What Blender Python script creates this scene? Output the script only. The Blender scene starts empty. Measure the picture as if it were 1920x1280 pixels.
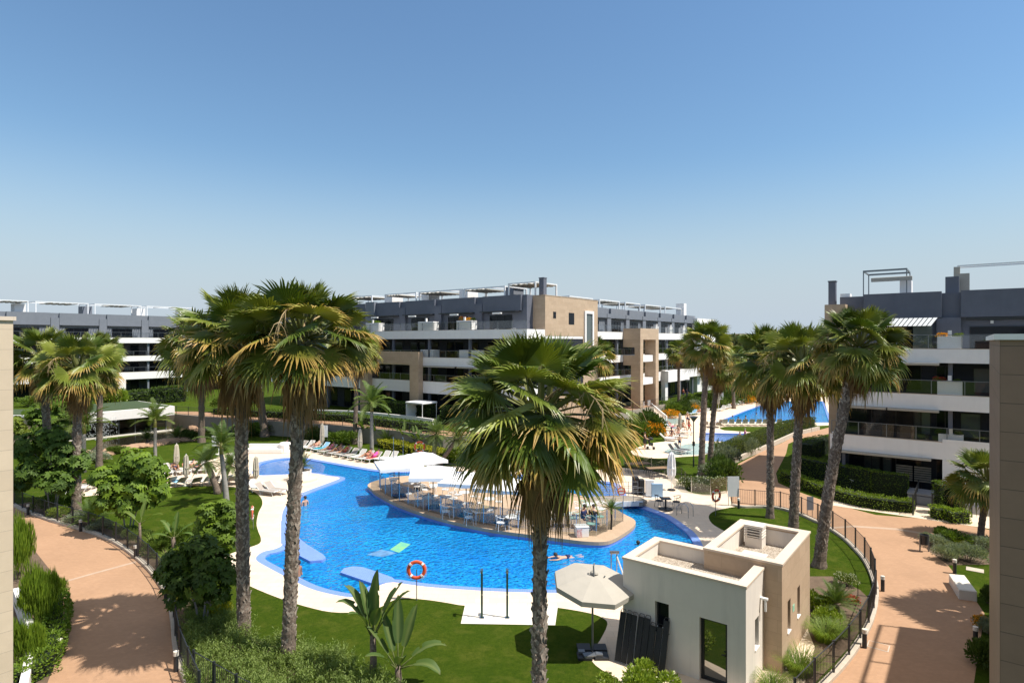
import bpy, bmesh, math, random
from mathutils import Vector, Matrix, noise
from mathutils.geometry import tessellate_polygon

R = math.radians
C = bpy.context.scene.collection
SC = bpy.context.scene

# ------------------------------------------------------------------ camera, sky, sun, exposure
H = 10.7            # eye height above the pool lawn
F = 1125.0          # focal length in pixels of the 1920 wide photograph
cam = bpy.data.cameras.new("camera")
cam.sensor_width = 36.0
cam.lens = F / 1920 * 36
cam.clip_start, cam.clip_end = 0.1, 4000
cam_o = bpy.data.objects.new("camera", cam)
C.objects.link(cam_o)
cam_o.location = (0, 0, H)
cam_o.rotation_euler = (R(90), 0, 0)
SC.camera = cam_o

SUN = Vector((0.58, -0.18, 1.0)).normalized()
SUN_EL = math.asin(SUN.z)
SUN_AZ = math.atan2(SUN.x, SUN.y)      # clockwise from +Y
world = bpy.data.worlds.new("World")
SC.world = world
world.use_nodes = True
wn = world.node_tree
bg = wn.nodes["Background"]
sky = wn.nodes.new("ShaderNodeTexSky")
sky.sky_type = 'NISHITA'
sky.sun_disc = False
sky.sun_elevation = SUN_EL
sky.sun_rotation = SUN_AZ
sky.altitude = 0
sky.air_density = 1.5
sky.dust_density = 0.0
sky.ozone_density = 6.0
# the air close to the horizon pales to a milky blue
geo = wn.nodes.new("ShaderNodeTexCoord"); sep = wn.nodes.new("ShaderNodeSeparateXYZ")
wn.links.new(geo.outputs['Generated'], sep.inputs[0])
mrh = wn.nodes.new("ShaderNodeMapRange"); mrh.interpolation_type = 'SMOOTHSTEP'
mrh.inputs[1].default_value = 0.01; mrh.inputs[2].default_value = 0.30; mrh.inputs[3].default_value = 1.0; mrh.inputs[4].default_value = 0.0
wn.links.new(sep.outputs['Z'], mrh.inputs[0])
SKY_S = 0.098
hz = wn.nodes.new("ShaderNodeMix"); hz.data_type = 'RGBA'
hz.inputs[7].default_value = tuple(v / SKY_S / 1.36 for v in (0.535, 0.625, 0.715)) + (1,)
tint = wn.nodes.new("ShaderNodeMix"); tint.data_type = 'RGBA'; tint.blend_type = 'MULTIPLY'; tint.inputs[0].default_value = 1.0
tint.inputs[7].default_value = (0.89, 0.965, 1.0, 1); wn.links.new(sky.outputs[0], tint.inputs[6])
wn.links.new(mrh.outputs[0], hz.inputs[0]); wn.links.new(tint.outputs[2], hz.inputs[6])
# a whiter sky added overhead, out of view, to warm and lift the shade
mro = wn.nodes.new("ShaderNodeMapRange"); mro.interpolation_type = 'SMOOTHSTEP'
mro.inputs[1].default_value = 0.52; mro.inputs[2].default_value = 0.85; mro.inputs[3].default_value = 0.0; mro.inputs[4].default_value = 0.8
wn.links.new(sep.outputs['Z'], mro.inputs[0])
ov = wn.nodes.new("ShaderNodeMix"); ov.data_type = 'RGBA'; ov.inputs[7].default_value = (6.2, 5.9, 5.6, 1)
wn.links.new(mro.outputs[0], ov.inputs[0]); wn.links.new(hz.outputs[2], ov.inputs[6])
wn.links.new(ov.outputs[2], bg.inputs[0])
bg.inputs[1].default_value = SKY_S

sl = bpy.data.lights.new("sun", 'SUN')
sl.energy = 4.8
sl.angle = R(0.5)
sl.color = (1.0, 0.95, 0.87)
so = bpy.data.objects.new("sun", sl)
so.rotation_euler = SUN.to_track_quat('Z', 'Y').to_euler()
so.location = (30, -10, 60)
C.objects.link(so)

SC.view_settings.view_transform = 'Standard'
SC.view_settings.look = 'None'
SC.view_settings.exposure = 0.44
SC.view_settings.gamma = 1.0
SC.cycles.max_bounces = 8
SC.cycles.transparent_max_bounces = 16
SC.cycles.caustics_reflective = False
SC.cycles.caustics_refractive = False
SC.cycles.sample_clamp_indirect = 4.0

# ------------------------------------------------------------------ placing
def G(px, py, z=0.0):
    """where the photograph's pixel meets the level z"""
    Y = F * (H - z) / (py - 640.0)
    return Vector(((px - 960.0) / F * Y, Y, z))
def at(px, Y, z=0.0):
    return Vector(((px - 960.0) / F * Y, Y, z))
def zat(py, Y):
    return H - (py - 640.0) * Y / F
D1 = Vector((0.794, -0.608, 0.0)); D2 = Vector((0.608, 0.794, 0.0))
TH1 = math.atan2(D1.y, D1.x)        # facades that look towards us
TH2 = math.atan2(D2.y, D2.x)        # facades that look to the right, into the sun
def lx(px, O, ex, off=0.0, ey=None):
    """local x on the facade line O + off*ey + x*ex that shows at column px"""
    k = (px - 960.0) / F
    P = Vector(O) + (ey * off if ey else Vector((0, 0, 0)))
    return (k * P.y - P.x) / (ex.x - k * ex.y)
def smooth(pts, n=5, closed=True):
    pts = [Vector(p) for p in pts]; out = []; N = len(pts)
    for i in range(N if closed else N - 1):
        if closed:
            a, b, c, d = pts[i - 1], pts[i], pts[(i + 1) % N], pts[(i + 2) % N]
        else:
            a, b, c, d = pts[max(i - 1, 0)], pts[i], pts[i + 1], pts[min(i + 2, N - 1)]
        for k in range(n):
            t = k / n
            out.append(0.5 * ((2 * b) + (c - a) * t + (2 * a - 5 * b + 4 * c - d) * t * t + (3 * b - a - 3 * c + d) * t ** 3))
    if not closed: out.append(pts[-1].copy())
    return out
def area2(p):
    return sum(p[i - 1].x * p[i].y - p[i].x * p[i - 1].y for i in range(len(p)))
def ccw(p):
    return p if area2(p) > 0 else p[::-1]
def inset(p, d):
    """offset a counter-clockwise loop inwards by d"""
    out = []; N = len(p)
    for i in range(N):
        a = (p[i] - p[i - 1]); b = (p[(i + 1) % N] - p[i])
        n = Vector((-(a.y + b.y), a.x + b.x, 0))
        if n.length < 1e-9: n = Vector((-a.y, a.x, 0))
        out.append(p[i] + n.normalized() * d)
    return out
def offline(p, d):
    """offset an open line to its left"""
    out = []; N = len(p)
    for i in range(N):
        a = p[min(i + 1, N - 1)] - p[max(i - 1, 0)]
        out.append(p[i] + Vector((-a.y, a.x, 0)).normalized() * d)
    return out

# ------------------------------------------------------------------ materials
def lin(c):
    return tuple(((v / 255) / 12.92 if v / 255 <= 0.04045 else ((v / 255 + 0.055) / 1.055) ** 2.4) for v in c) + (1.0,)
M = {}
def new_mat(name):
    m = bpy.data.materials.new(name); m.use_nodes = True
    nt = m.node_tree; b = nt.nodes["Principled BSDF"]
    M[name] = m
    return m, nt, b
def _coord(nt, kind='Object', scale=None):
    tc = nt.nodes.new("ShaderNodeTexCoord"); o = tc.outputs[kind]
    if scale:
        mp = nt.nodes.new("ShaderNodeMapping"); mp.inputs['Scale'].default_value = scale
        nt.links.new(o, mp.inputs[0]); o = mp.outputs[0]
    return o
def _noise(nt, vec, scale, detail=4, rough=0.6):
    n = nt.nodes.new("ShaderNodeTexNoise"); n.inputs['Scale'].default_value = scale
    n.inputs['Detail'].default_value = detail; n.inputs['Roughness'].default_value = rough
    nt.links.new(vec, n.inputs['Vector']); return n.outputs['Fac']
def _ramp(nt, fac, stops):
    r = nt.nodes.new("ShaderNodeValToRGB"); e = r.color_ramp.elements
    while len(e) < len(stops): e.new(0.5)
    for el, (p, c) in zip(e, stops): el.position = p; el.color = c if len(c) == 4 else (*c, 1)
    nt.links.new(fac, r.inputs[0]); return r.outputs[0]
def _mix(nt, fac, a, b, mode='MIX'):
    m = nt.nodes.new("ShaderNodeMix"); m.data_type = 'RGBA'; m.blend_type = mode
    for sock, v in ((m.inputs[0], fac), (m.inputs[6], a), (m.inputs[7], b)):
        if hasattr(v, 'links'): nt.links.new(v, sock)
        elif isinstance(v, (int, float)): sock.default_value = v
        else: sock.default_value = v if len(v) == 4 else (*v, 1)
    return m.outputs[2]
def _bump(nt, b, h, strength, dist=0.02):
    n = nt.nodes.new("ShaderNodeBump"); n.inputs['Strength'].default_value = strength; n.inputs['Distance'].default_value = dist
    nt.links.new(h, n.inputs['Height']); nt.links.new(n.outputs[0], b.inputs['Normal'])
def paint(name, c1, c2=None, scale=3.0, rough=0.6, bump=0.0, bscale=None, metal=0.0, spec=0.4, stain=0.0):
    m, nt, b = new_mat(name)
    c1 = c1 if len(c1) == 4 else (*c1, 1)
    c2 = c2 or tuple(v * 0.82 for v in c1[:3])
    co = _coord(nt)
    f = _noise(nt, co, scale, 6, 0.65)
    col = _mix(nt, _ramp(nt, f, [(0.3, (0, 0, 0)), (0.7, (1, 1, 1))]), c1, c2)
    if stain:
        f2 = _noise(nt, _coord(nt, 'Object', (1.2, 1.2, 0.12)), 2.0, 5, 0.7)
        col = _mix(nt, _ramp(nt, f2, [(0.5, (0, 0, 0)), (0.75, (stain,) * 3)]), col, tuple(v * 0.55 for v in c1[:3]))
    nt.links.new(col, b.inputs['Base Color'])
    b.inputs['Roughness'].default_value = rough; b.inputs['Metallic'].default_value = metal
    b.inputs['Specular IOR Level'].default_value = spec
    if bump: _bump(nt, b, _noise(nt, co, bscale or scale * 8, 3), bump)
    return m
def tiles(name, c1, c2, mortar, w, h, gap=0.006, rough=0.6, offset=0.5, var=0.5, bump=0.3, stain=0.0, nscale=2.0, spec=0.35):
    """brick texture on the box-projected UV (metres)"""
    m, nt, b = new_mat(name)
    uv = _coord(nt, 'UV')
    br = nt.nodes.new("ShaderNodeTexBrick")
    br.offset = offset; br.inputs['Scale'].default_value = 1.0
    br.inputs['Brick Width'].default_value = w; br.inputs['Row Height'].default_value = h
    br.inputs['Mortar Size'].default_value = gap; br.inputs['Mortar Smooth'].default_value = 0.2
    br.inputs['Color1'].default_value = (*c1, 1); br.inputs['Color2'].default_value = (*c2, 1); br.inputs['Mortar'].default_value = (*mortar, 1)
    nt.links.new(uv, br.inputs['Vector'])
    f = _noise(nt, uv, nscale, 8, 0.7)
    col = _mix(nt, _ramp(nt, f, [(0.3, (0, 0, 0)), (0.72, (var,) * 3)]), br.outputs['Color'], tuple((x + y) * 0.36 for x, y in zip(c1, c2)))
    if stain:
        f2 = _noise(nt, uv, 0.35, 6, 0.65)
        col = _mix(nt, _ramp(nt, f2, [(0.45, (0, 0, 0)), (0.7, (stain,) * 3)]), col, tuple(x * 0.62 for x in c2))
    nt.links.new(col, b.inputs['Base Color'])
    b.inputs['Roughness'].default_value = rough; b.inputs['Specular IOR Level'].default_value = spec
    if bump: 
        inv = nt.nodes.new("ShaderNodeMath"); inv.operation = 'SUBTRACT'; inv.inputs[0].default_value = 1
        nt.links.new(br.outputs['Fac'], inv.inputs[1])
        _bump(nt, b, inv.outputs[0], bump, 0.01)
    return m
def leafy(name, trans=0.35, rough=0.55, spec=0.3, tint=(1, 1, 1), vary=0.35):
    """foliage: pigment comes from the colour attribute the mesh carries"""
    m, nt, b = new_mat(name)
    at_ = nt.nodes.new("ShaderNodeVertexColor"); at_.layer_name = "Col"
    oi = nt.nodes.new("ShaderNodeObjectInfo")
    hv = nt.nodes.new("ShaderNodeHueSaturation")
    mr = nt.nodes.new("ShaderNodeMapRange"); mr.inputs[3].default_value = 1 - vary * 0.5; mr.inputs[4].default_value = 1 + vary * 0.5
    nt.links.new(oi.outputs['Random'], mr.inputs[0]); nt.links.new(mr.outputs[0], hv.inputs['Value'])
    col = _mix(nt, 1.0, at_.outputs['Color'], tint, 'MULTIPLY')
    nt.links.new(col, hv.inputs['Color'])
    nt.links.new(hv.outputs[0], b.inputs['Base Color'])
    b.inputs['Roughness'].default_value = rough; b.inputs['Specular IOR Level'].default_value = spec
    tr = nt.nodes.new("ShaderNodeBsdfTranslucent")
    tc = _mix(nt, 1.0, hv.outputs[0], (1.25, 1.25, 0.55), 'MULTIPLY')
    nt.links.new(tc, tr.inputs[0])
    mx = nt.nodes.new("ShaderNodeMixShader"); mx.inputs[0].default_value = trans
    out = nt.nodes["Material Output"]
    nt.links.new(b.outputs[0], mx.inputs[1]); nt.links.new(tr.outputs[0], mx.inputs[2]); nt.links.new(mx.outputs[0], out.inputs[0])
    return m

paint('white_render', (0.86, 0.83, 0.80), (0.81, 0.78, 0.75), 1.5, 0.7, 0.05, 40, stain=0.12)
paint('kiosk_render', (0.76, 0.70, 0.62), (0.71, 0.65, 0.575), 1.2, 0.75, 0.08, 60, stain=0.3)
paint('white_metal', (0.82, 0.82, 0.82), (0.76, 0.76, 0.76), 2, 0.4)
paint('white_plastic', (0.80, 0.80, 0.78), (0.74, 0.74, 0.72), 4, 0.35)
paint('white_canvas', (0.84, 0.84, 0.84), (0.78, 0.78, 0.79), 6, 0.8, 0.1, 30)
paint('sun_stripe', (0.88, 0.88, 0.86), (0.82, 0.82, 0.80), 4, 0.8)
paint('cream_canvas', (0.55, 0.50, 0.40), (0.46, 0.41, 0.32), 5, 0.85, 0.2, 30)
paint('beige_canvas', (0.43, 0.395, 0.335), (0.39, 0.36, 0.305), 2, 0.85, 0.12, 30)
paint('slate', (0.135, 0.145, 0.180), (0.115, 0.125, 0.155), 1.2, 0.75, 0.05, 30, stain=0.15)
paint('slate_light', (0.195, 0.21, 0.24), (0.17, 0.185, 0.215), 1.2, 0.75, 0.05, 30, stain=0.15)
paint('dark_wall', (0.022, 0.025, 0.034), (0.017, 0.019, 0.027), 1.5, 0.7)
paint('dark_frame', (0.018, 0.018, 0.02), (0.014, 0.014, 0.016), 4, 0.45)
paint('dark_metal', (0.022, 0.024, 0.027), (0.030, 0.031, 0.034), 8, 0.45, spec=0.5)
paint('steel', (0.55, 0.56, 0.58), (0.48, 0.49, 0.5), 6, 0.22, metal=1.0)
paint('grey_metal', (0.22, 0.23, 0.24), (0.18, 0.19, 0.2), 4, 0.4, metal=0.6)
paint('taupe_sling', (0.40, 0.345, 0.30), (0.33, 0.285, 0.245), 14, 0.8)
paint('pale_sling', (0.62, 0.59, 0.54), (0.54, 0.51, 0.46), 14, 0.8)
paint('black_mesh', (0.020, 0.022, 0.024), (0.030, 0.032, 0.034), 30, 0.8)
paint('black_plastic', (0.018, 0.018, 0.019), (0.026, 0.026, 0.027), 8, 0.5)
paint('mint_plastic', (0.40, 0.62, 0.52), (0.34, 0.56, 0.46), 4, 0.4)
paint('orange_plastic', (0.72, 0.10, 0.03), (0.62, 0.085, 0.03), 3, 0.5)
paint('red_plastic', (0.70, 0.05, 0.05), (0.62, 0.04, 0.04), 3, 0.5)
paint('blue_cloth', (0.03, 0.36, 0.48), (0.02, 0.28, 0.40), 6, 0.9)
paint('pink_cloth', (0.75, 0.10, 0.38), (0.65, 0.08, 0.32), 6, 0.9)
paint('coral_cloth', (0.70, 0.22, 0.16), (0.6, 0.18, 0.14), 6, 0.9)
paint('green_cloth', (0.10, 0.55, 0.28), (0.08, 0.45, 0.22), 6, 0.9)
paint('navy_cloth', (0.02, 0.03, 0.10), (0.02, 0.025, 0.08), 6, 0.9)
paint('sky_cloth', (0.30, 0.55, 0.72), (0.25, 0.48, 0.66), 6, 0.9)
paint('skin_pale', (0.60, 0.36, 0.25), (0.54, 0.31, 0.21), 6, 0.55)
paint('skin_tan', (0.42, 0.21, 0.12), (0.37, 0.18, 0.10), 6, 0.55)
paint('hair_dark', (0.025, 0.017, 0.012), (0.035, 0.024, 0.017), 20, 0.6)
paint('hair_grey', (0.34, 0.31, 0.28), (0.26, 0.24, 0.22), 20, 0.6)
paint('bark', (0.27, 0.205, 0.155), (0.07, 0.05, 0.038), 11, 0.9, 1.0, 26)
paint('bark_grey', (0.33, 0.31, 0.28), (0.22, 0.20, 0.175), 5, 0.85, 0.4, 30)
paint('bark_shrub', (0.16, 0.12, 0.085), (0.10, 0.075, 0.055), 10, 0.9, 0.5, 40)
paint('boots', (0.50, 0.42, 0.34), (0.16, 0.12, 0.09), 14, 0.9, 0.4, 40)
paint('soil', (0.17, 0.115, 0.075), (0.10, 0.07, 0.045), 3, 0.95, 0.6, 30)
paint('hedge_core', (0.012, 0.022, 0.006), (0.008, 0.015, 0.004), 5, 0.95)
paint('rock', (0.46, 0.29, 0.18), (0.30, 0.19, 0.12), 2.2, 0.9, 0.6, 9)
paint('wood', (0.32, 0.20, 0.11), (0.24, 0.15, 0.08), 8, 0.6)
paint('rust_wood', (0.45, 0.15, 0.05), (0.36, 0.12, 0.04), 8, 0.6)
paint('stone_white', (0.74, 0.69, 0.60), (0.68, 0.63, 0.54), 4, 0.7, 0.15, 40)
paint('joint_stone', (0.50, 0.37, 0.27), (0.44, 0.31, 0.22), 3, 0.8, 0.2, 40)
paint('kerb_stone', (0.56, 0.49, 0.40), (0.45, 0.38, 0.30), 3, 0.8, 0.3, 40)
paint('pond_water', (0.105, 0.088, 0.045), (0.075, 0.066, 0.036), 0.6, 0.08, 0.25, 2.2, spec=0.6)
paint('foam', (0.75, 0.78, 0.80), (0.55, 0.58, 0.58), 6, 0.5)
paint('blue_light', (0.24, 0.36, 0.72), (0.20, 0.31, 0.66), 3, 0.4)
paint('sign_blue', (0.30, 0.45, 0.62), (0.26, 0.40, 0.56), 9, 0.5)
paint('turf', (0.055, 0.085, 0.032), (0.040, 0.065, 0.026), 4, 0.95, 0.2, 90)
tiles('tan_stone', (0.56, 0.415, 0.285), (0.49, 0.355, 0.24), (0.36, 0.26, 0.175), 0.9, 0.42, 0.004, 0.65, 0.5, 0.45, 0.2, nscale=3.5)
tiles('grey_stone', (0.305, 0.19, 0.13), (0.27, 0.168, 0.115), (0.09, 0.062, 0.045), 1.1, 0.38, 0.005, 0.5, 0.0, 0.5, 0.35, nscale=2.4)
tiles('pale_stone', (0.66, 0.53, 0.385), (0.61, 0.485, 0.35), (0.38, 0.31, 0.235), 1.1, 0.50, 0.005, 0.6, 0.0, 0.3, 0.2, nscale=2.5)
tiles('coping_stone', (0.72, 0.60, 0.48), (0.66, 0.545, 0.43), (0.5, 0.41, 0.32), 1.2, 1.2, 0.004, 0.6, 0.0, 0.2, 0.1)
tiles('terracotta', (0.475, 0.285, 0.168), (0.43, 0.255, 0.148), (0.39, 0.24, 0.155), 0.20, 0.10, 0.006, 0.85, 0.5, 0.45, 0.15, stain=0.32, nscale=5)
tiles('cream_stone', (0.82, 0.67, 0.515), (0.77, 0.615, 0.455), (0.55, 0.45, 0.34), 0.62, 0.41, 0.006, 0.7, 0.5, 0.35, 0.1, stain=0.18, nscale=1.6)
tiles('island_stone', (0.54, 0.39, 0.265), (0.49, 0.35, 0.235), (0.40, 0.28, 0.19), 0.40, 0.40, 0.006, 0.7, 0.5, 0.3, 0.1, stain=0.1)
tiles('pool_tile', (0.20, 0.33, 0.74), (0.165, 0.28, 0.67), (0.27, 0.38, 0.74), 0.10, 0.10, 0.008, 0.35, 0.0, 0.25, 0.1)
tiles('pool_floor', (0.02, 0.26, 0.78), (0.015, 0.22, 0.70), (0.05, 0.30, 0.78), 0.12, 0.12, 0.008, 0.5, 0.0, 0.15, 0.0)
tiles('retaining', (0.33, 0.285, 0.23), (0.29, 0.25, 0.20), (0.25, 0.21, 0.17), 1.2, 0.6, 0.004, 0.85, 0.5, 0.5, 0.1, nscale=1.2)
def _gravel():
    m, nt, b = new_mat('gravel')
    co = _coord(nt)
    v = nt.nodes.new("ShaderNodeTexVoronoi"); v.inputs['Scale'].default_value = 26
    nt.links.new(co, v.inputs['Vector'])
    col = _ramp(nt, v.outputs['Color'], [(0.0, (0.20, 0.15, 0.11)), (0.5, (0.44, 0.37, 0.29)), (1.0, (0.62, 0.55, 0.46))])
    nt.links.new(col, b.inputs['Base Color']); b.inputs['Roughness'].default_value = 0.9
    _bump(nt, b, v.outputs['Distance'], 1.0, 0.03)
_gravel()
def _grass():
    m, nt, b = new_mat('grass')
    co = _coord(nt)
    f = _noise(nt, co, 0.45, 5, 0.6); g = _noise(nt, co, 14, 6, 0.75)
    a = _ramp(nt, f, [(0.28, (0.042, 0.080, 0.004)), (0.52, (0.062, 0.100, 0.006)), (0.75, (0.105, 0.118, 0.012))])
    c = _mix(nt, _ramp(nt, g, [(0.3, (0, 0, 0)), (0.75, (0.9,) * 3)]), a, (0.022, 0.048, 0.003))
    h = _noise(nt, _coord(nt, 'Object', (1, 1, 1)), 60, 4, 0.8)
    c = _mix(nt, _ramp(nt, h, [(0.45, (0, 0, 0)), (0.72, (0.6,) * 3)]), c, (0.14, 0.175, 0.022))
    p5 = _noise(nt, co, 5.0, 7, 0.8); p1 = _noise(nt, co, 1.3, 4, 0.6)
    c = _mix(nt, _ramp(nt, p5, [(0.42, (0, 0, 0)), (0.60, (0.75,) * 3)]), c, (0.030, 0.062, 0.004))
    c = _mix(nt, _ramp(nt, p1, [(0.50, (0, 0, 0)), (0.75, (0.55,) * 3)]), c, (0.125, 0.135, 0.022))
    nt.links.new(c, b.inputs['Base Color']); b.inputs['Roughness'].default_value = 0.95
    b.inputs['Specular IOR Level'].default_value = 0.05
    _bump(nt, b, h, 0.9, 0.05)
_grass()
def _water(name, deep, light, trans_col, k_diff, wave=1.6, bump=0.35):
    m, nt, b = new_mat(name)
    nt.nodes.remove(b)
    co = _coord(nt)
    # drifting ripples: a warped noise gives the wavelets their net-like shape
    w = nt.nodes.new("ShaderNodeTexNoise"); w.inputs['Scale'].default_value = 1.1; w.inputs['Detail'].default_value = 2
    nt.links.new(co, w.inputs['Vector'])
    wc = _mix(nt, 0.35, co, w.outputs['Color'], 'ADD')
    n1 = _noise(nt, wc, wave, 3, 0.55); n2 = _noise(nt, wc, wave * 3.2, 3, 0.6)
    v = nt.nodes.new("ShaderNodeTexVoronoi"); v.feature = 'SMOOTH_F1'; v.inputs['Scale'].default_value = wave * 1.7
    nt.links.new(wc, v.inputs['Vector'])
    hs = nt.nodes.new("ShaderNodeMath"); hs.operation = 'ADD'
    nt.links.new(n1, hs.inputs[0]); 
    h2 = nt.nodes.new("ShaderNodeMath"); h2.operation = 'MULTIPLY'; h2.inputs[1].default_value = 0.45
    nt.links.new(n2, h2.inputs[0]); nt.links.new(h2.outputs[0], hs.inputs[1])
    h3 = nt.nodes.new("ShaderNodeMath"); h3.operation = 'ADD'
    nt.links.new(hs.outputs[0], h3.inputs[0]); nt.links.new(v.outputs['Distance'], h3.inputs[1])
    bp = nt.nodes.new("ShaderNodeBump"); bp.inputs['Strength'].default_value = bump; bp.inputs['Distance'].default_value = 0.16
    nt.links.new(h3.outputs[0], bp.inputs['Height'])
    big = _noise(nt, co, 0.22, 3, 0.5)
    c = _ramp(nt, n2, [(0.36, deep), (0.52, tuple(0.55 * a + 0.45 * d for a, d in zip(light, deep))), (0.68, light)])  # lighter flecks painted into the colour stand in for caustic light
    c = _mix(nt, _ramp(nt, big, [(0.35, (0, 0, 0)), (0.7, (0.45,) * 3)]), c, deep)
    di = nt.nodes.new("ShaderNodeBsdfDiffuse"); nt.links.new(c, di.inputs[0]); nt.links.new(bp.outputs[0], di.inputs['Normal'])
    tr = nt.nodes.new("ShaderNodeBsdfTransparent"); tr.inputs[0].default_value = (*trans_col, 1)
    m1 = nt.nodes.new("ShaderNodeMixShader"); m1.inputs[0].default_value = k_diff
    nt.links.new(tr.outputs[0], m1.inputs[1]); nt.links.new(di.outputs[0], m1.inputs[2])
    gl = nt.nodes.new("ShaderNodeBsdfGlossy"); gl.inputs['Roughness'].default_value = 0.06
    nt.links.new(bp.outputs[0], gl.inputs['Normal'])
    fr = nt.nodes.new("ShaderNodeFresnel"); fr.inputs['IOR'].default_value = 1.33
    nt.links.new(bp.outputs[0], fr.inputs['Normal'])
    m2 = nt.nodes.new("ShaderNodeMixShader")
    nt.links.new(fr.outputs[0], m2.inputs[0]); nt.links.new(m1.outputs[0], m2.inputs[1]); nt.links.new(gl.outputs[0], m2.inputs[2])
    nt.links.new(m2.outputs[0], nt.nodes["Material Output"].inputs[0])
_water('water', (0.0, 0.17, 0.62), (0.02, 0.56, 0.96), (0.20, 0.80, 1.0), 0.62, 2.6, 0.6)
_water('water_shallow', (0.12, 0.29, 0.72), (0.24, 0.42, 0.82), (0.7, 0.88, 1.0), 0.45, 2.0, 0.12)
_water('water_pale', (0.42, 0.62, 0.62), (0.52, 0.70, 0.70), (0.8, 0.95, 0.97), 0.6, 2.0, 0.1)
def _glass(name, tint, refl=0.12, dark=0.0):
    m, nt, b = new_mat(name); nt.nodes.remove(b)
    tr = nt.nodes.new("ShaderNodeBsdfTransparent"); tr.inputs[0].default_value = (*tint, 1)
    gl = nt.nodes.new("ShaderNodeBsdfGlossy"); gl.inputs['Roughness'].default_value = 0.02
    lw = nt.nodes.new("ShaderNodeValue"); lw.outputs[0].default_value = refl
    mx = nt.nodes.new("ShaderNodeMixShader")
    nt.links.new(lw.outputs[0], mx.inputs[0]); nt.links.new(tr.outputs[0], mx.inputs[1]); nt.links.new(gl.outputs[0], mx.inputs[2])
    nt.links.new(mx.outputs[0], nt.nodes["Material Output"].inputs[0])
_glass('clear_glass', (0.95, 0.96, 0.96), 0.06)
_glass('smoke_glass', (0.76, 0.775, 0.77), 0.07)
m, nt, b = new_mat('window_glass')
b.inputs['Base Color'].default_value = (0.008, 0.010, 0.014, 1); b.inputs['Roughness'].default_value = 0.06; b.inputs['Specular IOR Level'].default_value = 0.22
m, nt, b = new_mat('door_glass')
b.inputs['Base Color'].default_value = (0.02, 0.025, 0.02, 1); b.inputs['Roughness'].default_value = 0.02; b.inputs['Specular IOR Level'].default_value = 1.0; b.inputs['IOR'].default_value = 2.2
m, nt, b = new_mat('pale_glass')
b.inputs['Base Color'].default_value = (0.10, 0.12, 0.115, 1); b.inputs['Roughness'].default_value = 0.05; b.inputs['Specular IOR Level'].default_value = 0.6
leafy('leaf', 0.30); leafy('leaf_palm', 0.16, 0.42, 0.45, vary=0.25); leafy('leaf_dead', 0.15, 0.8, 0.1)

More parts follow.
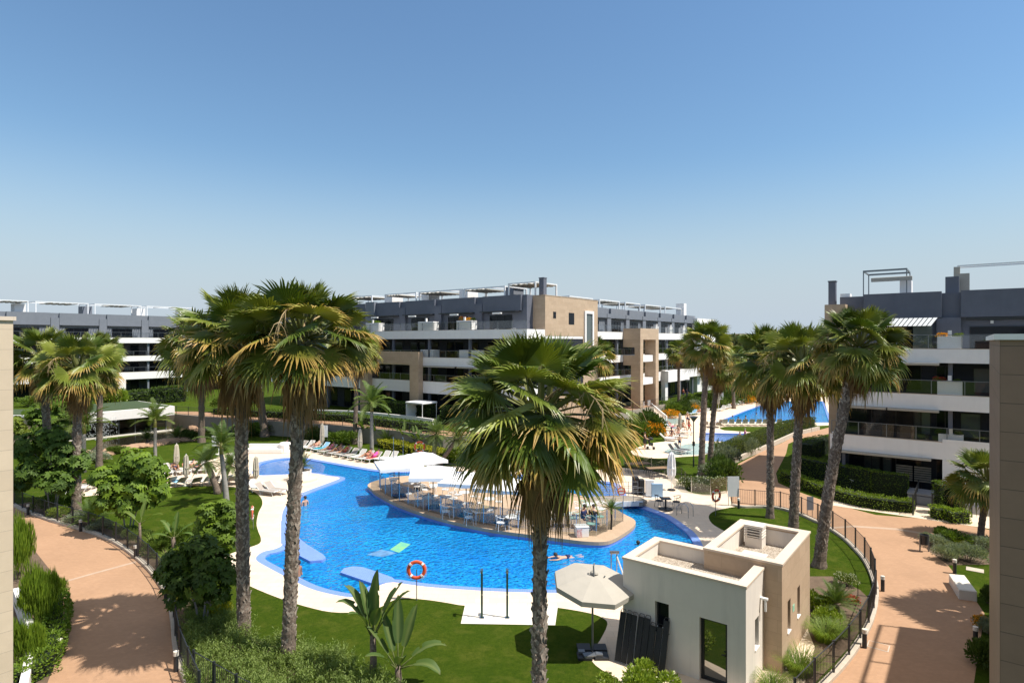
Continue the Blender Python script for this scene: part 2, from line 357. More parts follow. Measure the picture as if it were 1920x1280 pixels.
# ------------------------------------------------------------------ mesh builder
class MB:
    def __init__(s):
        s.v = []; s.f = []; s.m = []; s.c = None
    def add(s, vs, fs, mi=0):
        o = len(s.v); s.v.extend(tuple(p) for p in vs)
        for f in fs: s.f.append(tuple(i + o for i in f)); s.m.append(mi)
    def box(s, x0, x1, y0, y1, z0, z1, mi=0, rz=0.0, at=None):
        vs = [Vector(p) for p in ((x0, y0, z0), (x1, y0, z0), (x1, y1, z0), (x0, y1, z0), (x0, y0, z1), (x1, y0, z1), (x1, y1, z1), (x0, y1, z1))]
        if rz or at:
            Mx = Matrix.Translation(at or (0, 0, 0)) @ Matrix.Rotation(rz, 4, 'Z'); vs = [Mx @ p for p in vs]
        s.add(vs, [(3, 2, 1, 0), (4, 5, 6, 7), (0, 1, 5, 4), (1, 2, 6, 5), (2, 3, 7, 6), (3, 0, 4, 7)], mi); return s
    def tube(s, pts, r, n=6, mi=0, cap=True):
        pts = [Vector(p) for p in pts]; rs = r if isinstance(r, (list, tuple)) else [r] * len(pts)
        vs = []; prev = None
        for i, p in enumerate(pts):
            t = (pts[min(i + 1, len(pts) - 1)] - pts[max(i - 1, 0)]).normalized()
            a = prev if prev else (Vector((0, 0, 1)) if abs(t.z) < 0.9 else Vector((1, 0, 0)))
            u = (a - t * a.dot(t)).normalized(); prev = u; w = t.cross(u)
            for k in range(n):
                an = 2 * math.pi * k / n; vs.append(p + (u * math.cos(an) + w * math.sin(an)) * rs[i])
        fs = []
        for i in range(len(pts) - 1):
            for k in range(n):
                fs.append((i * n + k, i * n + (k + 1) % n, (i + 1) * n + (k + 1) % n, (i + 1) * n + k))
        if cap:
            fs.append(tuple(range(n - 1, -1, -1))); fs.append(tuple((len(pts) - 1) * n + k for k in range(n)))
        s.add(vs, fs, mi); return s
    def lathe(s, prof, n=16, mi=0, at=(0, 0, 0), cap=True):
        a = Vector(at); vs = []; fs = []
        for r, z in prof:
            for k in range(n):
                an = 2 * math.pi * k / n; vs.append(a + Vector((r * math.cos(an), r * math.sin(an), z)))
        for i in range(len(prof) - 1):
            for k in range(n):
                fs.append((i * n + k, i * n + (k + 1) % n, (i + 1) * n + (k + 1) % n, (i + 1) * n + k))
        if cap:
            fs.append(tuple(range(n - 1, -1, -1))); fs.append(tuple((len(prof) - 1) * n + k for k in range(n)))
        s.add(vs, fs, mi); return s
    def sheet(s, loops, z=None, mi=0):
        pts = [p for l in loops for p in l]
        fs = tessellate_polygon([[Vector((p[0], p[1], 0)) for p in l] for l in loops])
        vs = [Vector((p[0], p[1], p[2] if z is None else z)) for p in pts]; out = []
        for t in fs:
            a, b, c = (vs[i] for i in t)
            n = (b.x - a.x) * (c.y - a.y) - (b.y - a.y) * (c.x - a.x)
            out.append(t if n > 0 else t[::-1])
        s.add(vs, out, mi); return s
    def prism(s, loop, z0, z1, mi=0, side=None, bottom=False):
        loop = ccw([Vector(p) for p in loop]); s.sheet([loop], z1, mi)
        if bottom: s.sheet([loop], z0, mi)
        s.skirt(loop, z0, z1, mi if side is None else side); return s
    def skirt(s, loop, z0, z1, mi=0, flip=False, closed=True):
        N = len(loop); vs = [Vector((p[0], p[1], z0)) for p in loop] + [Vector((p[0], p[1], z1)) for p in loop]; fs = []
        for i in range(N if closed else N - 1):
            j = (i + 1) % N; f = (i, j, j + N, i + N); fs.append(f[::-1] if flip else f)
        s.add(vs, fs, mi); return s
    def ring(s, a, b, za, zb, mi=0, closed=True):
        N = len(a); vs = [Vector((p[0], p[1], za)) for p in a] + [Vector((p[0], p[1], zb)) for p in b]
        s.add(vs, [(i, (i + 1) % N, (i + 1) % N + N, i + N) for i in range(N if closed else N - 1)], mi); return s
    def strip(s, line, w, z0, z1, mi=0):
        """wall or kerb of width w centred on an open line"""
        a = offline(line, w / 2); b = offline(line, -w / 2)
        loop = b + a[::-1]
        N = len(line)
        vs = [Vector((p[0], p[1], z)) for z in (z0, z1) for p in b + a]
        fs = []
        for i in range(N - 1):
            fs += [(i, i + 1, 2 * N + i + 1, 2 * N + i), (N + i + 1, N + i, 3 * N + i, 3 * N + i + 1), (2 * N + i, 2 * N + i + 1, 3 * N + i + 1, 3 * N + i)]
        fs += [(N, 0, 2 * N, 3 * N), (N - 1, 2 * N - 1, 4 * N - 1, 3 * N - 1)]
        s.add(vs, fs, mi); return s
    def build(s, name, mats, parent=None, uv=True, smooth=False, bevel=0.0):
        me = bpy.data.meshes.new(name)
        me.from_pydata(s.v, [], s.f)
        if not isinstance(mats, (list, tuple)): mats = [mats]
        for q in mats: me.materials.append(M[q] if isinstance(q, str) else q)
        if len(mats) > 1: me.polygons.foreach_set('material_index', s.m)
        if smooth: me.polygons.foreach_set('use_smooth', [True] * len(me.polygons))
        if uv:
            L = me.uv_layers.new(name="UVMap").data
            for p in me.polygons:
                n = p.normal; ax, ay, az = abs(n.x), abs(n.y), abs(n.z)
                if az > 0.7: f = lambda q: (q.x, q.y)
                else:
                    t = Vector((-n.y, n.x, 0)); t = t.normalized() if t.length > 1e-6 else Vector((1, 0, 0))
                    f = lambda q, t=t: (q.x * t.x + q.y * t.y, q.z)
                for li in p.loop_indices: L[li].uv = f(me.vertices[me.loops[li].vertex_index].co)
        if s.c is not None:
            ca = me.color_attributes.new("Col", 'FLOAT_COLOR', 'POINT')
            ca.data.foreach_set('color', [q for c in s.c for q in (c[0], c[1], c[2], 1.0)])
        me.update()
        o = bpy.data.objects.new(name, me); C.objects.link(o)
        if parent: o.parent = parent
        if bevel:
            bv = o.modifiers.new("bevel", 'BEVEL'); bv.width = bevel; bv.segments = 2; bv.limit_method = 'ANGLE'
        return o

def thing(name, label, cat, loc=(0, 0, 0), rz=0.0, group=None, sc=1.0):
    o = bpy.data.objects.new(name, None); C.objects.link(o)
    o.empty_display_size = 0.2
    o.location = loc; o.rotation_euler = (0, 0, rz); o.scale = (sc, sc, sc) if isinstance(sc, (int, float)) else sc
    o['label'] = label; o['category'] = cat
    if group: o['group'] = group
    return o
def tag(o, label, cat, group=None):
    o['label'] = label; o['category'] = cat
    if group: o['group'] = group
    return o
def struct(o, kind='structure'):
    o['kind'] = kind; return o
def dup(root, loc, rz=0.0, label=None, group=None, sc=None, cat=None):
    """a copy of a thing with copies of its parts and sub-parts (mesh data shared)"""
    r = root.copy(); C.objects.link(r); r.location = loc; r.rotation_euler = (0, 0, rz)
    if sc is not None: r.scale = (sc, sc, sc) if isinstance(sc, (int, float)) else sc
    if label: r['label'] = label
    if cat: r['category'] = cat
    if group: r['group'] = group
    for ch in list(root.children):
        c = ch.copy(); C.objects.link(c); c.parent = r
        for g in list(ch.children):
            d = g.copy(); C.objects.link(d); d.parent = c
    return r
def swap(o, slot_mat):
    """give one copied part its own material without touching the shared mesh"""
    for s_ in o.material_slots: s_.link = 'OBJECT'; s_.material = M[slot_mat]
def part(o, name):
    for ch in o.children:
        if ch.name.split('.')[0] == name: return ch
ORD = ['first', 'second', 'third', 'fourth', 'fifth', 'sixth', 'seventh', 'eighth', 'ninth', 'tenth', 'eleventh', 'twelfth', 'thirteenth', 'fourteenth', 'fifteenth', 'sixteenth', 'seventeenth', 'eighteenth', 'nineteenth', 'twentieth']
# ================================================================== SETTING
def GP(pts, z=0.0): return [G(x, y, z) for x, y in pts]
WZ = -0.10
pool_px = [(475,878),(478,871),(487,866),(508,861),(531,858),(555,857.5),(581,859),(628,867),(675,875),(716,881),(783,883),(850,884),(950,888),(1050,895),(1110,900),(1150,904),(1166,912),(1172,924),(1180,934),(1198,944),(1228,955),(1257,966.6),(1285,985),(1304.7,1001),(1318,1023),(1322,1047),(1300,1076),(1240,1100),(1150,1111),(1038,1111),(924,1108),(816,1101),(765,1095),(735,1091),(712,1097),(696,1107),(670,1118),(640,1117),(588,1105),(548,1087),(504,1064),(481,1050),(484,1040),(497,1033),(515,1029),(530,1020),(530,1000),(528,975),(532,955),(545,938),(564,925),(600,911),(630,900),(637,896),(630,893.5),(615,892),(585,887),(534,889.5),(495,891),(474,889)]
pool_out = ccw(smooth(GP(pool_px), 4))
pool_in = inset(pool_out, 0.42)
island_px = [(690,918),(697,925),(706,933),(742.5,953),(796,973),(857,990),(924,1003.7),(998,1013.7),(1062,1022),(1096,1026),(1130,1027),(1150,1022),(1177,1005.6),(1190,993),(1188,984),(1172,975),(1140,957),(1100,941),(1050,928),(950,911),(850,901),(780,899),(730,903),(700,911)]
island = ccw(smooth(GP(island_px, WZ), 4))
big_px = [(1333,797),(1343,788),(1365,780),(1392,770),(1422,760),(1450,753),(1540,753),(1560,770),(1548,789),(1440,790),(1380,790),(1345,798)]
big_pool = ccw([G(x, y) for x, y in [(1340,792),(1365,782),(1395,770),(1430,758),(1460,752),(1545,752),(1560,792)]])
kid_pool = ccw([G(x, y) for x, y in [(1312,811),(1400,812),(1413,815),(1420,820),(1398,829),(1310,826)]])
ground_px = [Vector((-2500, -200, 0)), Vector((2500, -200, 0)), Vector((2500, 3500, 0)), Vector((-2500, 3500, 0))]
mb = MB(); mb.sheet([ground_px, pool_out, big_pool, kid_pool], 0.0)
struct(mb.build('ground', 'grass'))

# ---- main pool
mb = MB()
mb.sheet([pool_out], -1.15, 0); mb.skirt(pool_out, -1.15, 0.0, 0, flip=True)
struct(mb.build('pool_basin', 'pool_floor'))
mb = MB(); mb.ring(pool_out, pool_in, 0.012, -0.03, 0); mb.skirt(pool_in, -0.6, -0.03, 0, flip=True)
struct(mb.build('pool_coping', 'pool_tile'))
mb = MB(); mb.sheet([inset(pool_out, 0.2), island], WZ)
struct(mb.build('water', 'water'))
# shallow beach of the upper lobe, with a bright tiled floor just under the surface
sh = [G(x, y) for x, y in [(479,884),(482,872),(505,864),(531,860.5),(556,860),(581,861.5),(600,864),(610,872),(606,884),(590,884.5),(534,887),(500,888.5)]]
mb = MB(); mb.sheet([ccw(sh)], WZ - 0.10)
struct(mb.build('pool_basin', 'pool_tile'))
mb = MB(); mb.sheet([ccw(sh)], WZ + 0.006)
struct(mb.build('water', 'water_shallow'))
# tiled side lobe by the bridge
lb = [G(x, y) for x, y in [(1092,908),(1110,903),(1150,906.5),(1163,914),(1168,926),(1165,931),(1100,933)]]
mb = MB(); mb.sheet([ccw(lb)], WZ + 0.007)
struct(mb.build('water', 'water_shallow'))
# low tiled walls that reach into the water
for pts in ([(527,976),(545,996),(575,1020),(607,1040),(611,1046),(604,1050),(581,1052),(558,1040),(540,1029),(527,1018)],
            [(638,1073),(645,1065),(662,1061.5),(680,1063),(702,1070),(735,1082),(745,1090),(712,1094),(696,1093)]):
    mb = MB(); mb.prism(GP(pts, 0.0), -1.1, 0.02)
    struct(mb.build('pool_wall', 'pool_tile', bevel=0.03))
# steps under the water of the entry lobe
for k in range(4):
    a, b = G(497 + 13 * k, 1047 + 2 * k), G(538 + 9 * k, 1036 + 6 * k)
    mb = MB(); mb.strip([a, a + Vector((1.9, -0.4 - .1 * k, 0))], 0.42, -1.1, WZ - 0.04 - 0.09 * k)
    struct(mb.build('pool_step', 'pool_tile'))
# floor mosaic laid just above the surface, the water's tint painted into its colours
mb = MB(); mb.sheet([ccw([G(x, y, -0.3) for x, y in [(731,1037),(752,1022),(770,1027),(748,1043)]])], WZ + 0.004, 0)
paint('mosaic_green', (0.10, 0.42, 0.38), (0.30, 0.58, 0.16), 2.5, 0.4); paint('mosaic_grey', (0.08, 0.16, 0.30), (0.16, 0.36, 0.62), 3.5, 0.4)
mb.sheet([ccw([G(x, y, -0.3) for x, y in [(688,1047),(714,1037),(730,1040),(744,1044),(716,1051)]])], WZ + 0.004, 1)
struct(mb.build('pool_mosaic', ['mosaic_green', 'mosaic_grey']))

# ---- stone deck round the pool
deck_px = [(1185,1275),(1160,1272),(1117,1247),(1108,1225),(1125,1200),(1139,1170),(1130,1158),(1105,1149),(1047,1139),(1000,1137),(930,1136),(872,1135),(840,1130),(800,1124),(756,1121),(735,1126),(710,1139),(668,1147),(621,1147),(571,1136),(521,1120),(470,1099),(440,1083),(422,1068),(414,1054),(421,1043),(445,1033),(470,1025),(487,1018),(489,1008),(484,995),(481,980),(485,960),(492,945),(488,931),(470,919),(440,913),(400,911),(350,911),(300,916),(250,922),(190,927),(150,930),(146,915),(190,903),(250,893),(300,877),(357,876),(372,872),(385,866),(428,849),(476,844),(521,840),(555,842),(600,848),(650,858),(700,868),(740,873),(783,874),(850,874),(950,877),(1050,880),(1110,882),(1150,876),(1200,880),(1245,888),(1278,903),(1290,921),(1330,927),(1358,920),(1378,925),(1380,947),(1369,951),(1341,957),(1329,967),(1335,981),(1358,995),(1410,1020)]
dk = [G(x, y) for x, y in deck_px[:]]
dk = smooth(dk, 3) + [Vector((11.5, 24, 0)), Vector((10.6, 21.0, 0)), Vector((8.2, 17.3, 0)), Vector((5.6, 18.2, 0))]
mb = MB(); mb.sheet([ccw(dk), pool_out], 0.008)
struct(mb.build('pool_deck', 'cream_stone'))
mb = MB(); mb.sheet([ccw(GP([(864,1169),(872,1134),(1046,1136),(1041,1172)]))], 0.016)
struct(mb.build('shower_slab', 'stone_white'))

# ---- island
mb = MB(); isl_top = inset(island, -0.03)
mb.prism(island, -1.15, 0.10, 0); 
struct(mb.build('island_base', 'pool_tile'))
mb = MB(); mb.prism(isl_top, 0.05, 0.24, 0, bottom=True)
struct(mb.build('island_deck', 'island_stone', bevel=0.02))
IZ = 0.24

# ---- upper pools
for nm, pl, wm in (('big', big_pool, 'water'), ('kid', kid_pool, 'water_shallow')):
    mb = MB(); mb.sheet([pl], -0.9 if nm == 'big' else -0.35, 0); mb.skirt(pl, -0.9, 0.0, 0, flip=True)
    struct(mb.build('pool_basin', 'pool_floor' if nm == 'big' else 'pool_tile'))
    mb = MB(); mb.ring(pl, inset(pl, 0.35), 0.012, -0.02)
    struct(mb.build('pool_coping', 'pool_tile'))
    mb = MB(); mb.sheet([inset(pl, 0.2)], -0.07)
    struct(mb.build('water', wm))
deck2 = ccw(smooth(GP([(1181,848),(1200,837),(1225,830),(1250,826),(1246,815),(1232,800),(1226,790),(1233,784),(1262,779),(1296,778),(1320,772),(1352,766),(1385,758),(1425,748),(1560,744),(1620,750),(1640,790),(1560,797),(1450,799.5),(1360,799.5),(1356,806),(1410,809),(1424,814),(1426,822),(1400,833),(1370,838),(1330,850),(1310,854),(1280,856),(1240,859),(1205,857)]), 3))
mb = MB(); mb.sheet([deck2, big_pool, kid_pool], 0.008)
struct(mb.build('pool_deck', 'cream_stone'))
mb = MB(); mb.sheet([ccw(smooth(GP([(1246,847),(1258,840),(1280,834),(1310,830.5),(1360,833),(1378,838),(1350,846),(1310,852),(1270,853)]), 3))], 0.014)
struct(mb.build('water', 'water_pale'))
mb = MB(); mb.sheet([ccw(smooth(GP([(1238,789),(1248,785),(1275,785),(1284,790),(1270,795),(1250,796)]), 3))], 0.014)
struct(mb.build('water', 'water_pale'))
mb = MB(); mb.sheet([ccw(GP([(1357,806.5),(1360,801),(1470,801),(1480,809),(1425,811)]))], 0.014)
struct(mb.build('lawn', 'grass'))

# ---- terracotta paths
lk_px = [(-40,912),(28,949),(58.5,962.6),(106,980),(149,992),(186,1004),(223,1022),(255,1045),(282,1070),(300,1094),(316,1121),(325.5,1166),(329,1206),(336,1240),(351,1280),(372,1330)]
left_kerb = smooth(GP(lk_px), 4, closed=False)
lpath_l = GP([(86,1330),(89,1280),(105,1238),(117,1200),(118,1126),(112,1091),(66,1033),(40,969),(-10,960),(-60,950)])
mb = MB(); mb.sheet([ccw(left_kerb + lpath_l)], 0.010)
struct(mb.build('path', 'terracotta'))
mb = MB(); mb.sheet([ccw(GP([(114,1091),(170,1075),(254,1052),(256,1054.5),(171,1077.5),(115,1093.5)]))], 0.015)
struct(mb.build('path_joint', 'joint_stone'))
rk_px = [(1372,947),(1391,951),(1417,951),(1455,953),(1492,962),(1522,975),(1549,988),(1582,1010),(1605,1032),(1624,1055),(1639,1089),(1642,1120),(1632,1165),(1604,1216),(1571,1258),(1530,1300),(1490,1345)]
right_kerb = smooth(GP(rk_px), 4, closed=False)
rp_up = GP([(1800,1420),(1826,1280),(1846,1150),(1826,1120),(1790,1075),(1777,1059),(1738,1030),(1741,1018),(1790,1003),(1856,1010),(1990,1040),(2080,1010),(1856,993),(1811,984),(1749,974),(1714,970.6),(1642,965),(1556,942.5),(1492,920),(1459,905),(1455,887),(1474,850),(1478,832),(1500,822),(1536,818),(1600,800),(1590,792),(1535,806),(1490,818),(1464,831),(1425,848),(1381,871),(1372,900),(1366,922)])
mb = MB(); mb.sheet([ccw(right_kerb + rp_up)], 0.010)
struct(mb.build('path', 'terracotta'))
mb = MB(); mb.sheet([ccw(GP([(1545,989),(1600,985),(1680,990),(1742,1000),(1742,1003),(1680,993.5),(1600,988),(1548,992)]))], 0.015)
struct(mb.build('path_joint', 'joint_stone'))
def kerb(line, name, off=0.0):
    mb = MB(); mb.strip(offline(line, off) if off else line, 0.22, -0.05, 0.13)
    return struct(mb.build(name, 'kerb_stone', bevel=0.015))
kerb(left_kerb, 'kerb'); kerb(right_kerb, 'kerb')
# gravel gutter and planting soil along the two fences
mb = MB(); a = offline(right_kerb, 0.12); b_ = offline(right_kerb, 0.55); mb.sheet([ccw(a + b_[::-1])], 0.006)
struct(mb.build('gutter', 'stone_white'))
mb = MB(); mb.sheet([ccw(GP([(28,946),(90,970),(186,1001),(255,1040),(300,1090),(330,1165),(340,1240),(380,1330),(760,1330),(650,1262),(560,1225),(470,1195),(420,1160),(400,1100),(360,1050),(300,1020),(230,1000),(150,975),(60,940)]))], 0.005)
struct(mb.build('soil_bed', 'soil'))
mb = MB(); mb.sheet([ccw(GP([(118,1126),(117,1200),(105,1238),(89,1280),(80,1360),(-80,1360),(-60,960),(40,969),(66,1033),(112,1091)]))], 0.006)
struct(mb.build('soil_bed', 'soil'))
mb = MB(); mb.sheet([ccw(GP([(1512,1080),(1560,1080),(1612,1105),(1628,1120),(1622,1165),(1590,1215),(1545,1262),(1480,1330),(1440,1330),(1470,1265),(1500,1180)]))], 0.005)
struct(mb.build('soil_bed', 'soil'))
mb = MB(); mb.sheet([ccw(GP([(1738,1030),(1741,1018),(1790,1003),(1856,1010),(1990,1040),(2000,1062),(1856,1058),(1777,1059)]))], 0.006)
struct(mb.build('soil_bed', 'soil'))

# ---- raised terrace behind the pool garden
ter_px = [(832,850),(756,838),(640,825),(500,815),(400,807),(330,800)]
edge = [Vector((-75, 50, 0)), Vector((-58, 62, 0)), Vector((-50, 76, 0))] + GP(ter_px)[::-1] + GP([(950,846),(1100,818),(1180,793),(1240,780),(1300,766),(1400,751),(1500,742)])
TZ = 1.55
mb = MB(); loop = ccw(edge + [Vector((120, 300, 0)), Vector((-200, 300, 0)), Vector((-200, 50, 0))])
mb.sheet([loop], TZ)
struct(mb.build('terrace', 'grass'))
mb = MB(); mb.strip(edge, 0.3, -0.1, TZ + 0.06)
o = mb.build('retaining_wall', 'retaining'); tag(o, 'long grey beige retaining wall behind the pool garden, under the raised path', 'wall')
inner = offline(edge, 0.3); outer = offline(edge, 3.3)
mb = MB(); mb.sheet([ccw(inner[2:-3] + outer[2:-3][::-1])], TZ + 0.008)
struct(mb.build('path', 'terracotta'))
# distant hills and land beyond
mb = MB()
N = 60; xs = [-900 + 1800 * i / N for i in range(N + 1)]
ridge = [14 + 5 * noise.noise(Vector((x * 0.006, 3.1, 0))) + 2 * noise.noise(Vector((x * 0.03, 7.7, 0))) for x in xs]
vs = [(x, 760, -2) for x in xs] + [(x, 860, h) for x, h in zip(xs, ridge)] + [(x, 1000, -2) for x in xs]
mb.add(vs, [(i + r * (N + 1), i + 1 + r * (N + 1), i + 1 + (r + 1) * (N + 1), i + (r + 1) * (N + 1)) for r in range(2) for i in range(N)])
paint('far_land', (0.14, 0.17, 0.14), (0.22, 0.21, 0.17), 0.03, 1.0)
struct(mb.build('hills', 'far_land', smooth=True))

# ---- pond by the glass pavilion
pond = ccw(smooth(GP([(150,852),(170,843),(190,830),(230,820),(290,810),(318,800),(345,797),(362,801),(370,812),(352,826),(300,834),(255,840),(215,848),(180,856)]), 3))
mb = MB(); mb.sheet([pond], 0.012)
struct(mb.build('pond_water', 'pond_water'))
random.seed(5)
far_rocks = []
def rock_mesh(seed):
    rnd = random.Random(seed); bm = bmesh.new(); bmesh.ops.create_icosphere(bm, subdivisions=2, radius=1)
    for v in bm.verts:
        n = noise.noise(v.co * 1.3 + Vector((seed * 3.1, 0, 0))); v.co *= 1 + 0.35 * n; v.co.z *= 0.6
    me = bpy.data.meshes.new('rock'); bm.to_mesh(me); bm.free(); me.materials.append(M['rock']); return me
rms = [rock_mesh(i) for i in range(4)]
rk = [(150,853),(165,857),(182,859),(200,852),(212,848),(230,845),(244,842),(258,839),(272,837),(288,835),(304,832),(320,829),(352,826),(366,819),(372,811),(368,803),(358,797),(345,795),(333,794),(322,796)]
for i, (x, y) in enumerate(rk):
    o = bpy.data.objects.new('pond_rock', rms[i % 4]); C.objects.link(o)
    p = G(x, y); s_ = 0.55 + 0.35 * random.random(); o.location = p + Vector((0, 0, 0.12)); o.scale = (s_ * 1.5, s_ * 1.1, s_ * 0.75); o.rotation_euler.z = random.random() * 6
    tag(o, 'rounded orange brown boulder, %s counting clockwise along the pond edge from the tree trunks' % ORD[i], 'rock', 'boulders round the pond')
# ================================================================== BUILDINGS
def glass_rail(root, x0, x1, y, z, h=0.95, step=1.7, glass='clear_glass', ends=()):
    mb = MB(); n = max(1, round((x1 - x0) / step))
    for i in range(n + 1):
        x = x0 + (x1 - x0) * i / n
        mb.box(x - 0.025, x + 0.025, y - 0.02, y + 0.03, z, z + h)
    mb.box(x0, x1, y - 0.025, y + 0.035, z + h, z + h + 0.04)
    o = mb.build('railing', 'grey_metal', root, uv=False)
    g = MB(); g.box(x0 + 0.03, x1 - 0.03, y + 0.001, y + 0.013, z + 0.06, z + h - 0.02)
    g.build('glass_pane', glass, o, uv=False)
def window(root, x0, x1, y, z0, z1, n=2, glass='window_glass', fr='dark_frame', d=0.06, t=0.06):
    """framed window standing proud of the facade plane y (looking towards -y)"""
    mb = MB()
    mb.box(x0, x1, y - d, y, z1 - t, z1); mb.box(x0, x1, y - d, y, z0, z0 + t)
    for i in range(n + 1):
        x = x0 + (x1 - x0 - t) * i / n; mb.box(x, x + t, y - d, y, z0 + t, z1 - t)
    o = mb.build('window', fr, root, uv=False)
    g = MB(); g.box(x0 + t, x1 - t, y - d * 0.4, y - 0.003, z0 + t, z1 - t); g.build('pane', glass, o, uv=False)
    return o
def awning_slats(root, x0, x1, y, z, out=1.0, n=14, mat='dark_metal', white=False):
    mb = MB()
    mb.box(x0, x1, y - out, y - out + 0.08, z, z + 0.14); mb.box(x0, x1, y - 0.09, y - 0.002, z, z + 0.14)
    for i in range(n + 1):
        x = x0 + (x1 - x0 - 0.07) * i / n; mb.box(x, x + 0.07, y - out + 0.08, y - 0.09, z + 0.02, z + 0.12)
    return mb.build('sunshade', 'white_metal' if white else mat, root, uv=False)
def pergola(root, x0, x1, y0, y1, z, h=2.3, nb=3, canvas=None, mat='white_metal', t=0.15):
    mb = MB()
    for x in (x0, x1):
        for y in (y0, y1): mb.box(x - t / 2, x + t / 2, y - t / 2, y + t / 2, z, z + h)
    for y in (y0, y1): mb.box(x0 - t / 2, x1 + t / 2, y - t / 2 - .01, y + t / 2 + .01, z + h, z + h + 0.13)
    for i in range(nb + 1):
        x = x0 + (x1 - x0) * i / nb; mb.box(x - t / 2, x + t / 2, y0 + t / 2 + .01, y1 - t / 2 - .01, z + h + .01, z + h + 0.12)
    o = mb.build('pergola', mat, root, uv=False)
    if canvas:
        c = MB(); a, b = canvas
        n = 10
        for i in range(n):
            u0 = x0 + (x1 - x0) * (a + (b - a) * i / n); u1 = x0 + (x1 - x0) * (a + (b - a) * (i + 1) / n); s = 0.1 * (1 if i % 2 else -1)
            c.box(u0, u1 - 0.004, y0 + 0.1, y1 - 0.1, z + h - 0.14 + s * .3, z + h - 0.06 + s * .3)
        c.build('canvas', 'cream_canvas', o, uv=False)
    return o
def chimney(root, x, y, z, h, w=0.55, mat='slate'):
    mb = MB(); mb.box(x - w / 2, x + w / 2, y - w / 2, y + w / 2, z, z + h); mb.box(x - w / 2 - .04, x + w / 2 + .04, y - w / 2 - .04, y + w / 2 + .04, z + h, z + h + 0.08)
    mb.build('chimney', mat, root)
def fold_awning(root, x0, x1, y, z, mat='beige_canvas'):
    mb = MB(); mb.box(x0, x1, y - 0.28, y - 0.01, z - 0.16, z); o = mb.build('awning', mat, root, uv=False, bevel=0.03)
def terraced(root, x0, x1, depth, zg, bands, pent, setback, bays, wallm='slate', bandm='white_render', right_end=0.0, winz=0.25, gap_rail=True, cols=True, pent_x1=None, pent_x0=None):
    """apartment block: white balcony bands (z0, z1) from the top down, dark recessed storeys, slate penthouse"""
    px1 = x1 if pent_x1 is None else pent_x1; px0 = x0 if pent_x0 is None else pent_x0
    ztop = bands[0][0]
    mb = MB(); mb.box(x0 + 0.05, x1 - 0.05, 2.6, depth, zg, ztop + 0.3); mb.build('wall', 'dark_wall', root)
    for i, (z0, z1) in enumerate(bands):
        mb = MB()
        mb.box(x0, x1, 0, 0.18, z0, z1)                      # parapet
        mb.box(x0 + 0.01, x1 - 0.19, 0.18, 2.59, z0 + 0.02, z0 + 0.30)      # slab
        mb.box(x1 - 0.18, x1, 0.181, max(2.7, right_end if i == 0 else 2.7), z0, z1)
        mb.box(x0, x0 + 0.18, 0.181, 2.7, z0, z1)
        mb.build('balcony', bandm, root)
        mb = MB(); mb.box(x0 - .01, x1 + .01, -0.012, 0.20, z1 + 0.001, z1 + 0.03); mb.build('parapet_cap', 'coping_stone', root, uv=False)
    nb = len(bays) - 1
    ph0, ph1 = pent
    mb = MB(); mb.box(px0, px1, setback, depth - 1.5, ztop + 0.3, ph1)
    for i in range(1, nb):
        pass
    mb.build('penthouse_wall', wallm, root)
    for i in range(nb):
        a, b = bays[i], bays[i + 1]; w = b - a
        # pier and roof notch between bays
        mb = MB(); mb.box(a - 0.55, a + 0.55, setback - 0.35, setback - 0.002, ztop + 0.3, ph1 - 0.75)
        if i > 0: mb.build('pier', wallm, root)
        mb = MB(); mb.box(a + 0.6, b - 0.6, setback - 0.30, setback - 0.003, ph0 + 0.2, ph1 + 0.012); mb.build('parapet', wallm, root)
        window(root, a + w * 0.22, b - w * 0.30, setback, ztop + 0.32, ph0 - 0.25, 3)
        awning_slats(root, a + 0.75, b - 0.75, setback, ph0 + 0.05, 1.0)
        # storeys below: window wall and column
        zz = [z for z, _ in bands] + [zg]
        for k in range(len(bands)):
            zc = bands[k][0]; zf = (bands[k + 1][0] + 0.30) if k + 1 < len(bands) else zg + 0.1
            window(root, a + w * 0.12, a + w * 0.55, 2.6, zf, zc - 0.35, 2, d=0.05)
            window(root, a + w * 0.68, a + w * 0.90, 2.6, zf, zc - 0.35, 1, d=0.05)
            if i > 0 and cols:
                mb = MB(); mb.box(a - 0.14, a + 0.14, 0.35, 0.63, zf, zc); mb.build('column', wallm, root)
    for i, (z0, z1) in enumerate(bands):
        glass_rail(root, x0 + 0.1, x1 - 0.1, 0.08, z1 + 0.03, 0.85 if i == 0 else 0.75, 1.9)

# ------------------------------------------------ main block behind the pool
O1 = (1.54, 61.8, 0)
main_b = thing('apartment_building', 'four storey white banded block with slate penthouses and tan stone end, behind the pool', 'building', O1, TH1)
B1 = [(11.0, 11.98), (7.87, 8.83), (4.62, 6.0)]
terraced(main_b, -48.0, 0.0, 15.0, 1.5, B1, (13.85, 15.75), 2.2, [-48, -41.2, -34.4, -27.6, -20.9, -14.6, -8.2, -1.6], right_end=11.2, pent_x1=-1.6)
mb = MB(); mb.box(-1.73, 0.02, 3.3, 14.7, 11.3, 15.66); mb.box(-1.75, 0.05, 3.27, 14.73, 15.66, 15.72)
mb.build('stone_end', 'tan_stone', main_b)
mb = MB(); mb.box(-6, 0.02, 11.25, 14.7, 1.5, 11.29); mb.box(-4.0, 0.015, 3.0, 11.24, 1.5, 4.6); mb.build('stone_corner', 'tan_stone', main_b)
mb = MB(); mb.box(-27.7, -20.6, 2.15, 2.16, 11.3, 15.9)
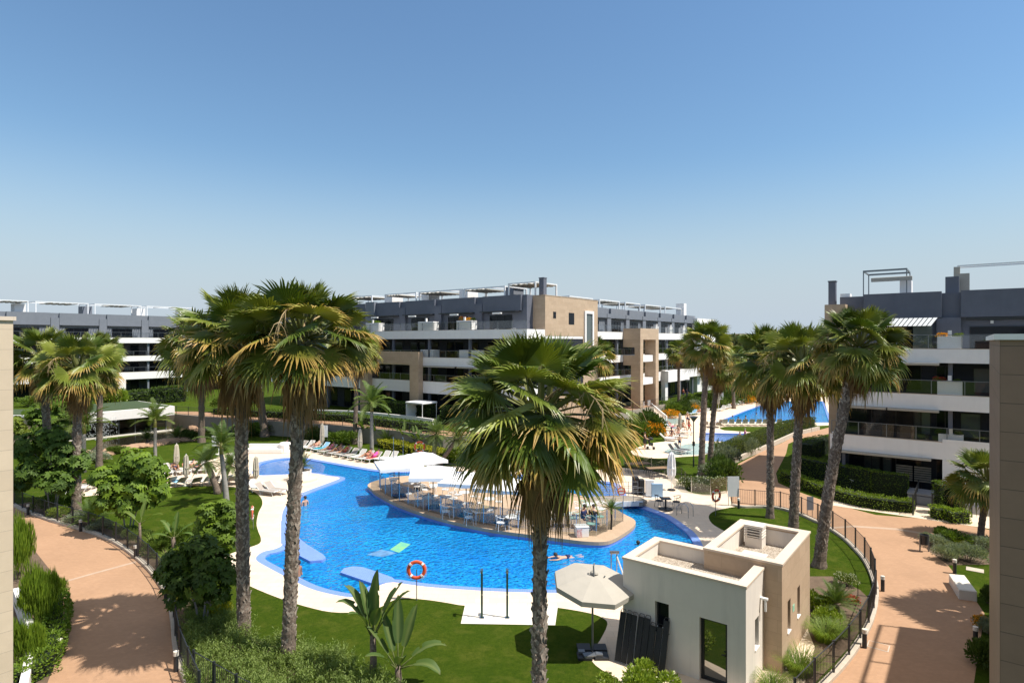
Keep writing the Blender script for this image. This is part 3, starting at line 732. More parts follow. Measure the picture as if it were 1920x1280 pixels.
# openings on the sunlit stone end (plane x = 0.02, looking +x)
def end_opening(name, y0, y1, z0, z1, frame, fm, gm='window_glass', proud=0.06):
    mb = MB(); x = 0.02
    if frame:
        mb.box(x, x + proud + .02, y0 - frame, y0, z0, z1 + frame); mb.box(x, x + proud + .02, y1, y1 + frame, z0, z1 + frame); mb.box(x, x + proud + .02, y0, y1, z1, z1 + frame)
        o = mb.build(name, fm, main_b, uv=False)
    else:
        mb.box(x, x + 0.02, y0 - .06, y1 + .06, z0 - .06, z1 + .06); o = mb.build(name, 'dark_frame', main_b, uv=False)
    g = MB(); g.box(x + 0.021, x + 0.03, y0, y1, z0, z1); g.build('pane', gm, o, uv=False)
end_opening('window', 4.9, 5.35, 13.3, 13.9, 0, None)
end_opening('window', 8.1, 9.15, 12.7, 13.9, 0, None)
end_opening('window', 11.75, 13.2, 10.2, 14.0, 0.32, 'white_render', 'pale_glass', 0.15)
# tan stone portal over two storeys
mb = MB(); mb.box(-25.9, -15.2, -0.75, -0.02, 8.0, 9.46); mb.box(-16.7, -15.2, -0.75, -0.02, 1.5, 7.99); mb.box(-25.9, -24.4, -0.75, -0.02, 1.5, 7.99)
mb.build('stone_portal', 'tan_stone', main_b)
for a, b, cv in ((-35.5, -29.6, (0.1, .9)), (-26.8, -20.8, (.0, .45)), (-20.2, -12.6, (0.0, 0.5)), (-12.4, -6.2, (0.0, .55)), (-5.6, -1.9, (0.0, 1.0)), (-46, -38, (.3, .8))):
    pergola(main_b, a, b, 4.2, 8.4, 15.75, 1.2 if a < -7 else 1.45, 3, cv)
for x in (-28.2, -21, -14.2, -7.0): 
    mb = MB(); mb.box(x - .7, x + .7, 6, 8, 15.75, 17.2); mb.build('rooftop_unit', 'slate_light' if x > -10 else 'white_render', main_b)
chimney(main_b, -0.9, 4.2, 15.7, 1.9, 0.6)
for x0, x1 in ((-20.0, -17.6), (-13.6, -10.6), (-7.2, -4.2), (-27, -24.6)):
    fold_awning(main_b, x1 - 1.2, x1, 1.2, 13.85, 'white_metal')
for x0, x1 in ((-15, -10), (-9.6, -4.6)): fold_awning(main_b, x0, x1, 0.0, 7.86)
mb = MB(); mb.box(-27.75, -26.0, 1.6, 2.19, 11.3, 15.9); mb.build('pier', 'slate_light', main_b)

# ------------------------------------------------ far wing on the right of it, sunlit
O2 = Vector((-0.05, 63.0, 0))
wing = thing('apartment_building', 'sunlit far wing with pale slate penthouse row, beyond the tan stone end', 'building', O2, TH2)
B2 = [(11.0, 11.98), (7.87, 8.83), (4.62, 6.0)]
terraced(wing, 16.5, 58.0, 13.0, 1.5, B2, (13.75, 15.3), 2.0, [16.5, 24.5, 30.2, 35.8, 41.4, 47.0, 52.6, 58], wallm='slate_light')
mb = MB(); mb.box(25.4, 31.4, -2.6, -0.02, 10.95, 12.5); mb.box(25.4, 26.3, -2.6, -0.02, 9.9, 10.94); mb.box(25.4, 26.3, -2.6, -1.75, 7.4, 9.89); mb.box(25.4, 26.3, -1.74, -0.02, 7.4, 8.8); mb.box(25.4, 26.3, -2.6, -1.2, 1.5, 7.39); mb.box(30.4, 31.4, -2.6, -0.9, 1.5, 10.94)
mb.build('stone_portal', 'tan_stone', wing)
for z in (7.87, 4.7): mb = MB(); mb.box(26.31, 30.39, -2.2, -0.02, z, z + .9); mb.build('balcony', 'white_render', wing)
for a, b, cv in ((17, 23, (0, .6)), (25, 31, (.2, 1)), (33, 38, (0, .7)), (40, 46, (.3, 1)), (48, 55, (.0, .5))): pergola(wing, a, b, 3.5, 7.5, 15.3, 1.25, 3, cv)
mb = MB(); mb.box(56.5, 66, 1.0, 9, 1.5, 14.9); mb.build('white_end', 'white_render', wing)
mb = MB(); mb.box(55.2, 56.4, 3, 4.5, 15.3, 17.6); mb.build('rooftop_unit', 'white_render', wing)
mb = MB(); mb.box(38.2, 39.2, -0.7, -0.02, 1.5, 6.2); mb.box(38.2, 47, -1.2, -0.021, 4.4, 6.1); mb.build('white_pier', 'white_render', wing)

# ------------------------------------------------ left block
O3 = Vector((-65.9, 100.0, 0))
lb_ = thing('apartment_building', 'long white banded block with slate top storey, at the left behind the palms', 'building', O3, TH2)
B3 = [(10.43, 11.33), (7.36, 8.25), (4.3, 5.5)]
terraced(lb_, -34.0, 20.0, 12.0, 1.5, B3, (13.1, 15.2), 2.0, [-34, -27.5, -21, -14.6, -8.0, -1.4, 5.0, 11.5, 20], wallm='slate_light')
for a, b, cv in ((-33, -26, None), (-25, -18.5, (.4, 1)), (-17.5, -11, (.5, 1)), (-10, -3, (.2, .8)), (-2, 5, (.3, .8)), (6, 14, None)): pergola(lb_, a, b, 3.5, 7.5, 15.2, 1.7, 3, cv, t=0.14)
for x in (-24, -11.6, -2.6, 5.6, 13):
    mb = MB(); mb.box(x - 0.7, x + 0.7, 5, 7, 15.2, 16.6); mb.build('rooftop_unit', 'white_render' if x != -2.6 else 'slate_light', lb_)
mb = MB(); mb.box(0.2, 1.3, -0.25, -0.02, 1.5, 5.4); mb.build('white_pier', 'white_render', lb_)

# ------------------------------------------------ right block, its facade in shade
O4 = Vector((23.27, 43.9, 0))
rb = thing('apartment_building', 'shaded block with three pale balcony bands and dark slate penthouse, at the right', 'building', O4, TH1)
RL = 24.0
B4 = [(9.27, 10.19), (6.13, 7.14), (2.87, 4.0)]
def rb_x(px, off=0.0): return lx(px, O4, D1, off, D2)
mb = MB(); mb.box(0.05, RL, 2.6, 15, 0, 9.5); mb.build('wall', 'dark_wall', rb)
for i, (z0, z1) in enumerate(B4):
    xe = [2.2, 0.6, 0.0][i]
    mb = MB(); mb.box(xe, RL, 0, 0.18, z0, z1); mb.box(xe + .18, RL, 0.181, 2.59, z0 + 0.02, z0 + 0.3); mb.box(xe, xe + 0.179, 0.181, 2.6, z0, z1)
    mb.build('balcony', 'white_render', rb)
    mb = MB(); mb.box(xe - .01, RL, -0.012, 0.2, z1 + .001, z1 + .03); mb.build('parapet_cap', 'coping_stone', rb, uv=False)
    glass_rail(rb, xe + 0.1, RL, 0.08, z1 + 0.03, 0.9, 1.75)
xs = rb_x(1767)
mb = MB(); mb.box(xs, RL, -0.02, -0.003, 4.0, 4.22); mb.box(xs, xs + 2.9, -0.021, -0.002, 0, 2.86); mb.box(xs, xs + .2, 0.0, 2.6, 0, 2.86); mb.build('white_pier', 'white_render', rb)
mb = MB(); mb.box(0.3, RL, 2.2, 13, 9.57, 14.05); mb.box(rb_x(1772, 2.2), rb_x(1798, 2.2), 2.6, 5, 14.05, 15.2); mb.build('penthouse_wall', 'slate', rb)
mb = MB(); mb.box(rb_x(1546, 1.0), rb_x(1585, 1.0), 1.0, 6, 9.57, 13.45); mb.box(-0.6, 0.0, 3, 10, 0, 9.56); mb.build('stone_end', 'tan_stone', rb)
for a, b in ((1.9, rb_x(1766, 2.2)), (rb_x(1802, 2.2), RL)):
    mb = MB(); mb.box(a, b, 1.85, 2.197, 12.35, 14.16); mb.build('parapet', 'slate', rb)
mb = MB(); mb.box(rb_x(1766, 2.2) - .3, rb_x(1802, 2.2), 1.95, 2.196, 9.6, 12.34); mb.build('pier', 'slate', rb)
chimney(rb, rb_x(1561, 3.0), 3.0, 13.55, 1.75, 0.5)
mb = MB(); mb.box(rb_x(1576, 3), rb_x(1594, 3), 2.9, 3.8, 13.55, 14.35); mb.build('rooftop_unit', 'white_render', rb)
# pergola frame and awning on the roof
a, b = rb_x(1619, 4.5), rb_x(1700, 4.5)
pergola(rb, a, b, 4.5, 7.5, 14.05, 2.0, 1, None, 'grey_metal', 0.07)
mb = MB(); mb.box(rb_x(1634, 4.5), rb_x(1711, 4.5), 4.2, 4.45, 15.25, 15.55); mb.build('awning', 'beige_canvas', rb, uv=False, bevel=.03)
mb = MB(); mb.box(rb_x(1687, 5), rb_x(1709, 5), 5, 6.2, 14.05, 15.3); mb.build('rooftop_unit', 'white_render', rb)
mb = MB(); mb.box(rb_x(1788, 4.0), rb_x(1818, 4.0), 4, 5, 14.05, 15.5); mb.box(rb_x(1788, 4.0), rb_x(1800, 4.0), 4.1, 4.9, 15.5, 16.0); mb.build('rooftop_unit', 'beige_canvas', rb)
mb = MB(); xa = rb_x(1795, 3.4); mb.box(xa, RL, 3.4, 3.46, 15.95, 16.03); mb.box(xa, RL, 4.6, 4.66, 15.95, 16.03); mb.build('pergola', 'white_metal', rb, uv=False)
# penthouse openings
x0, x1 = rb_x(1640, 2.2), rb_x(1753, 2.2)
window(rb, x0 + .2, x1 - .3, 2.19, 9.6, 12.0, 4)
mb = MB(); xg = rb_x(1712, 1.6); mb.box(xg, rb_x(1748, 1.6), 1.55, 1.58, 9.6, 11.9); mb.build('sliding_door', 'pale_glass', rb, uv=False)
o = awning_slats(rb, x0, x1, 2.19, 12.05, 1.35, 12)
mb = MB(); 
for i in range(11):
    u = x0 + 0.5 + (x1 - x0 - .6) * i / 11; w_ = .22
    mb.add([(u + .35, .86, 12.32), (u + .35 + w_, .86, 12.32), (u + w_, .45, 11.76), (u, .45, 11.76), (u + .35, .88, 12.32), (u + .35 + w_, .88, 12.32), (u + w_, .47, 11.76), (u, .47, 11.76)], [(0, 3, 2, 1), (4, 5, 6, 7), (0, 1, 5, 4), (2, 3, 7, 6), (1, 2, 6, 5), (3, 0, 4, 7)])
mb.build('awning', 'sun_stripe', rb, uv=False)
awning_slats(rb, rb_x(1812, 2.2), RL, 2.19, 12.15, 1.0, 12)
window(rb, rb_x(1818, 2.2), RL - 2, 2.19, 9.6, 11.7, 3)
mb = MB(); mb.box(rb_x(1857, 2.2), rb_x(1863, 2.2), 2.1, 2.18, 11.9, 12.1); mb.build('wall_lamp', 'white_plastic', rb, uv=False)
# lower storeys
for z0, z1, wl in ((7.2, 8.9, ((1824, 1880),)), (4.1, 5.8, ((1713, 1746), (1800, 1840))), (0.1, 2.4, ((1620, 1650), (1655, 1672)))):
    for pa, pb in wl:
        window(rb, rb_x(pa, 2.6), rb_x(pb, 2.6), 2.59, z0, z1, 1, 'pale_glass')
    window(rb, 0.8, 5.4, 2.59, z0, z1 + .1, 3); window(rb, rb_x(1755, 2.6), rb_x(1790, 2.6), 2.59, z0, z1 + .1, 2)
for z0, z1 in ((7.14, 9.27), (4.0, 6.13)):
    x = rb_x(1782, 0.5); mb = MB(); mb.box(x - .12, x + .12, .45, .7, z0, z1); mb.build('column', 'slate', rb)
x = rb_x(1582, 0.5); mb = MB(); mb.box(x - .1, x + .1, .45, .66, 0, 2.87); mb.build('column', 'slate', rb)
fold_awning(rb, rb_x(1663, -.1), rb_x(1761, -.1), 0, 9.26)
fold_awning(rb, rb_x(1581, -.1), rb_x(1663, -.1) - .05, 0, 6.12); fold_awning(rb, rb_x(1664, -.1), rb_x(1761, -.1), 0, 6.12)
fold_awning(rb, rb_x(1566, -.1), rb_x(1746, -.1), 0, 2.86)
# slatted blinds in the ground floor
for pa, pb in ((1680, 1711), (1714, 1746)):
    mb = MB(); a, b = rb_x(pa, 2.4), rb_x(pb, 2.4)
    for k in range(7): mb.box(a, b, 2.40, 2.43, 0.75 + k * 0.16, 0.86 + k * 0.16)
    mb.build('blind', 'beige_canvas', rb, uv=False)
mb = MB(); a, b = rb_x(1556, -3.0), RL
mb.sheet([[Vector((a, -5.2, 0)), Vector((b, -5.2, 0)), Vector((b, 2.6, 0)), Vector((a, 2.6, 0))]], 0.018); mb.build('patio', 'cream_stone', rb)

# ------------------------------------------------ near walls of our own building
O5 = Vector((6.505, 8.0, 0))
nb_ = thing('apartment_building', 'grey stone clad pier with white cap, close at the right edge', 'building', O5, TH1)
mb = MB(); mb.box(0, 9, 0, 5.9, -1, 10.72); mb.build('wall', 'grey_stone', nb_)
mb = MB(); mb.box(-0.06, 9, -0.05, 5.95, 10.722, 10.80); mb.build('parapet_cap', 'white_render', nb_)
q = Vector((20.8, 20.6, 0)) - O5; qx, qy = q.dot(D1), q.dot(D2)
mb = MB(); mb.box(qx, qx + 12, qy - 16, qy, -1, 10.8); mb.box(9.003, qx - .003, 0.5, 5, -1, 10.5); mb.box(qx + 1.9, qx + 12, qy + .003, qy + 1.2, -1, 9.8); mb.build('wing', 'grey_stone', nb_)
mb = MB()
for k in range(9): mb.box(qx + 0.05, qx + 0.11, qy - 0.11 - 1.6 * k, qy - .05 - 1.6 * k, 10.8, 11.9)
mb.box(qx + 0.04, qx + 0.13, qy - 14, qy - .04, 11.9, 11.97); mb.build('railing', 'grey_metal', nb_, uv=False)

O6 = Vector((-12.47, 15.0, 0))
lw = thing('stone_wall', 'sunlit pale stone clad wall with a cream cap, cut by the left edge', 'wall', O6, TH2)
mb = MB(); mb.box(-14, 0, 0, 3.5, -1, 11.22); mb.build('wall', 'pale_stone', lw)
mb = MB(); mb.box(-14, 0.05, -0.05, 3.5, 11.222, 11.32); mb.build('parapet_cap', 'coping_stone', lw)

# ------------------------------------------------ service kiosk
O7 = Vector((3.81, 20.59, 0))
kio = thing('service_kiosk', 'small flat kiosk of pale render and tan stone with gravel roofs', 'building', O7, TH1)
def ring_wall(mb, x0, x1, y0, y1, z0, z1, t, mi=0):
    mb.box(x0, x1, y0, y0 + t, z0, z1, mi); mb.box(x0, x1, y1 - t, y1, z0, z1, mi)
    mb.box(x0, x0 + t, y0 + t, y1 - t, z0, z1, mi); mb.box(x1 - t, x1, y0 + t, y1 - t, z0, z1, mi)
kx = lambda px: lx(px, O7, D1)
wx0, wx1 = kx(1228), kx(1254); dx0, dx1 = kx(1311.5), kx(1363.5)
W1z, W2z = 1.18, 2.12; DZ = 2.0
# front wall with its two openings, side walls, back wall
mb = MB(); t = 0.26
mb.box(0, wx0, 0, t, 0, 3.25); mb.box(wx0, wx1, 0, t, 0, W1z); mb.box(wx0, wx1, 0, t, W2z, 3.25); mb.box(wx1, dx0, 0, t, 0, 3.25)
mb.box(dx0, dx1, 0, t, DZ, 3.25); mb.box(dx1, 4.09, 0, t, 0, 3.25)
mb.box(0, t, t, 2.65, 0, 3.25); mb.box(t, 2.1, 2.65 - t, 2.65, 0, 3.25)
ys, ye = 0.95, 1.38
mb.box(4.09 - t, 4.09, t, ys, 0, 3.25); mb.box(4.09 - t, 4.09, ye, 1.998, 0, 3.25); mb.box(4.09 - t, 4.09, ys, ye, 0, 1.0); mb.box(4.09 - t, 4.09, ys, ye, 1.95, 3.25)
mb.build('wall', 'kiosk_render', kio)
mb = MB(); mb.box(t, 4.09 - t, t, 1.998, 2.62, 2.80); mb.box(t, 2.1, 2.0, 2.65 - t, 2.62, 2.80); mb.build('roof', 'gravel', kio)
mb = MB(); c0, c1 = 3.251, 3.32
mb.box(-0.03, 4.12, -0.03, 0.30, c0, c1); mb.box(-0.03, 0.30, 0.30, 2.68, c0, c1); mb.box(0.30, 2.098, 2.36, 2.68, c0, c1); mb.box(3.79, 4.12, 0.30, 1.997, c0, c1)
mb.build('parapet_cap', 'coping_stone', kio, uv=True)
mb = MB(); x0, x1, y0, y1, tt = 2.1, 4.64, 2.0, 6.2, 0.26
mb.box(x0, x1, y0, y0 + tt, 0, 3.46); mb.box(x0, x1, y1 - tt, y1, 0, 3.46); mb.box(x0, x0 + tt, y0 + tt, y1 - tt, 0, 3.46)
yy = [2.75, 3.15, 4.15, 4.55]
mb.box(x1 - tt, x1, y0 + tt, yy[0], 0, 3.46); mb.box(x1 - tt, x1, yy[1], yy[2], 0, 3.46); mb.box(x1 - tt, x1, yy[3], y1 - tt, 0, 3.46)
for k in (0, 2): mb.box(x1 - tt, x1, yy[k], yy[k + 1], 0, 1.0); mb.box(x1 - tt, x1, yy[k], yy[k + 1], 2.05, 3.46)
mb.build('stone_wall', 'tan_stone', kio)
mb = MB(); mb.box(x0 + tt, x1 - tt, y0 + tt, y1 - tt, 2.55, 2.82); mb.build('roof', 'gravel', kio)
mb = MB(); mb.box(x0 + tt, x1 - tt, y1 - tt - .012, y1 - tt - .002, 2.82, 3.4); mb.box(x0 + tt + .002, x0 + tt + .012, y0 + tt, y1 - tt - .013, 2.82, 3.4); mb.build('parapet_lining', 'kiosk_render', kio)
mb = MB(); c0, c1 = 3.461, 3.53
mb.box(x0 - .03, x1 + .03, y0 - .03, y0 + .31, c0, c1); mb.box(x0 - .03, x1 + .03, y1 - .31, y1 + .03, c0, c1); mb.box(x0 - .03, x0 + .31, y0 + .31, y1 - .31, c0, c1); mb.box(x1 - .31, x1 + .03, y0 + .31, y1 - .31, c0, c1)
mb.build('parapet_cap', 'coping_stone', kio)
for k in (0, 2):
    mb = MB(); mb.box(x1 - 0.2, x1 - .17, yy[k], yy[k + 1], 1.0, 2.05); w_ = mb.build('window', 'window_glass', kio, uv=False)
    mb = MB(); mb.box(x1 - .26, x1 + .03, yy[k] - .01, yy[k + 1] + .01, 0.965, 1.001); mb.build('sill', 'white_render', w_, uv=False)
mb = MB(); mb.box(4.09 - .2, 4.09 - .17, ys, ye, 1.0, 1.95); w_ = mb.build('window', 'window_glass', kio, uv=False)
mb = MB(); mb.box(4.09 - .26, 4.12, ys - .01, ye + .01, .965, 1.001); mb.build('sill', 'white_render', w_, uv=False)
o = window(kio, wx0, wx1, 0.24, W1z, W2z, 1, 'window_glass', 'dark_frame', 0.06, 0.06)
mb = MB(); mb.box(wx0 - .02, wx1 + .02, -0.03, 0.17, W1z - .035, W1z + .002); mb.build('sill', 'dark_frame', o, uv=False)
mb = MB(); tq = 0.09
mb.box(dx0, dx0 + tq, 0.14, 0.22, 0, DZ); mb.box(dx1 - tq, dx1, 0.14, 0.22, 0, DZ); mb.box(dx0 + tq, dx1 - tq, .14, .22, DZ - tq, DZ); mb.box(dx0 + tq, dx1 - tq, .14, .22, 0.02, .02 + tq)
dr = mb.build('door', 'dark_frame', kio, uv=False)
mb = MB(); mb.box(dx0 + tq, dx1 - tq, .18, .20, .11, DZ - tq); mb.build('pane', 'door_glass', dr, uv=False)
mb = MB(); mb.box(dx1 - .10, dx1 - .07, .05, .139, .98, 1.02); mb.box(dx1 - .19, dx1 - .07, .05, .075, .98, 1.02); mb.build('handle', 'dark_metal', dr, uv=False)
# roof vent with louvres, hatch, water spout, small green sign on the stone wall
mb = MB(); vx, vy = 2.55, 5.2; mb.box(vx, vx + .62, vy, vy + .55, 2.82, 3.18)
for k in range(4): mb.box(vx, vx + .08, vy, vy + .55, 3.18 + .1 * k, 3.28 + .1 * k); 
for k in range(4): mb.box(vx - .03, vx + .65, vy - .03, vy + .5, 3.22 + .1 * k, 3.25 + .1 * k)
mb.box(vx - .03, vx + .66, vy - .03, vy + .58, 3.58, 3.66); mb.box(vx + .54, vx + .62, vy, vy + .55, 3.18, 3.58); mb.build('roof_vent', 'kiosk_render', kio)
mb = MB(); mb.box(2.75, 3.6, 3.85, 4.45, 2.88, 2.92, rz=0); mb.build('roof_hatch', 'stone_white', kio)
mb = MB(); mb.box(4.092, 4.32, 1.5, 1.62, 2.42, 2.48); mb.box(4.22, 4.28, 1.53, 1.59, 2.05, 2.42); mb.build('water_spout', 'white_plastic', kio)
paint('sign_green', (0.1, 0.5, 0.3), (0.5, 0.75, 0.62), 30, 0.4)
mb = MB(); mb.box(x1 + .001, x1 + .012, 3.45, 3.68, 1.45, 1.68); mb.build('notice', 'sign_green', kio, uv=False)

# ------------------------------------------------ glass pavilion with a turf roof and waterfall
O8 = G(313, 806.8)
pv = thing('glass_pavilion', 'low glass pavilion with white fascia and green turf roof, beside the pond', 'building', O8, TH2)
mb = MB(); mb.box(-10.6, 0.5, -0.9, 9.5, 1.93, 2.95); mb.build('roof', 'white_render', pv)
mb = MB(); mb.box(-10.3, 0.1, -0.5, 9.1, 2.951, 3.02); mb.build('turf_roof', 'turf', pv)
mb = MB(); mb.box(-10.2, 0, 6.5, 6.7, 0, 1.92); mb.box(-10.2, -10.0, 0.2, 6.5, 0, 1.92); mb.build('wall', 'tan_stone', pv)
mb = MB()
for k in range(7): mb.box(-10.2 + k * 1.68, -10.12 + k * 1.68, 0.0, 0.08, 0.1, 1.93)
mb.box(-10.2, 0, -0.03, 0.1, 0.0, 0.15); fr = mb.build('window', 'grey_metal', pv, uv=False)
mb = MB(); mb.box(-10.1, -0.05, 0.03, 0.05, 0.15, 1.93); mb.box(-0.02, 0.0, 0.1, 6.4, 0.1, 1.93); mb.build('pane', 'smoke_glass', fr, uv=False)
mb = MB(); mb.box(-10.4, 0.6, -0.55, -0.05, -0.05, 0.10); mb.build('plinth', 'stone_white', pv)
mb = MB(); mb.box(-9.98, -.1, .3, 6.4, 0.0, 0.04); mb.build('floor_finish', 'dark_wall', pv)
tw = thing('stone_wall', 'tan stone side wall with a flat lawn top, left of the waterfall', 'wall', at(-40, 62, 0) , 0)
mb = MB(); mb.box(-6, 7.2, 0, 5, 0, 2.9); mb.build('wall', 'tan_stone', tw)
mb = MB(); mb.box(-6, 7.4, -0.15, 5, 2.901, 3.1); mb.build('parapet_cap', 'white_render', tw)
mb = MB(); mb.box(-5.8, 7.2, 0.1, 4.9, 3.101, 3.16); mb.build('turf_roof', 'turf', tw)
# falling water: hundreds of drops and strands off the fascia
random.seed(11); mb = MB()
for k in range(420):
    x = random.gauss(-7.4, 0.85); x = max(-9.3, min(-5.8, x)); y = -1.0 - abs(random.gauss(0, 0.22)) - .02; z = 2.2 * (1 - random.random() ** 1.4); l = 0.05 + 0.16 * random.random(); w = 0.012 + .012 * random.random()
    y -= 0.25 * (2.2 - z) / 2.2
    mb.add([(x - w, y, z), (x, y - w, z), (x + w, y, z), (x, y + w, z), (x, y, z + l), (x, y, z - l * .5)], [(0, 1, 4), (1, 2, 4), (2, 3, 4), (3, 0, 4), (1, 0, 5), (2, 1, 5), (3, 2, 5), (0, 3, 5)])
o = mb.build('waterfall', 'foam', None, uv=False); o.location = O8; o.rotation_euler.z = TH2
tag(o, 'white curtain of falling water off the pavilion roof into the pond', 'waterfall'); o['kind'] = 'stuff'
# ================================================================== VEGETATION
def lerp3(a, b, t): return tuple(x + (y - x) * t for x, y in zip(a, b))
STRAW = (0.66, 0.37, 0.10); TAN = (0.38, 0.235, 0.11); BROWN = (0.20, 0.115, 0.055)
def fan_leaf(mb, base, az, el, Lp, Rb, rnd, nseg=26, spread=2.15, age=0.5, dead=False, fold=0.05, droop=0.35):
    """one costapalmate fan: petiole, pleated blade, free drooping tips; age 0 young .. 1 old"""
    d0 = Vector((math.cos(az) * math.cos(el), math.sin(az) * math.cos(el), math.sin(el)))
    # petiole arches down a little
    pts = []; p = Vector(base); d = d0.copy()
    for k in range(5):
        pts.append(p.copy()); p = p + d * (Lp / 4); d = (d + Vector((0, 0, -0.07 - 0.06 * (1 - abs(el)) * (not dead)))).normalized()
    pts = pts[:5]; tip = pts[-1]; d = (pts[-1] - pts[-2]).normalized()
    s_ = d.cross(Vector((0, 0, 1)))
    s_ = s_.normalized() if s_.length > 0.05 else Vector((math.sin(az), -math.cos(az), 0))
    roll = rnd.uniform(-0.75, 0.75); 
    n = s_.cross(d).normalized()
    s_, n = (s_ * math.cos(roll) + n * math.sin(roll)), (n * math.cos(roll) - s_ * math.sin(roll))
    dd = (d * math.cos(0.25) - n * math.sin(0.25)).normalized(); n = s_.cross(dd).normalized(); d = dd
    green = lerp3((0.080, 0.135, 0.014), (0.310, 0.335, 0.055), rnd.random() ** 1.2 * (0.8 + 0.2 * (1 - age)))
    if age < 0.2: green = lerp3(green, (0.15, 0.20, 0.04), 0.4)
    if dead: green = lerp3(TAN, BROWN, rnd.random())
    tipc = STRAW if not dead else lerp3(TAN, BROWN, rnd.random())
    pc = (0.16, 0.17, 0.05) if not dead else BROWN
    # petiole as a flat 3 sided strap
    o = len(mb.v)
    for i, q in enumerate(pts):
        w = 0.035 - 0.004 * i
        for u in (s_ * w, -s_ * w, -n * w * 0.8): mb.v.append(tuple(q + u)); mb.c.append(pc)
    for i in range(4):
        for k in range(3):
            mb.f.append((o + i * 3 + k, o + i * 3 + (k + 1) % 3, o + i * 3 + 3 + (k + 1) % 3, o + i * 3 + 3 + k)); mb.m.append(0)
    tt = rnd.uniform(0.50, 0.66)                       # how far the segments are joined
    yel = (min(1.0, max(0.0, (age - 0.28) * 3)) * rnd.uniform(0.75, 1.35)) if rnd.random() < 0.42 else max(0.0, (age - 0.3) * 0.6) * rnd.random()
    cup = rnd.uniform(0.02, 0.22) if not dead else rnd.uniform(0.4, 0.8)
    def pos(th, r, up=0.0, dr=0.0):
        q = tip + (d * math.cos(th) + s_ * math.sin(th)) * (r * Rb) + n * (up - cup * math.sin(th) ** 2 * r * Rb * 0.7)
        q.z -= dr
        return q
    dth = 2 * spread / nseg
    rows_edge = []
    for j in range(nseg + 1):
        th = -spread + j * dth
        f = 0.72 + 0.28 * math.cos(th * 0.62)
        e0 = len(mb.v); mb.v.append(tuple(pos(th, 0.05))); mb.c.append(lerp3(green, (0.25, 0.26, 0.07), 0.35))
        mb.v.append(tuple(pos(th, tt * f, -fold * 0.6 * Rb, droop * 0.10 * Rb))); mb.c.append(lerp3(green, tipc, min(0.75, yel * 0.25)))
        rows_edge.append(e0)
    for j in range(nseg):
        th = -spread + (j + 0.5) * dth; f = (0.72 + 0.28 * math.cos(th * 0.62)) * rnd.uniform(0.9, 1.06)
        dr = droop * Rb * rnd.uniform(0.3, 2.0); tw = rnd.uniform(-0.11, 0.11)
        c1 = lerp3(green, (0.02, 0.05, 0.008), rnd.random() * 0.25)
        k_t = min(1.0, 0.20 + yel * 1.0 + rnd.uniform(-0.12, 0.12)); k_m = min(1.0, max(0.0, yel * 0.62 - 0.12 + rnd.uniform(-0.1, 0.1)))
        b = len(mb.v); a0, a1 = rows_edge[j], rows_edge[j + 1]
        for r, up, q, col in ((0.05, 0.0, 0, green), (tt * f, fold * Rb * 0.6, 0.10, c1)):
            mb.v.append(tuple(pos(th, r, up, dr * q))); mb.c.append(col)
        w = dth * 0.24
        mr = tt + (1 - tt) * 0.52
        for q, u in ((th - w + tw * .5, 0.0), (th + tw * .5, fold * Rb * 0.35), (th + w + tw * .5, 0.0)):
            mb.v.append(tuple(pos(q, mr * f, u, dr * 0.45))); mb.c.append(lerp3(c1, tipc, k_m))
        mb.v.append(tuple(pos(th + tw, f, 0.0, dr * 1.35))); mb.c.append(lerp3(c1, tipc, k_t))
        for fc in ((a0, a0 + 1, b + 1, b), (b, b + 1, a1 + 1, a1), (a0 + 1, b + 2, b + 3, b + 1), (b + 1, b + 3, b + 4, a1 + 1), (b + 2, b + 5, b + 3), (b + 3, b + 5, b + 4)):
            mb.f.append(fc); mb.m.append(0)
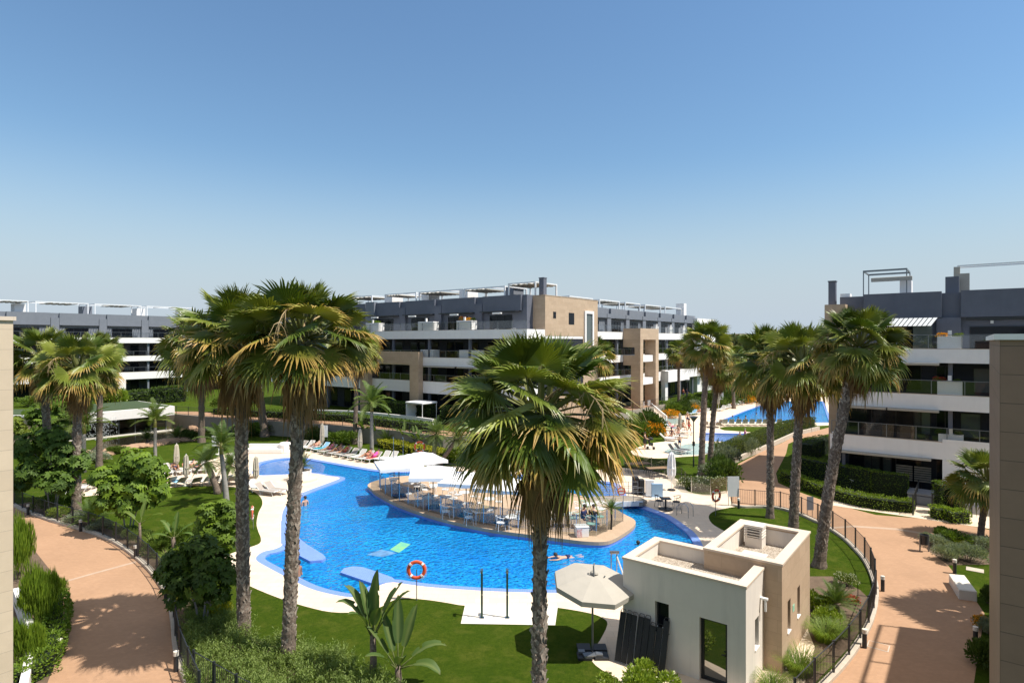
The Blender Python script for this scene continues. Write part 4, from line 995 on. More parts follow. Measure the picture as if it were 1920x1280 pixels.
def fan_crown(seed, Rc, n_live=44, n_dead=16, nseg=26, old=1.0, lean=0.0):
    old = {3: 0.95, 8: 1.25, 14: 1.15, 21: 1.05, 33: 1.25}.get(seed, 1.0)
    """(green leaves, dead skirt, flower stalks) meshes of a fan palm crown; origin at the top of the trunk"""
    rnd = random.Random(seed); live = MB(); live.c = []; dead = MB(); dead.c = []
    for i in range(n_live):
        t = (i + 0.5) / n_live; age = t
        az = i * 2.39996 + rnd.uniform(-0.25, 0.25)
        el = R(88) - t ** 0.85 * R(116) + rnd.uniform(-0.16, 0.16)
        Lp = Rc * (0.40 + 0.12 * min(1, t * 3)) * rnd.uniform(0.85, 1.12); Rb = Rc * rnd.uniform(0.45, 0.56) * (0.85 if t < 0.08 else 1)
        z = 0.5 * Rc * 0.5 * (1 - t)
        fan_leaf(live, (0.10 * math.cos(az), 0.10 * math.sin(az), z), az, el, Lp, Rb, rnd, nseg, rnd.uniform(1.75, 2.3) if t > 0.1 else rnd.uniform(0.5, 1.2), age * old, False, 0.045, 0.04 + 0.22 * t ** 1.5)
    for i in range(n_dead):
        az = i * 2.39996 + rnd.uniform(-0.3, 0.3); el = R(-52) - rnd.random() * R(34)
        fan_leaf(dead, (0.13 * math.cos(az), 0.13 * math.sin(az), -0.1 - 0.35 * rnd.random()), az, el, Rc * rnd.uniform(0.15, 0.28), Rc * rnd.uniform(0.28, 0.42), rnd, 14, rnd.uniform(0.5, 1.3), 1.0, True, 0.07, 0.5)
    stalks = []
    for i in range(4):
        az = rnd.uniform(0, 6.28); st = MB(); st.c = []
        p = Vector((0, 0, 0.2)); d = Vector((math.cos(az) * 0.75, math.sin(az) * 0.75, 0.62)).normalized(); pts = []
        L = Rc * rnd.uniform(0.95, 1.25)
        for k in range(9):
            pts.append(p.copy()); p = p + d * L / 8; d = (d + Vector((0, 0, -0.15 - 0.02 * k))).normalized()
        st.tube(pts, [0.015 - 0.0013 * k for k in range(9)], 4)
        for k in (5, 6, 7, 8):
            for j in range(3):
                q = pts[k]; e = q + Vector((rnd.uniform(-.2, .2), rnd.uniform(-.2, .2), -rnd.uniform(.12, .4))); st.tube([q, (q + e) / 2 + Vector((0, 0, .05)), e], [0.005, 0.004, 0.002], 3)
        st.c = [(0.42, 0.31, 0.17)] * len(st.v); stalks.append(st)
    return live, dead, stalks
def mesh_of(mb, name, mats, uv=False, smooth=False):
    o = mb.build(name, mats, None, uv=uv, smooth=smooth); me = o.data; bpy.data.objects.remove(o); return me
def inst(me, name, parent, loc=(0, 0, 0), rz=0.0, sc=1.0):
    o = bpy.data.objects.new(name, me); C.objects.link(o); o.parent = parent; o.location = loc; o.rotation_euler = (0, 0, rz)
    o.scale = (sc, sc, sc) if isinstance(sc, (int, float)) else sc
    return o
CROWNS = []
for i, (sd, nl, nd, ns) in enumerate(((3, 52, 16, 38), (8, 44, 24, 36), (14, 40, 24, 36), (21, 42, 20, 26), (33, 40, 16, 24))):
    lv, dd, st = fan_crown(sd, 1.0, nl, nd, ns)
    CROWNS.append((mesh_of(lv, 'crown', 'leaf_palm'), mesh_of(dd, 'dead_fronds', 'leaf_dead'), [mesh_of(q, 'flower_stalk', 'leaf_dead') for q in st]))
def palm_trunk(base_r, top_r, pts, seed, boots=0, mat='bark', n=16, parent=None):
    rnd = random.Random(seed); mb = MB(); L = len(pts); rows = 46 if boots else 24
    def P(t):
        f = t * (L - 1); i = min(int(f), L - 2); return pts[i].lerp(pts[i + 1], f - i)
    vs = []
    for i in range(rows + 1):
        t = i / rows; p = P(t); r = base_r + (top_r - base_r) * t
        r *= 1 + 0.45 * math.exp(-t * 26) + (0.12 if t > 0.93 else 0)
        for k in range(n):
            a = 2 * math.pi * k / n; q = Vector((math.cos(a), math.sin(a), 0))
            d = 1 + 0.10 * noise.noise(Vector((q.x * 2, q.y * 2, t * 26 + seed))) + (0.05 if i % 2 else -0.03)
            vs.append(p + q * r * d)
    fs = [(i * n + k, i * n + (k + 1) % n, (i + 1) * n + (k + 1) % n, (i + 1) * n + k) for i in range(rows) for k in range(n)]
    mb.add(vs, fs, 0)
    for b in range(boots):           # criss-cross stubs of old leaf bases
        t = (b + rnd.random()) / boots * 0.985 + 0.01; a = rnd.uniform(0, 6.283); p = P(t); r = (base_r + (top_r - base_r) * t) * 1.03
        q = Vector((math.cos(a), math.sin(a), 0)); s_ = Vector((-q.y, q.x, 0)); w = rnd.uniform(0.03, 0.06); l = rnd.uniform(0.12, 0.24); sl = rnd.choice((-1, 1)) * rnd.uniform(0.35, 0.9); o_ = rnd.uniform(0.0, 0.022)
        c0 = p + q * r * 0.96; u = (Vector((0, 0, 1)) + s_ * sl).normalized(); v = u.cross(q).normalized()
        A = c0 - v * w; B = c0 + v * w; Cc = c0 + u * l + q * o_ + v * w * .5; D = c0 + u * l + q * o_ - v * w * .5; E = c0 + u * l * 0.9 - q * 0.02
        mb.add([A, B, Cc, D, E], [(0, 1, 2, 3), (3, 2, 4), (1, 4, 2), (0, 3, 4)], 1)
    return mb.build('trunk', [mat, 'boots'], parent, uv=False, smooth=False)
def fan_palm(label, bx, by, cx, cy, Rc, r0, r1, var, Y=None, boots=0, rz=0.0, stalks=0, z0=0.0, dead=True, squash=1.0, group=None):
    """base at pixel (bx, by) on the ground (or depth Y), crown centred on pixel (cx, cy)"""
    base = G(bx, by, z0) if Y is None else at(bx, Y, z0)
    Y = base.y
    top = Vector(((cx - 960) / F * Y, Y, zat(cy, Y))) - Vector((0, 0, Rc * 0.12))
    t = thing('fan_palm', label, 'palm tree', base, 0, group)
    v = top - base
    bend = Vector((v.x, v.y, 0)) * -0.10
    pts = [v * k / 6 + bend * math.sin(math.pi * k / 6) for k in range(7)]
    pts[0].z -= 0.15
    palm_trunk(r0, r1, pts, var * 7 + int(bx), boots, 'bark', 16, t)
    c = CROWNS[var % 5]
    inst(c[0], 'crown', t, v, rz, (Rc, Rc, Rc * squash))
    if dead: inst(c[1], 'dead_fronds', t, v, rz + 1, (Rc, Rc, Rc))
    for k in range(stalks): inst(c[2][k], 'flower_stalk', t, v, rz, Rc)
    return t
PG = 'fan palms of the garden'
fan_palm('nearest fan palm with the largest, fullest crown, bare trunk left of the kiosk', 1010, 1500, 1014, 776, 2.2, 0.17, 0.145, 0, Y=14.0, boots=700, rz=0.6, stalks=4, group=PG, squash=0.97)
fan_palm('tall fan palm in the shrub bed, right one of the two foreground left trunks', 540, 1246, 568, 629, 2.35, 0.215, 0.19, 1, boots=700, rz=2.2, stalks=4, group=PG, squash=0.86)
fan_palm('tall fan palm with brown hanging skirt, left one of the two foreground left trunks', 457, 1203, 450, 630, 2.3, 0.22, 0.19, 2, boots=700, rz=4.4, stalks=3, group=PG, squash=0.84)
fan_palm('fan palm with broad drooping crown left of the two foreground crowns, trunk pale', 378, 829, 378, 650, 4.1, 0.32, 0.26, 3, rz=1.2, group=PG, squash=1.15)
fan_palm('fan palm with shaggy brown trunk, seen between the two foreground trunks at lawn edge', 497, 818, 470, 640, 3.9, 0.42, 0.34, 4, rz=2.0, group=PG)
fan_palm('shaggy trunked fan palm just right of the foreground trunk, far lawn edge', 566, 822, 600, 640, 3.7, 0.42, 0.32, 3, rz=3.0, group=PG)
fan_palm('fan palm with ragged yellowing crown in front of the tan stone portal', 665, 832, 672, 656, 2.45, 0.24, 0.2, 4, rz=0.4, stalks=2, group=PG, squash=1.1)
fan_palm('fan palm with golden fringed crown and grey trunk, second trunk from the left edge', 143, 961, 146, 692, 2.35, 0.25, 0.21, 1, boots=420, rz=5.2, stalks=2, group=PG, squash=1.03)
fan_palm('fan palm nearest the left stone wall, crown touching it', 94, 945, 80, 672, 2.2, 0.24, 0.2, 2, boots=400, rz=1.0, stalks=2, group=PG, squash=1.03)
fan_palm('small ragged fan palm crown half hidden behind the golden fringed one', 186, 880, 188, 668, 1.7, 0.24, 0.2, 3, rz=2.6, stalks=1, group=PG, squash=1.4)
fan_palm('small far fan palm in front of the far wing stone portal', 1200, 767, 1201, 694, 2.7, 0.3, 0.24, 3, rz=0.3, group=PG, squash=1.1)
fan_palm('far fan palm peeping over the right shoulder of the foreground crown', 1108, 800, 1106, 668, 3.2, 0.3, 0.24, 4, rz=3.3, group=PG)
fan_palm('slender far fan palm with thin dark trunk before the white pier', 1273, 774, 1272, 660, 2.0, 0.24, 0.18, 4, rz=5.0, group=PG, squash=1.1)
fan_palm('fan palm rising behind the white flowering groundcover, left of the leaning pair', 1314.6, 891, 1326, 650, 2.05, 0.25, 0.2, 1, rz=0.9, stalks=1, group=PG, boots=60, squash=1.15)
fan_palm('shorter fan palm just right of and behind the one in groundcover', 1331, 873, 1346, 692, 1.75, 0.24, 0.19, 2, rz=2.4, group=PG, boots=60, squash=1.1)
fan_palm('far thin fan palm by the sun loungers of the upper pool', 1376, 766, 1372, 672, 2.6, 0.28, 0.22, 3, rz=4.0, group=PG)
fan_palm('fan palm on the curved lawn nearest the gate, leftmost of its three', 1444, 970, 1445, 683, 2.4, 0.21, 0.17, 2, rz=1.8, boots=420, stalks=1, group=PG, squash=1.1)
fan_palm('fan palm with trunk rising right behind the kiosk roof, middle of the lawn three', 1487, 1001, 1505, 685, 2.45, 0.25, 0.2, 1, rz=3.9, boots=460, stalks=2, group=PG, squash=1.08)
fan_palm('leaning fan palm with tallest crown on the curved lawn, before the shaded block', 1535, 1062, 1608, 651, 2.1, 0.26, 0.2, 0, rz=2.9, boots=620, stalks=2, group=PG, squash=1.05)
fan_palm('low fan palm with leaves down to the path, against the right stone pier', 1838, 1012, 1852, 900, 1.9, 0.16, 0.15, 3, rz=0.2, group=PG, dead=False)
# one more stands outside the frame on the right: its crown throws the shadow on the path
_p = Vector((22.6, 21.9, 0)); t = thing('fan_palm', 'fan palm beyond the right stone pier, its shadow across the path beside the bench', 'palm tree', _p, 0, PG)
palm_trunk(0.22, 0.18, [Vector((0, 0, k * 1.25)) for k in range(7)], 77, 0, 'bark', 10, t); inst(CROWNS[1][0], 'crown', t, (0, 0, 7.5), 1, 2.6)

# ---- feather palms
def feather_frond(mb, base, az, el, L, rnd, nl=26, leaf=0.42, col=(0.07, 0.13, 0.03), curve=0.9, vee=0.5, w0=0.022):
    p = Vector(base); d = Vector((math.cos(az) * math.cos(el), math.sin(az) * math.cos(el), math.sin(el))); N = 12; pts = []
    for k in range(N + 1):
        pts.append(p.copy()); p = p + d * L / N; d = (d + Vector((0, 0, -curve * (0.4 + k / N) / N))).normalized()
    o = len(mb.v); s_ = Vector((math.sin(az), -math.cos(az), 0))
    for i, q in enumerate(pts):
        w = w0 * (1 - 0.8 * i / N)
        mb.v += [tuple(q + s_ * w), tuple(q - s_ * w), tuple(q - Vector((0, 0, w)))]; mb.c += [lerp3(col, (0.25, 0.25, 0.08), .5)] * 3
    for i in range(N):
        for k in range(3): mb.f.append((o + i * 3 + k, o + i * 3 + (k + 1) % 3, o + i * 3 + 3 + (k + 1) % 3, o + i * 3 + 3 + k)); mb.m.append(0)
    for j in range(nl):
        t = 0.12 + 0.87 * j / (nl - 1); f = t * N; i = min(int(f), N - 1); q = pts[i].lerp(pts[i + 1], f - i); tg = (pts[i + 1] - pts[i]).normalized()
        up = s_.cross(tg).normalized(); up = up if up.z > 0 else -up
        l = leaf * (0.35 + 0.9 * math.sin(math.pi * min(1, 0.15 + 0.85 * t))) * rnd.uniform(0.85, 1.1)
        for sd in (1, -1):
            dr = (tg * 0.62 + s_ * sd + up * vee * rnd.uniform(0.5, 1.2)).normalized(); w = tg * leaf * 0.06
            m1 = q + dr * l * 0.5; e = q + dr * l - Vector((0, 0, l * 0.28)); c = lerp3(col, (0.16, 0.2, 0.05), rnd.random() * 0.5)
            b = len(mb.v); mb.v += [tuple(q - w), tuple(m1 - w), tuple(e), tuple(m1 + w), tuple(q + w)]; mb.c += [c] * 5
            mb.f.append((b, b + 1, b + 3, b + 4)); mb.m.append(0); mb.f.append((b + 1, b + 2, b + 3)); mb.m.append(0)
def feather_crown(seed, n, L, leaf, col, e0=80, e1=-20, curve=1.1, nl=26, vee=0.5, w0=0.022):
    rnd = random.Random(seed); mb = MB(); mb.c = []
    for i in range(n):
        t = i / max(1, n - 1)
        feather_frond(mb, (0.05 * math.cos(i * 2.4), 0.05 * math.sin(i * 2.4), 0.1 * (1 - t)), i * 2.39996 + rnd.uniform(-.2, .2), R(e0 + (e1 - e0) * t) + rnd.uniform(-.1, .1), L * rnd.uniform(0.85, 1.1), rnd, nl, leaf, lerp3(col, (0.17, 0.19, 0.05), 0.5 * t * rnd.random()), curve, vee, w0)
    return mesh_of(mb, 'crown', 'leaf')
QUEEN = feather_crown(4, 17, 2.5, 0.55, (0.075, 0.135, 0.028), 78, -18, 1.5, 30)
QUEEN2 = feather_crown(9, 15, 2.5, 0.55, (0.11, 0.17, 0.03), 80, 5, 1.2, 28)
DATE = feather_crown(12, 34, 1.25, 0.26, (0.085, 0.135, 0.035), 82, -40, 1.1, 24, 0.35)
CYC = feather_crown(17, 30, 1.1, 0.20, (0.055, 0.105, 0.022), 80, 4, 0.9, 26, 0.3, 0.014)
def feather_palm(label, base, ztop, crown, sc, r0, r1, lean=(0, 0), nm='feather_palm', mat='bark_grey', shaft=True, group=None, rz=0.0):
    t = thing(nm, label, 'palm tree', base, 0, group)
    v = Vector((lean[0], lean[1], ztop - base.z))
    mb = MB(); n = 9; mb.tube([Vector((v.x * (k / n) ** 1.3, v.y * (k / n) ** 1.3, v.z * k / n - (0.1 if k == 0 else 0))) for k in range(n + 1)], [r0 * (1.35 if k == 0 else 1) + (r1 - r0) * k / n for k in range(n + 1)], 12)
    mb.build('trunk', mat, t, uv=False, smooth=True)
    if shaft:
        mb = MB(); mb.tube([v * 0.995 - Vector((0, 0, .02)), v + Vector((0, 0, 0.5 * sc)), v + Vector((0, 0, 1.0 * sc))], [r1 * 1.15, r1 * 1.0, r1 * 0.4], 10); mb.build('crownshaft', 'shaft_green', t, uv=False, smooth=True)
    inst(crown, 'crown', t, v + Vector((0, 0, 0.7 * sc if shaft else 0)), rz, sc)
    return t
paint('shaft_green', (0.16, 0.20, 0.05), (0.30, 0.24, 0.06), 3, 0.5)
FG = 'feather palms of the garden'
b = G(697, 852); feather_palm('feather palm with smooth grey trunk behind the sun lounger row, before the portal', b, zat(770, b.y), QUEEN, 0.95, 0.20, 0.15, group=FG)
b = G(291, 872); feather_palm('young feather palm with sparse yellowish fronds in front of the glass pavilion', b, zat(800, b.y), QUEEN2, 0.75, 0.15, 0.12, group=FG)
b = G(425, 948); feather_palm('feather palm on the lawn just left of the foreground trunks, its trunk pale grey', b, zat(850, b.y), QUEEN, 0.72, 0.19, 0.12, lean=(-0.35, 0), group=FG, rz=2)
b = G(157, 885); feather_palm('feather palm with hanging fronds beside the waterfall', b, zat(812, b.y), QUEEN2, 0.95, 0.18, 0.15, group=FG, rz=1)
b = G(400, 925); feather_palm('small date palm with curved thick stem behind the lawn', b + Vector((0.3, 0, 0)), zat(868, b.y), DATE, 1.0, 0.22, 0.19, lean=(-0.9, 0.2), nm='date_palm', mat='bark', shaft=False)
b = G(412, 921); feather_palm('small date palm with thinner stem, right beside the thick stemmed one', b, zat(876, b.y), DATE, 0.9, 0.15, 0.15, lean=(0.5, 0.5), nm='date_palm', mat='bark', shaft=False, rz=2)
b = G(812, 868); feather_palm('leaning small date palm behind the yellow hedge', b, zat(815, b.y), DATE, 1.25, 0.2, 0.17, lean=(0.3, 0), nm='date_palm', mat='bark', shaft=False, rz=1)
b = G(826, 872); feather_palm('strongly leaning brown date palm stem beside the white parasols', b, zat(822, b.y), DATE, 1.15, 0.2, 0.16, lean=(1.5, 0), nm='date_palm', mat='bark', shaft=False, rz=4)
for i, (x, y, s_, lb2) in enumerate(((276, 830, 1.1, 'cycad at the pond edge, left of the bigger round one'), (331, 826, 1.2, 'round bushy cycad at the pond edge'), (175, 985, 1.15, 'dark cycad rosette inside the left path fence'), (725, 836, 1.25, 'cycad on a short stem under the raised path wall'), (1568, 1150, 0.85, 'grey green cycad in the bed beside the kiosk'), (1345, 850, 0.9, 'spiky cycad by the hedge at the shallow pool'), (688, 826, 1.2, 'cycad half hidden behind the grey feather palm trunk'))):
    t = thing('cycad', lb2, 'plant', G(x, y)); inst(CYC, 'crown', t, (0, 0, 0.35), i, s_)
    mb = MB(); mb.lathe([(0.14, -0.1), (0.13, 0.2), (0.09, 0.4)], 10); mb.build('trunk', 'bark', t, uv=False)

# ---- leaf scatter for shrubs, hedges and broadleaf trees
def leaf_card(mb, p, d, n, l, w, col):
    """a small pointed leaf of two faces: base p, direction d, up n"""
    s_ = d.cross(n)
    s_ = s_.normalized() * w if s_.length > 1e-4 else Vector((w, 0, 0))
    b = len(mb.v); m1 = p + d * l * 0.5 + n * l * 0.06
    mb.v += [tuple(p), tuple(m1 - s_), tuple(p + d * l), tuple(m1 + s_)]; mb.c += [col, col, lerp3(col, (0.2, 0.25, 0.05), 0.15), col]
    mb.f += [(b, b + 1, b + 2), (b, b + 2, b + 3)]; mb.m += [0, 0]
def rdir(rnd):
    z = rnd.uniform(-1, 1); a = rnd.uniform(0, 6.283); r = math.sqrt(1 - z * z); return Vector((r * math.cos(a), r * math.sin(a), z))
def shrub_mesh(seed, n, l, w, c1, c2, up=0.4, lumps=9, rad=(1, 1, 0.8), flower=None, fn=0.06):
    """unit shrub: leaves over several overlapping lumps, bottom cut at z = 0"""
    rnd = random.Random(seed); mb = MB(); mb.c = []
    L = [(Vector((rnd.uniform(-.55, .55) * rad[0], rnd.uniform(-.55, .55) * rad[1], rnd.uniform(.25, .62) * rad[2])), rnd.uniform(0.32, 0.5)) for _ in range(lumps)]
    for i in range(n):
        c, r = rnd.choice(L); d = rdir(rnd)
        if d.z < -0.5: d.z = -d.z
        k = rnd.random() ** 0.4
        p = c + Vector((d.x * r * rad[0], d.y * r * rad[1], d.z * r * rad[2])) * k
        if p.z < 0.0: p.z = rnd.uniform(0, 0.15)
        dd = (d + Vector((0, 0, up)) + rdir(rnd) * 0.6).normalized()
        col = lerp3(c1, c2, rnd.random())
        fl = flower and rnd.random() < fn and k > 0.75
        leaf_card(mb, p, dd, rdir(rnd), l * rnd.uniform(0.7, 1.3), w * (1.6 if fl else 1), flower if fl else col)
    return mesh_of(mb, 'foliage', 'leaf')
G1, G2 = (0.060, 0.115, 0.014), (0.16, 0.235, 0.03)
SHRUB = {
 'green': shrub_mesh(1, 2600, 0.13, 0.03, G1, G2),
 'fine': shrub_mesh(2, 3600, 0.09, 0.016, (0.08, 0.14, 0.025), (0.19, 0.25, 0.055), 1.2),
 'yellow': shrub_mesh(3, 2400, 0.10, 0.03, (0.24, 0.27, 0.015), (0.42, 0.40, 0.02), 0.6),
 'silver': shrub_mesh(4, 3600, 0.10, 0.022, (0.16, 0.20, 0.14), (0.30, 0.33, 0.24), 0.6, rad=(1, 1, 0.75)),
 'orange': shrub_mesh(5, 2200, 0.11, 0.03, G1, G2, 0.5, flower=(0.85, 0.34, 0.01), fn=0.75),
 'white': shrub_mesh(6, 2600, 0.11, 0.024, (0.10, 0.16, 0.03), (0.20, 0.25, 0.06), 0.5, flower=(0.8, 0.8, 0.72), fn=0.22),
 'lime': shrub_mesh(7, 2400, 0.13, 0.035, (0.13, 0.21, 0.02), (0.26, 0.33, 0.03), 0.6, flower=(0.8, 0.8, 0.5), fn=0.03),
 'dark': shrub_mesh(8, 2600, 0.13, 0.03, (0.035, 0.07, 0.012), (0.085, 0.135, 0.025), 0.4),
 'red': shrub_mesh(9, 1800, 0.10, 0.025, G1, G2, 0.4, flower=(0.5, 0.02, 0.05), fn=0.5),
}
def shrub(kind, label, p, sx, sy=None, sz=None, rz=0.0, group=None):
    sy = sy or sx; sz = sz or sx
    t = thing('shrub', label, 'shrub', p, 0, group)
    inst(SHRUB[kind], 'foliage', t, (0, 0, 0), rz, (sx, sy, sz))
    mb = MB()
    for k in range(5):
        a = k * 1.257; mb.tube([(0.05 * math.cos(a) * sx, 0.05 * math.sin(a) * sy, -0.05), (0.3 * math.cos(a) * sx, 0.3 * math.sin(a) * sy, 0.5 * sz)], [0.02, 0.008], 4)
    mb.build('stem', 'bark_shrub', t, uv=False)
    return t
def hedge(label, line, w, h, dens=150, l=0.11, lw=0.028, c1=G1, c2=G2, z=0.0, rough=0.06, name='hedge', upb=0.3, group=None):
    rnd = random.Random(int(line[0].x * 100) + int(h * 77)); t = thing(name, label, 'hedge', line[0], 0, group); o0 = line[0].copy()
    loc = [p - o0 for p in line]
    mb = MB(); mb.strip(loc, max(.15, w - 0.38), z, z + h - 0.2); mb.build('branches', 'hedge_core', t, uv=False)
    mb = MB(); mb.c = []
    A = offline(loc, w / 2); B = offline(loc, -w / 2)
    for i in range(len(loc) - 1):
        L = (loc[i + 1] - loc[i]).length
        faces = [(A[i], A[i + 1], h, (A[i] - loc[i]).normalized()), (B[i], B[i + 1], h, (B[i] - loc[i]).normalized())]
        for (p, q, hh, nn) in faces:
            for _ in range(int(L * h * dens)):
                u = rnd.random(); vz = rnd.random(); pt = p.lerp(q, u) + Vector((0, 0, z + vz * h)) - nn * (0.10 + rough * noise.noise((p.lerp(q, u) + Vector((0, 0, vz * h))) * 2.1) * 2)
                leaf_card(mb, pt, (nn + rdir(rnd) * 0.8 + Vector((0, 0, upb))).normalized(), rdir(rnd), l * rnd.uniform(.7, 1.3), lw, lerp3(c1, c2, rnd.random()))
        for _ in range(int(L * w * dens * 1.3)):
            u = rnd.random(); v = rnd.random(); pt = A[i].lerp(A[i + 1], u).lerp(B[i].lerp(B[i + 1], u), v); pt.z = z + h - 0.09 + rough * 1.6 * noise.noise(pt * 2.3)
            leaf_card(mb, pt, (Vector((0, 0, 1 + upb)) + rdir(rnd) * 0.9).normalized(), rdir(rnd), l * rnd.uniform(.7, 1.3), lw, lerp3(c1, c2, rnd.random()))
    for e, sgn in ((0, -1), (-1, 1)):
        nn = (loc[1] - loc[0] if e == 0 else loc[-1] - loc[-2]).normalized() * sgn
        for _ in range(int(w * h * dens)):
            pt = A[e].lerp(B[e], rnd.random()) + Vector((0, 0, z + rnd.random() * h)) - nn * 0.03
            leaf_card(mb, pt, (nn + rdir(rnd) * 0.8).normalized(), rdir(rnd), l * rnd.uniform(.7, 1.3), lw, lerp3(c1, c2, rnd.random()))
    mb.build('foliage', 'leaf', t, uv=False)
    return t
def umbrella_tree(label, base, lumps, stems, seed, l=0.34, w=0.085, per=16, cl=(0.19, 0.29, 0.02), cd=(0.06, 0.115, 0.014)):
    """broadleaf tree with whorls of drooping leaflets; lumps: (centre offset, radius, whorls)"""
    rnd = random.Random(seed); t = thing('umbrella_tree', label, 'tree', base)
    mb = MB()
    for (dx, dy, h_) in stems:
        mb.tube([(dx * .2, dy * .2, -0.05), (dx * .5, dy * .5, h_ * .45), (dx * 1.1, dy * 1.1, h_)], [0.05, 0.04, 0.022], 6)
    for c, r, nw in lumps:
        sx, sy, sh = rnd.choice(stems); mb.tube([(sx * .7, sy * .7, sh * 0.6), ((sx + c[0]) / 2, (sy + c[1]) / 2, (sh * .8 + c[2]) / 2), c], [0.03, 0.022, 0.01], 5)
    mb.build('trunk', 'bark_grey', t, uv=False)
    fb = MB(); fb.c = []
    for c, r, nw in lumps:
        for _ in range(int(nw * 2.6)):
            d = rdir(rnd); d.z = d.z * 0.9 + 0.1; p = Vector(c) + Vector((d.x * r, d.y * r, d.z * r * 1.1)) * rnd.random() ** 0.4
            ax = (d * 1.0 + Vector((0, 0, 0.45)) + rdir(rnd) * 0.5).normalized(); base_col = lerp3(cd, cl, rnd.random() ** 1.3)
            u = ax.orthogonal().normalized(); v = ax.cross(u); nl = rnd.randint(7, 10); a0 = rnd.random() * 6
            for k in range(nl):
                a = a0 + 6.283 * k / nl; dr = (u * math.cos(a) + v * math.sin(a)); dd = (dr + ax * 0.1 - Vector((0, 0, 0.55))).normalized()
                leaf_card(fb, p + dr * 0.03, dd, ax, l * rnd.uniform(.75, 1.15), w, lerp3(base_col, cl, rnd.random() * 0.3))
    fb.build('crown', 'leaf', t, uv=False)
    return t
# ================================================================== PLANTING
# umbrella trees along the left path and in the left beds
b = G(240, 1003); umbrella_tree('bright green umbrella tree with whorled leaves on the lawn by the left path', b,
    [((-1.2, 0, 3.2), .75, 26), ((0, 0.3, 4.0), .8, 30), ((1.0, 0, 3.9), .85, 30), ((1.5, 0.2, 3.2), .7, 24), ((-.5, -.3, 2.7), .7, 22), ((.6, -.4, 2.6), .7, 24), ((1.2, -.3, 2.2), .55, 14), ((0.2, .3, 3.4), .8, 24), ((-.9, -.3, 2.0), .7, 18), ((.3, -.5, 1.9), .7, 18), ((1.7, 0, 2.4), .6, 16)], [(-.5, 0, 2.2), (.3, .1, 2.6), (.8, -.1, 2.3)], 3)
b = G(98, 962); umbrella_tree('dark umbrella tree filling the bed beside the left stone wall', b,
    [((-1.6, 0, 4.2), .9, 30), ((-.4, .4, 4.6), .9, 30), ((.6, 0, 3.8), .9, 30), ((1.4, .2, 3.2), .8, 26), ((-1.0, -.4, 2.8), .9, 28), ((.2, -.3, 2.4), .9, 30), ((1.0, -.5, 2.0), .8, 22), ((-1.8, 0, 2.0), .7, 18)], [(-.6, 0, 2.8), (.4, .2, 3.0), (.9, -.2, 2.4)], 5, cl=(0.11, 0.185, 0.02), cd=(0.03, 0.065, 0.01))
b = G(100, 845); umbrella_tree('leafy green tree against the tan wall left of the waterfall', b,
    [((-1.4, 0, 3.6), 1.2, 34), ((.2, .3, 4.6), 1.3, 40), ((1.6, 0, 3.9), 1.2, 36), ((.8, -.4, 2.6), 1.3, 36), ((-.8, -.4, 2.2), 1.2, 30), ((2.4, 0, 2.6), 1.0, 24)], [(-.5, 0, 2.4), (.4, .2, 3.0), (.9, -.2, 2.4)], 8, l=.42, w=.1, cl=(0.16, 0.26, 0.02))
b = G(412, 1088); umbrella_tree('umbrella tree right of the left fence, its crown touching the foreground trunk', b,
    [((-.5, 0, 3.0), .5, 20), ((.2, .2, 3.2), .5, 20), ((.55, 0, 2.6), .5, 18), ((-.2, -.2, 2.3), .5, 18), ((.4, -.2, 1.9), .45, 14), ((-.7, .1, 2.4), .45, 14)], [(-.2, 0, 1.6), (.25, .1, 1.9)], 6, l=.24, w=.055)
b = G(378, 1176); umbrella_tree('dense dark umbrella tree overhanging the left fence above the yellow bush', b,
    [((-.9, 0, 2.6), .55, 24), ((-.2, .3, 2.9), .6, 26), ((.5, 0, 2.5), .55, 24), ((.9, .2, 2.0), .5, 18), ((-.6, -.3, 1.9), .55, 22), ((.2, -.4, 1.8), .6, 24), ((-1.2, 0, 2.0), .5, 18), ((.7, -.3, 1.4), .5, 14), ((-.9, -.2, 1.3), .5, 14), ((0, .2, 2.3), .6, 22)], [(-.4, 0, 1.6), (.2, .1, 1.8), (.5, 0, 1.4)], 7, l=.24, w=.055, cl=(0.12, 0.20, 0.02), cd=(0.035, 0.075, 0.01))
b = G(28, 852); umbrella_tree('small yellow green tree standing by the tan wall at the left edge', b,
    [((0, 0, 2.9), .9, 26), ((.4, .2, 2.2), .7, 18)], [(0, 0, 1.6), (.2, 0, 1.5)], 9, l=.4, w=.1, cl=(0.2, 0.25, 0.02), cd=(0.09, 0.13, 0.02))

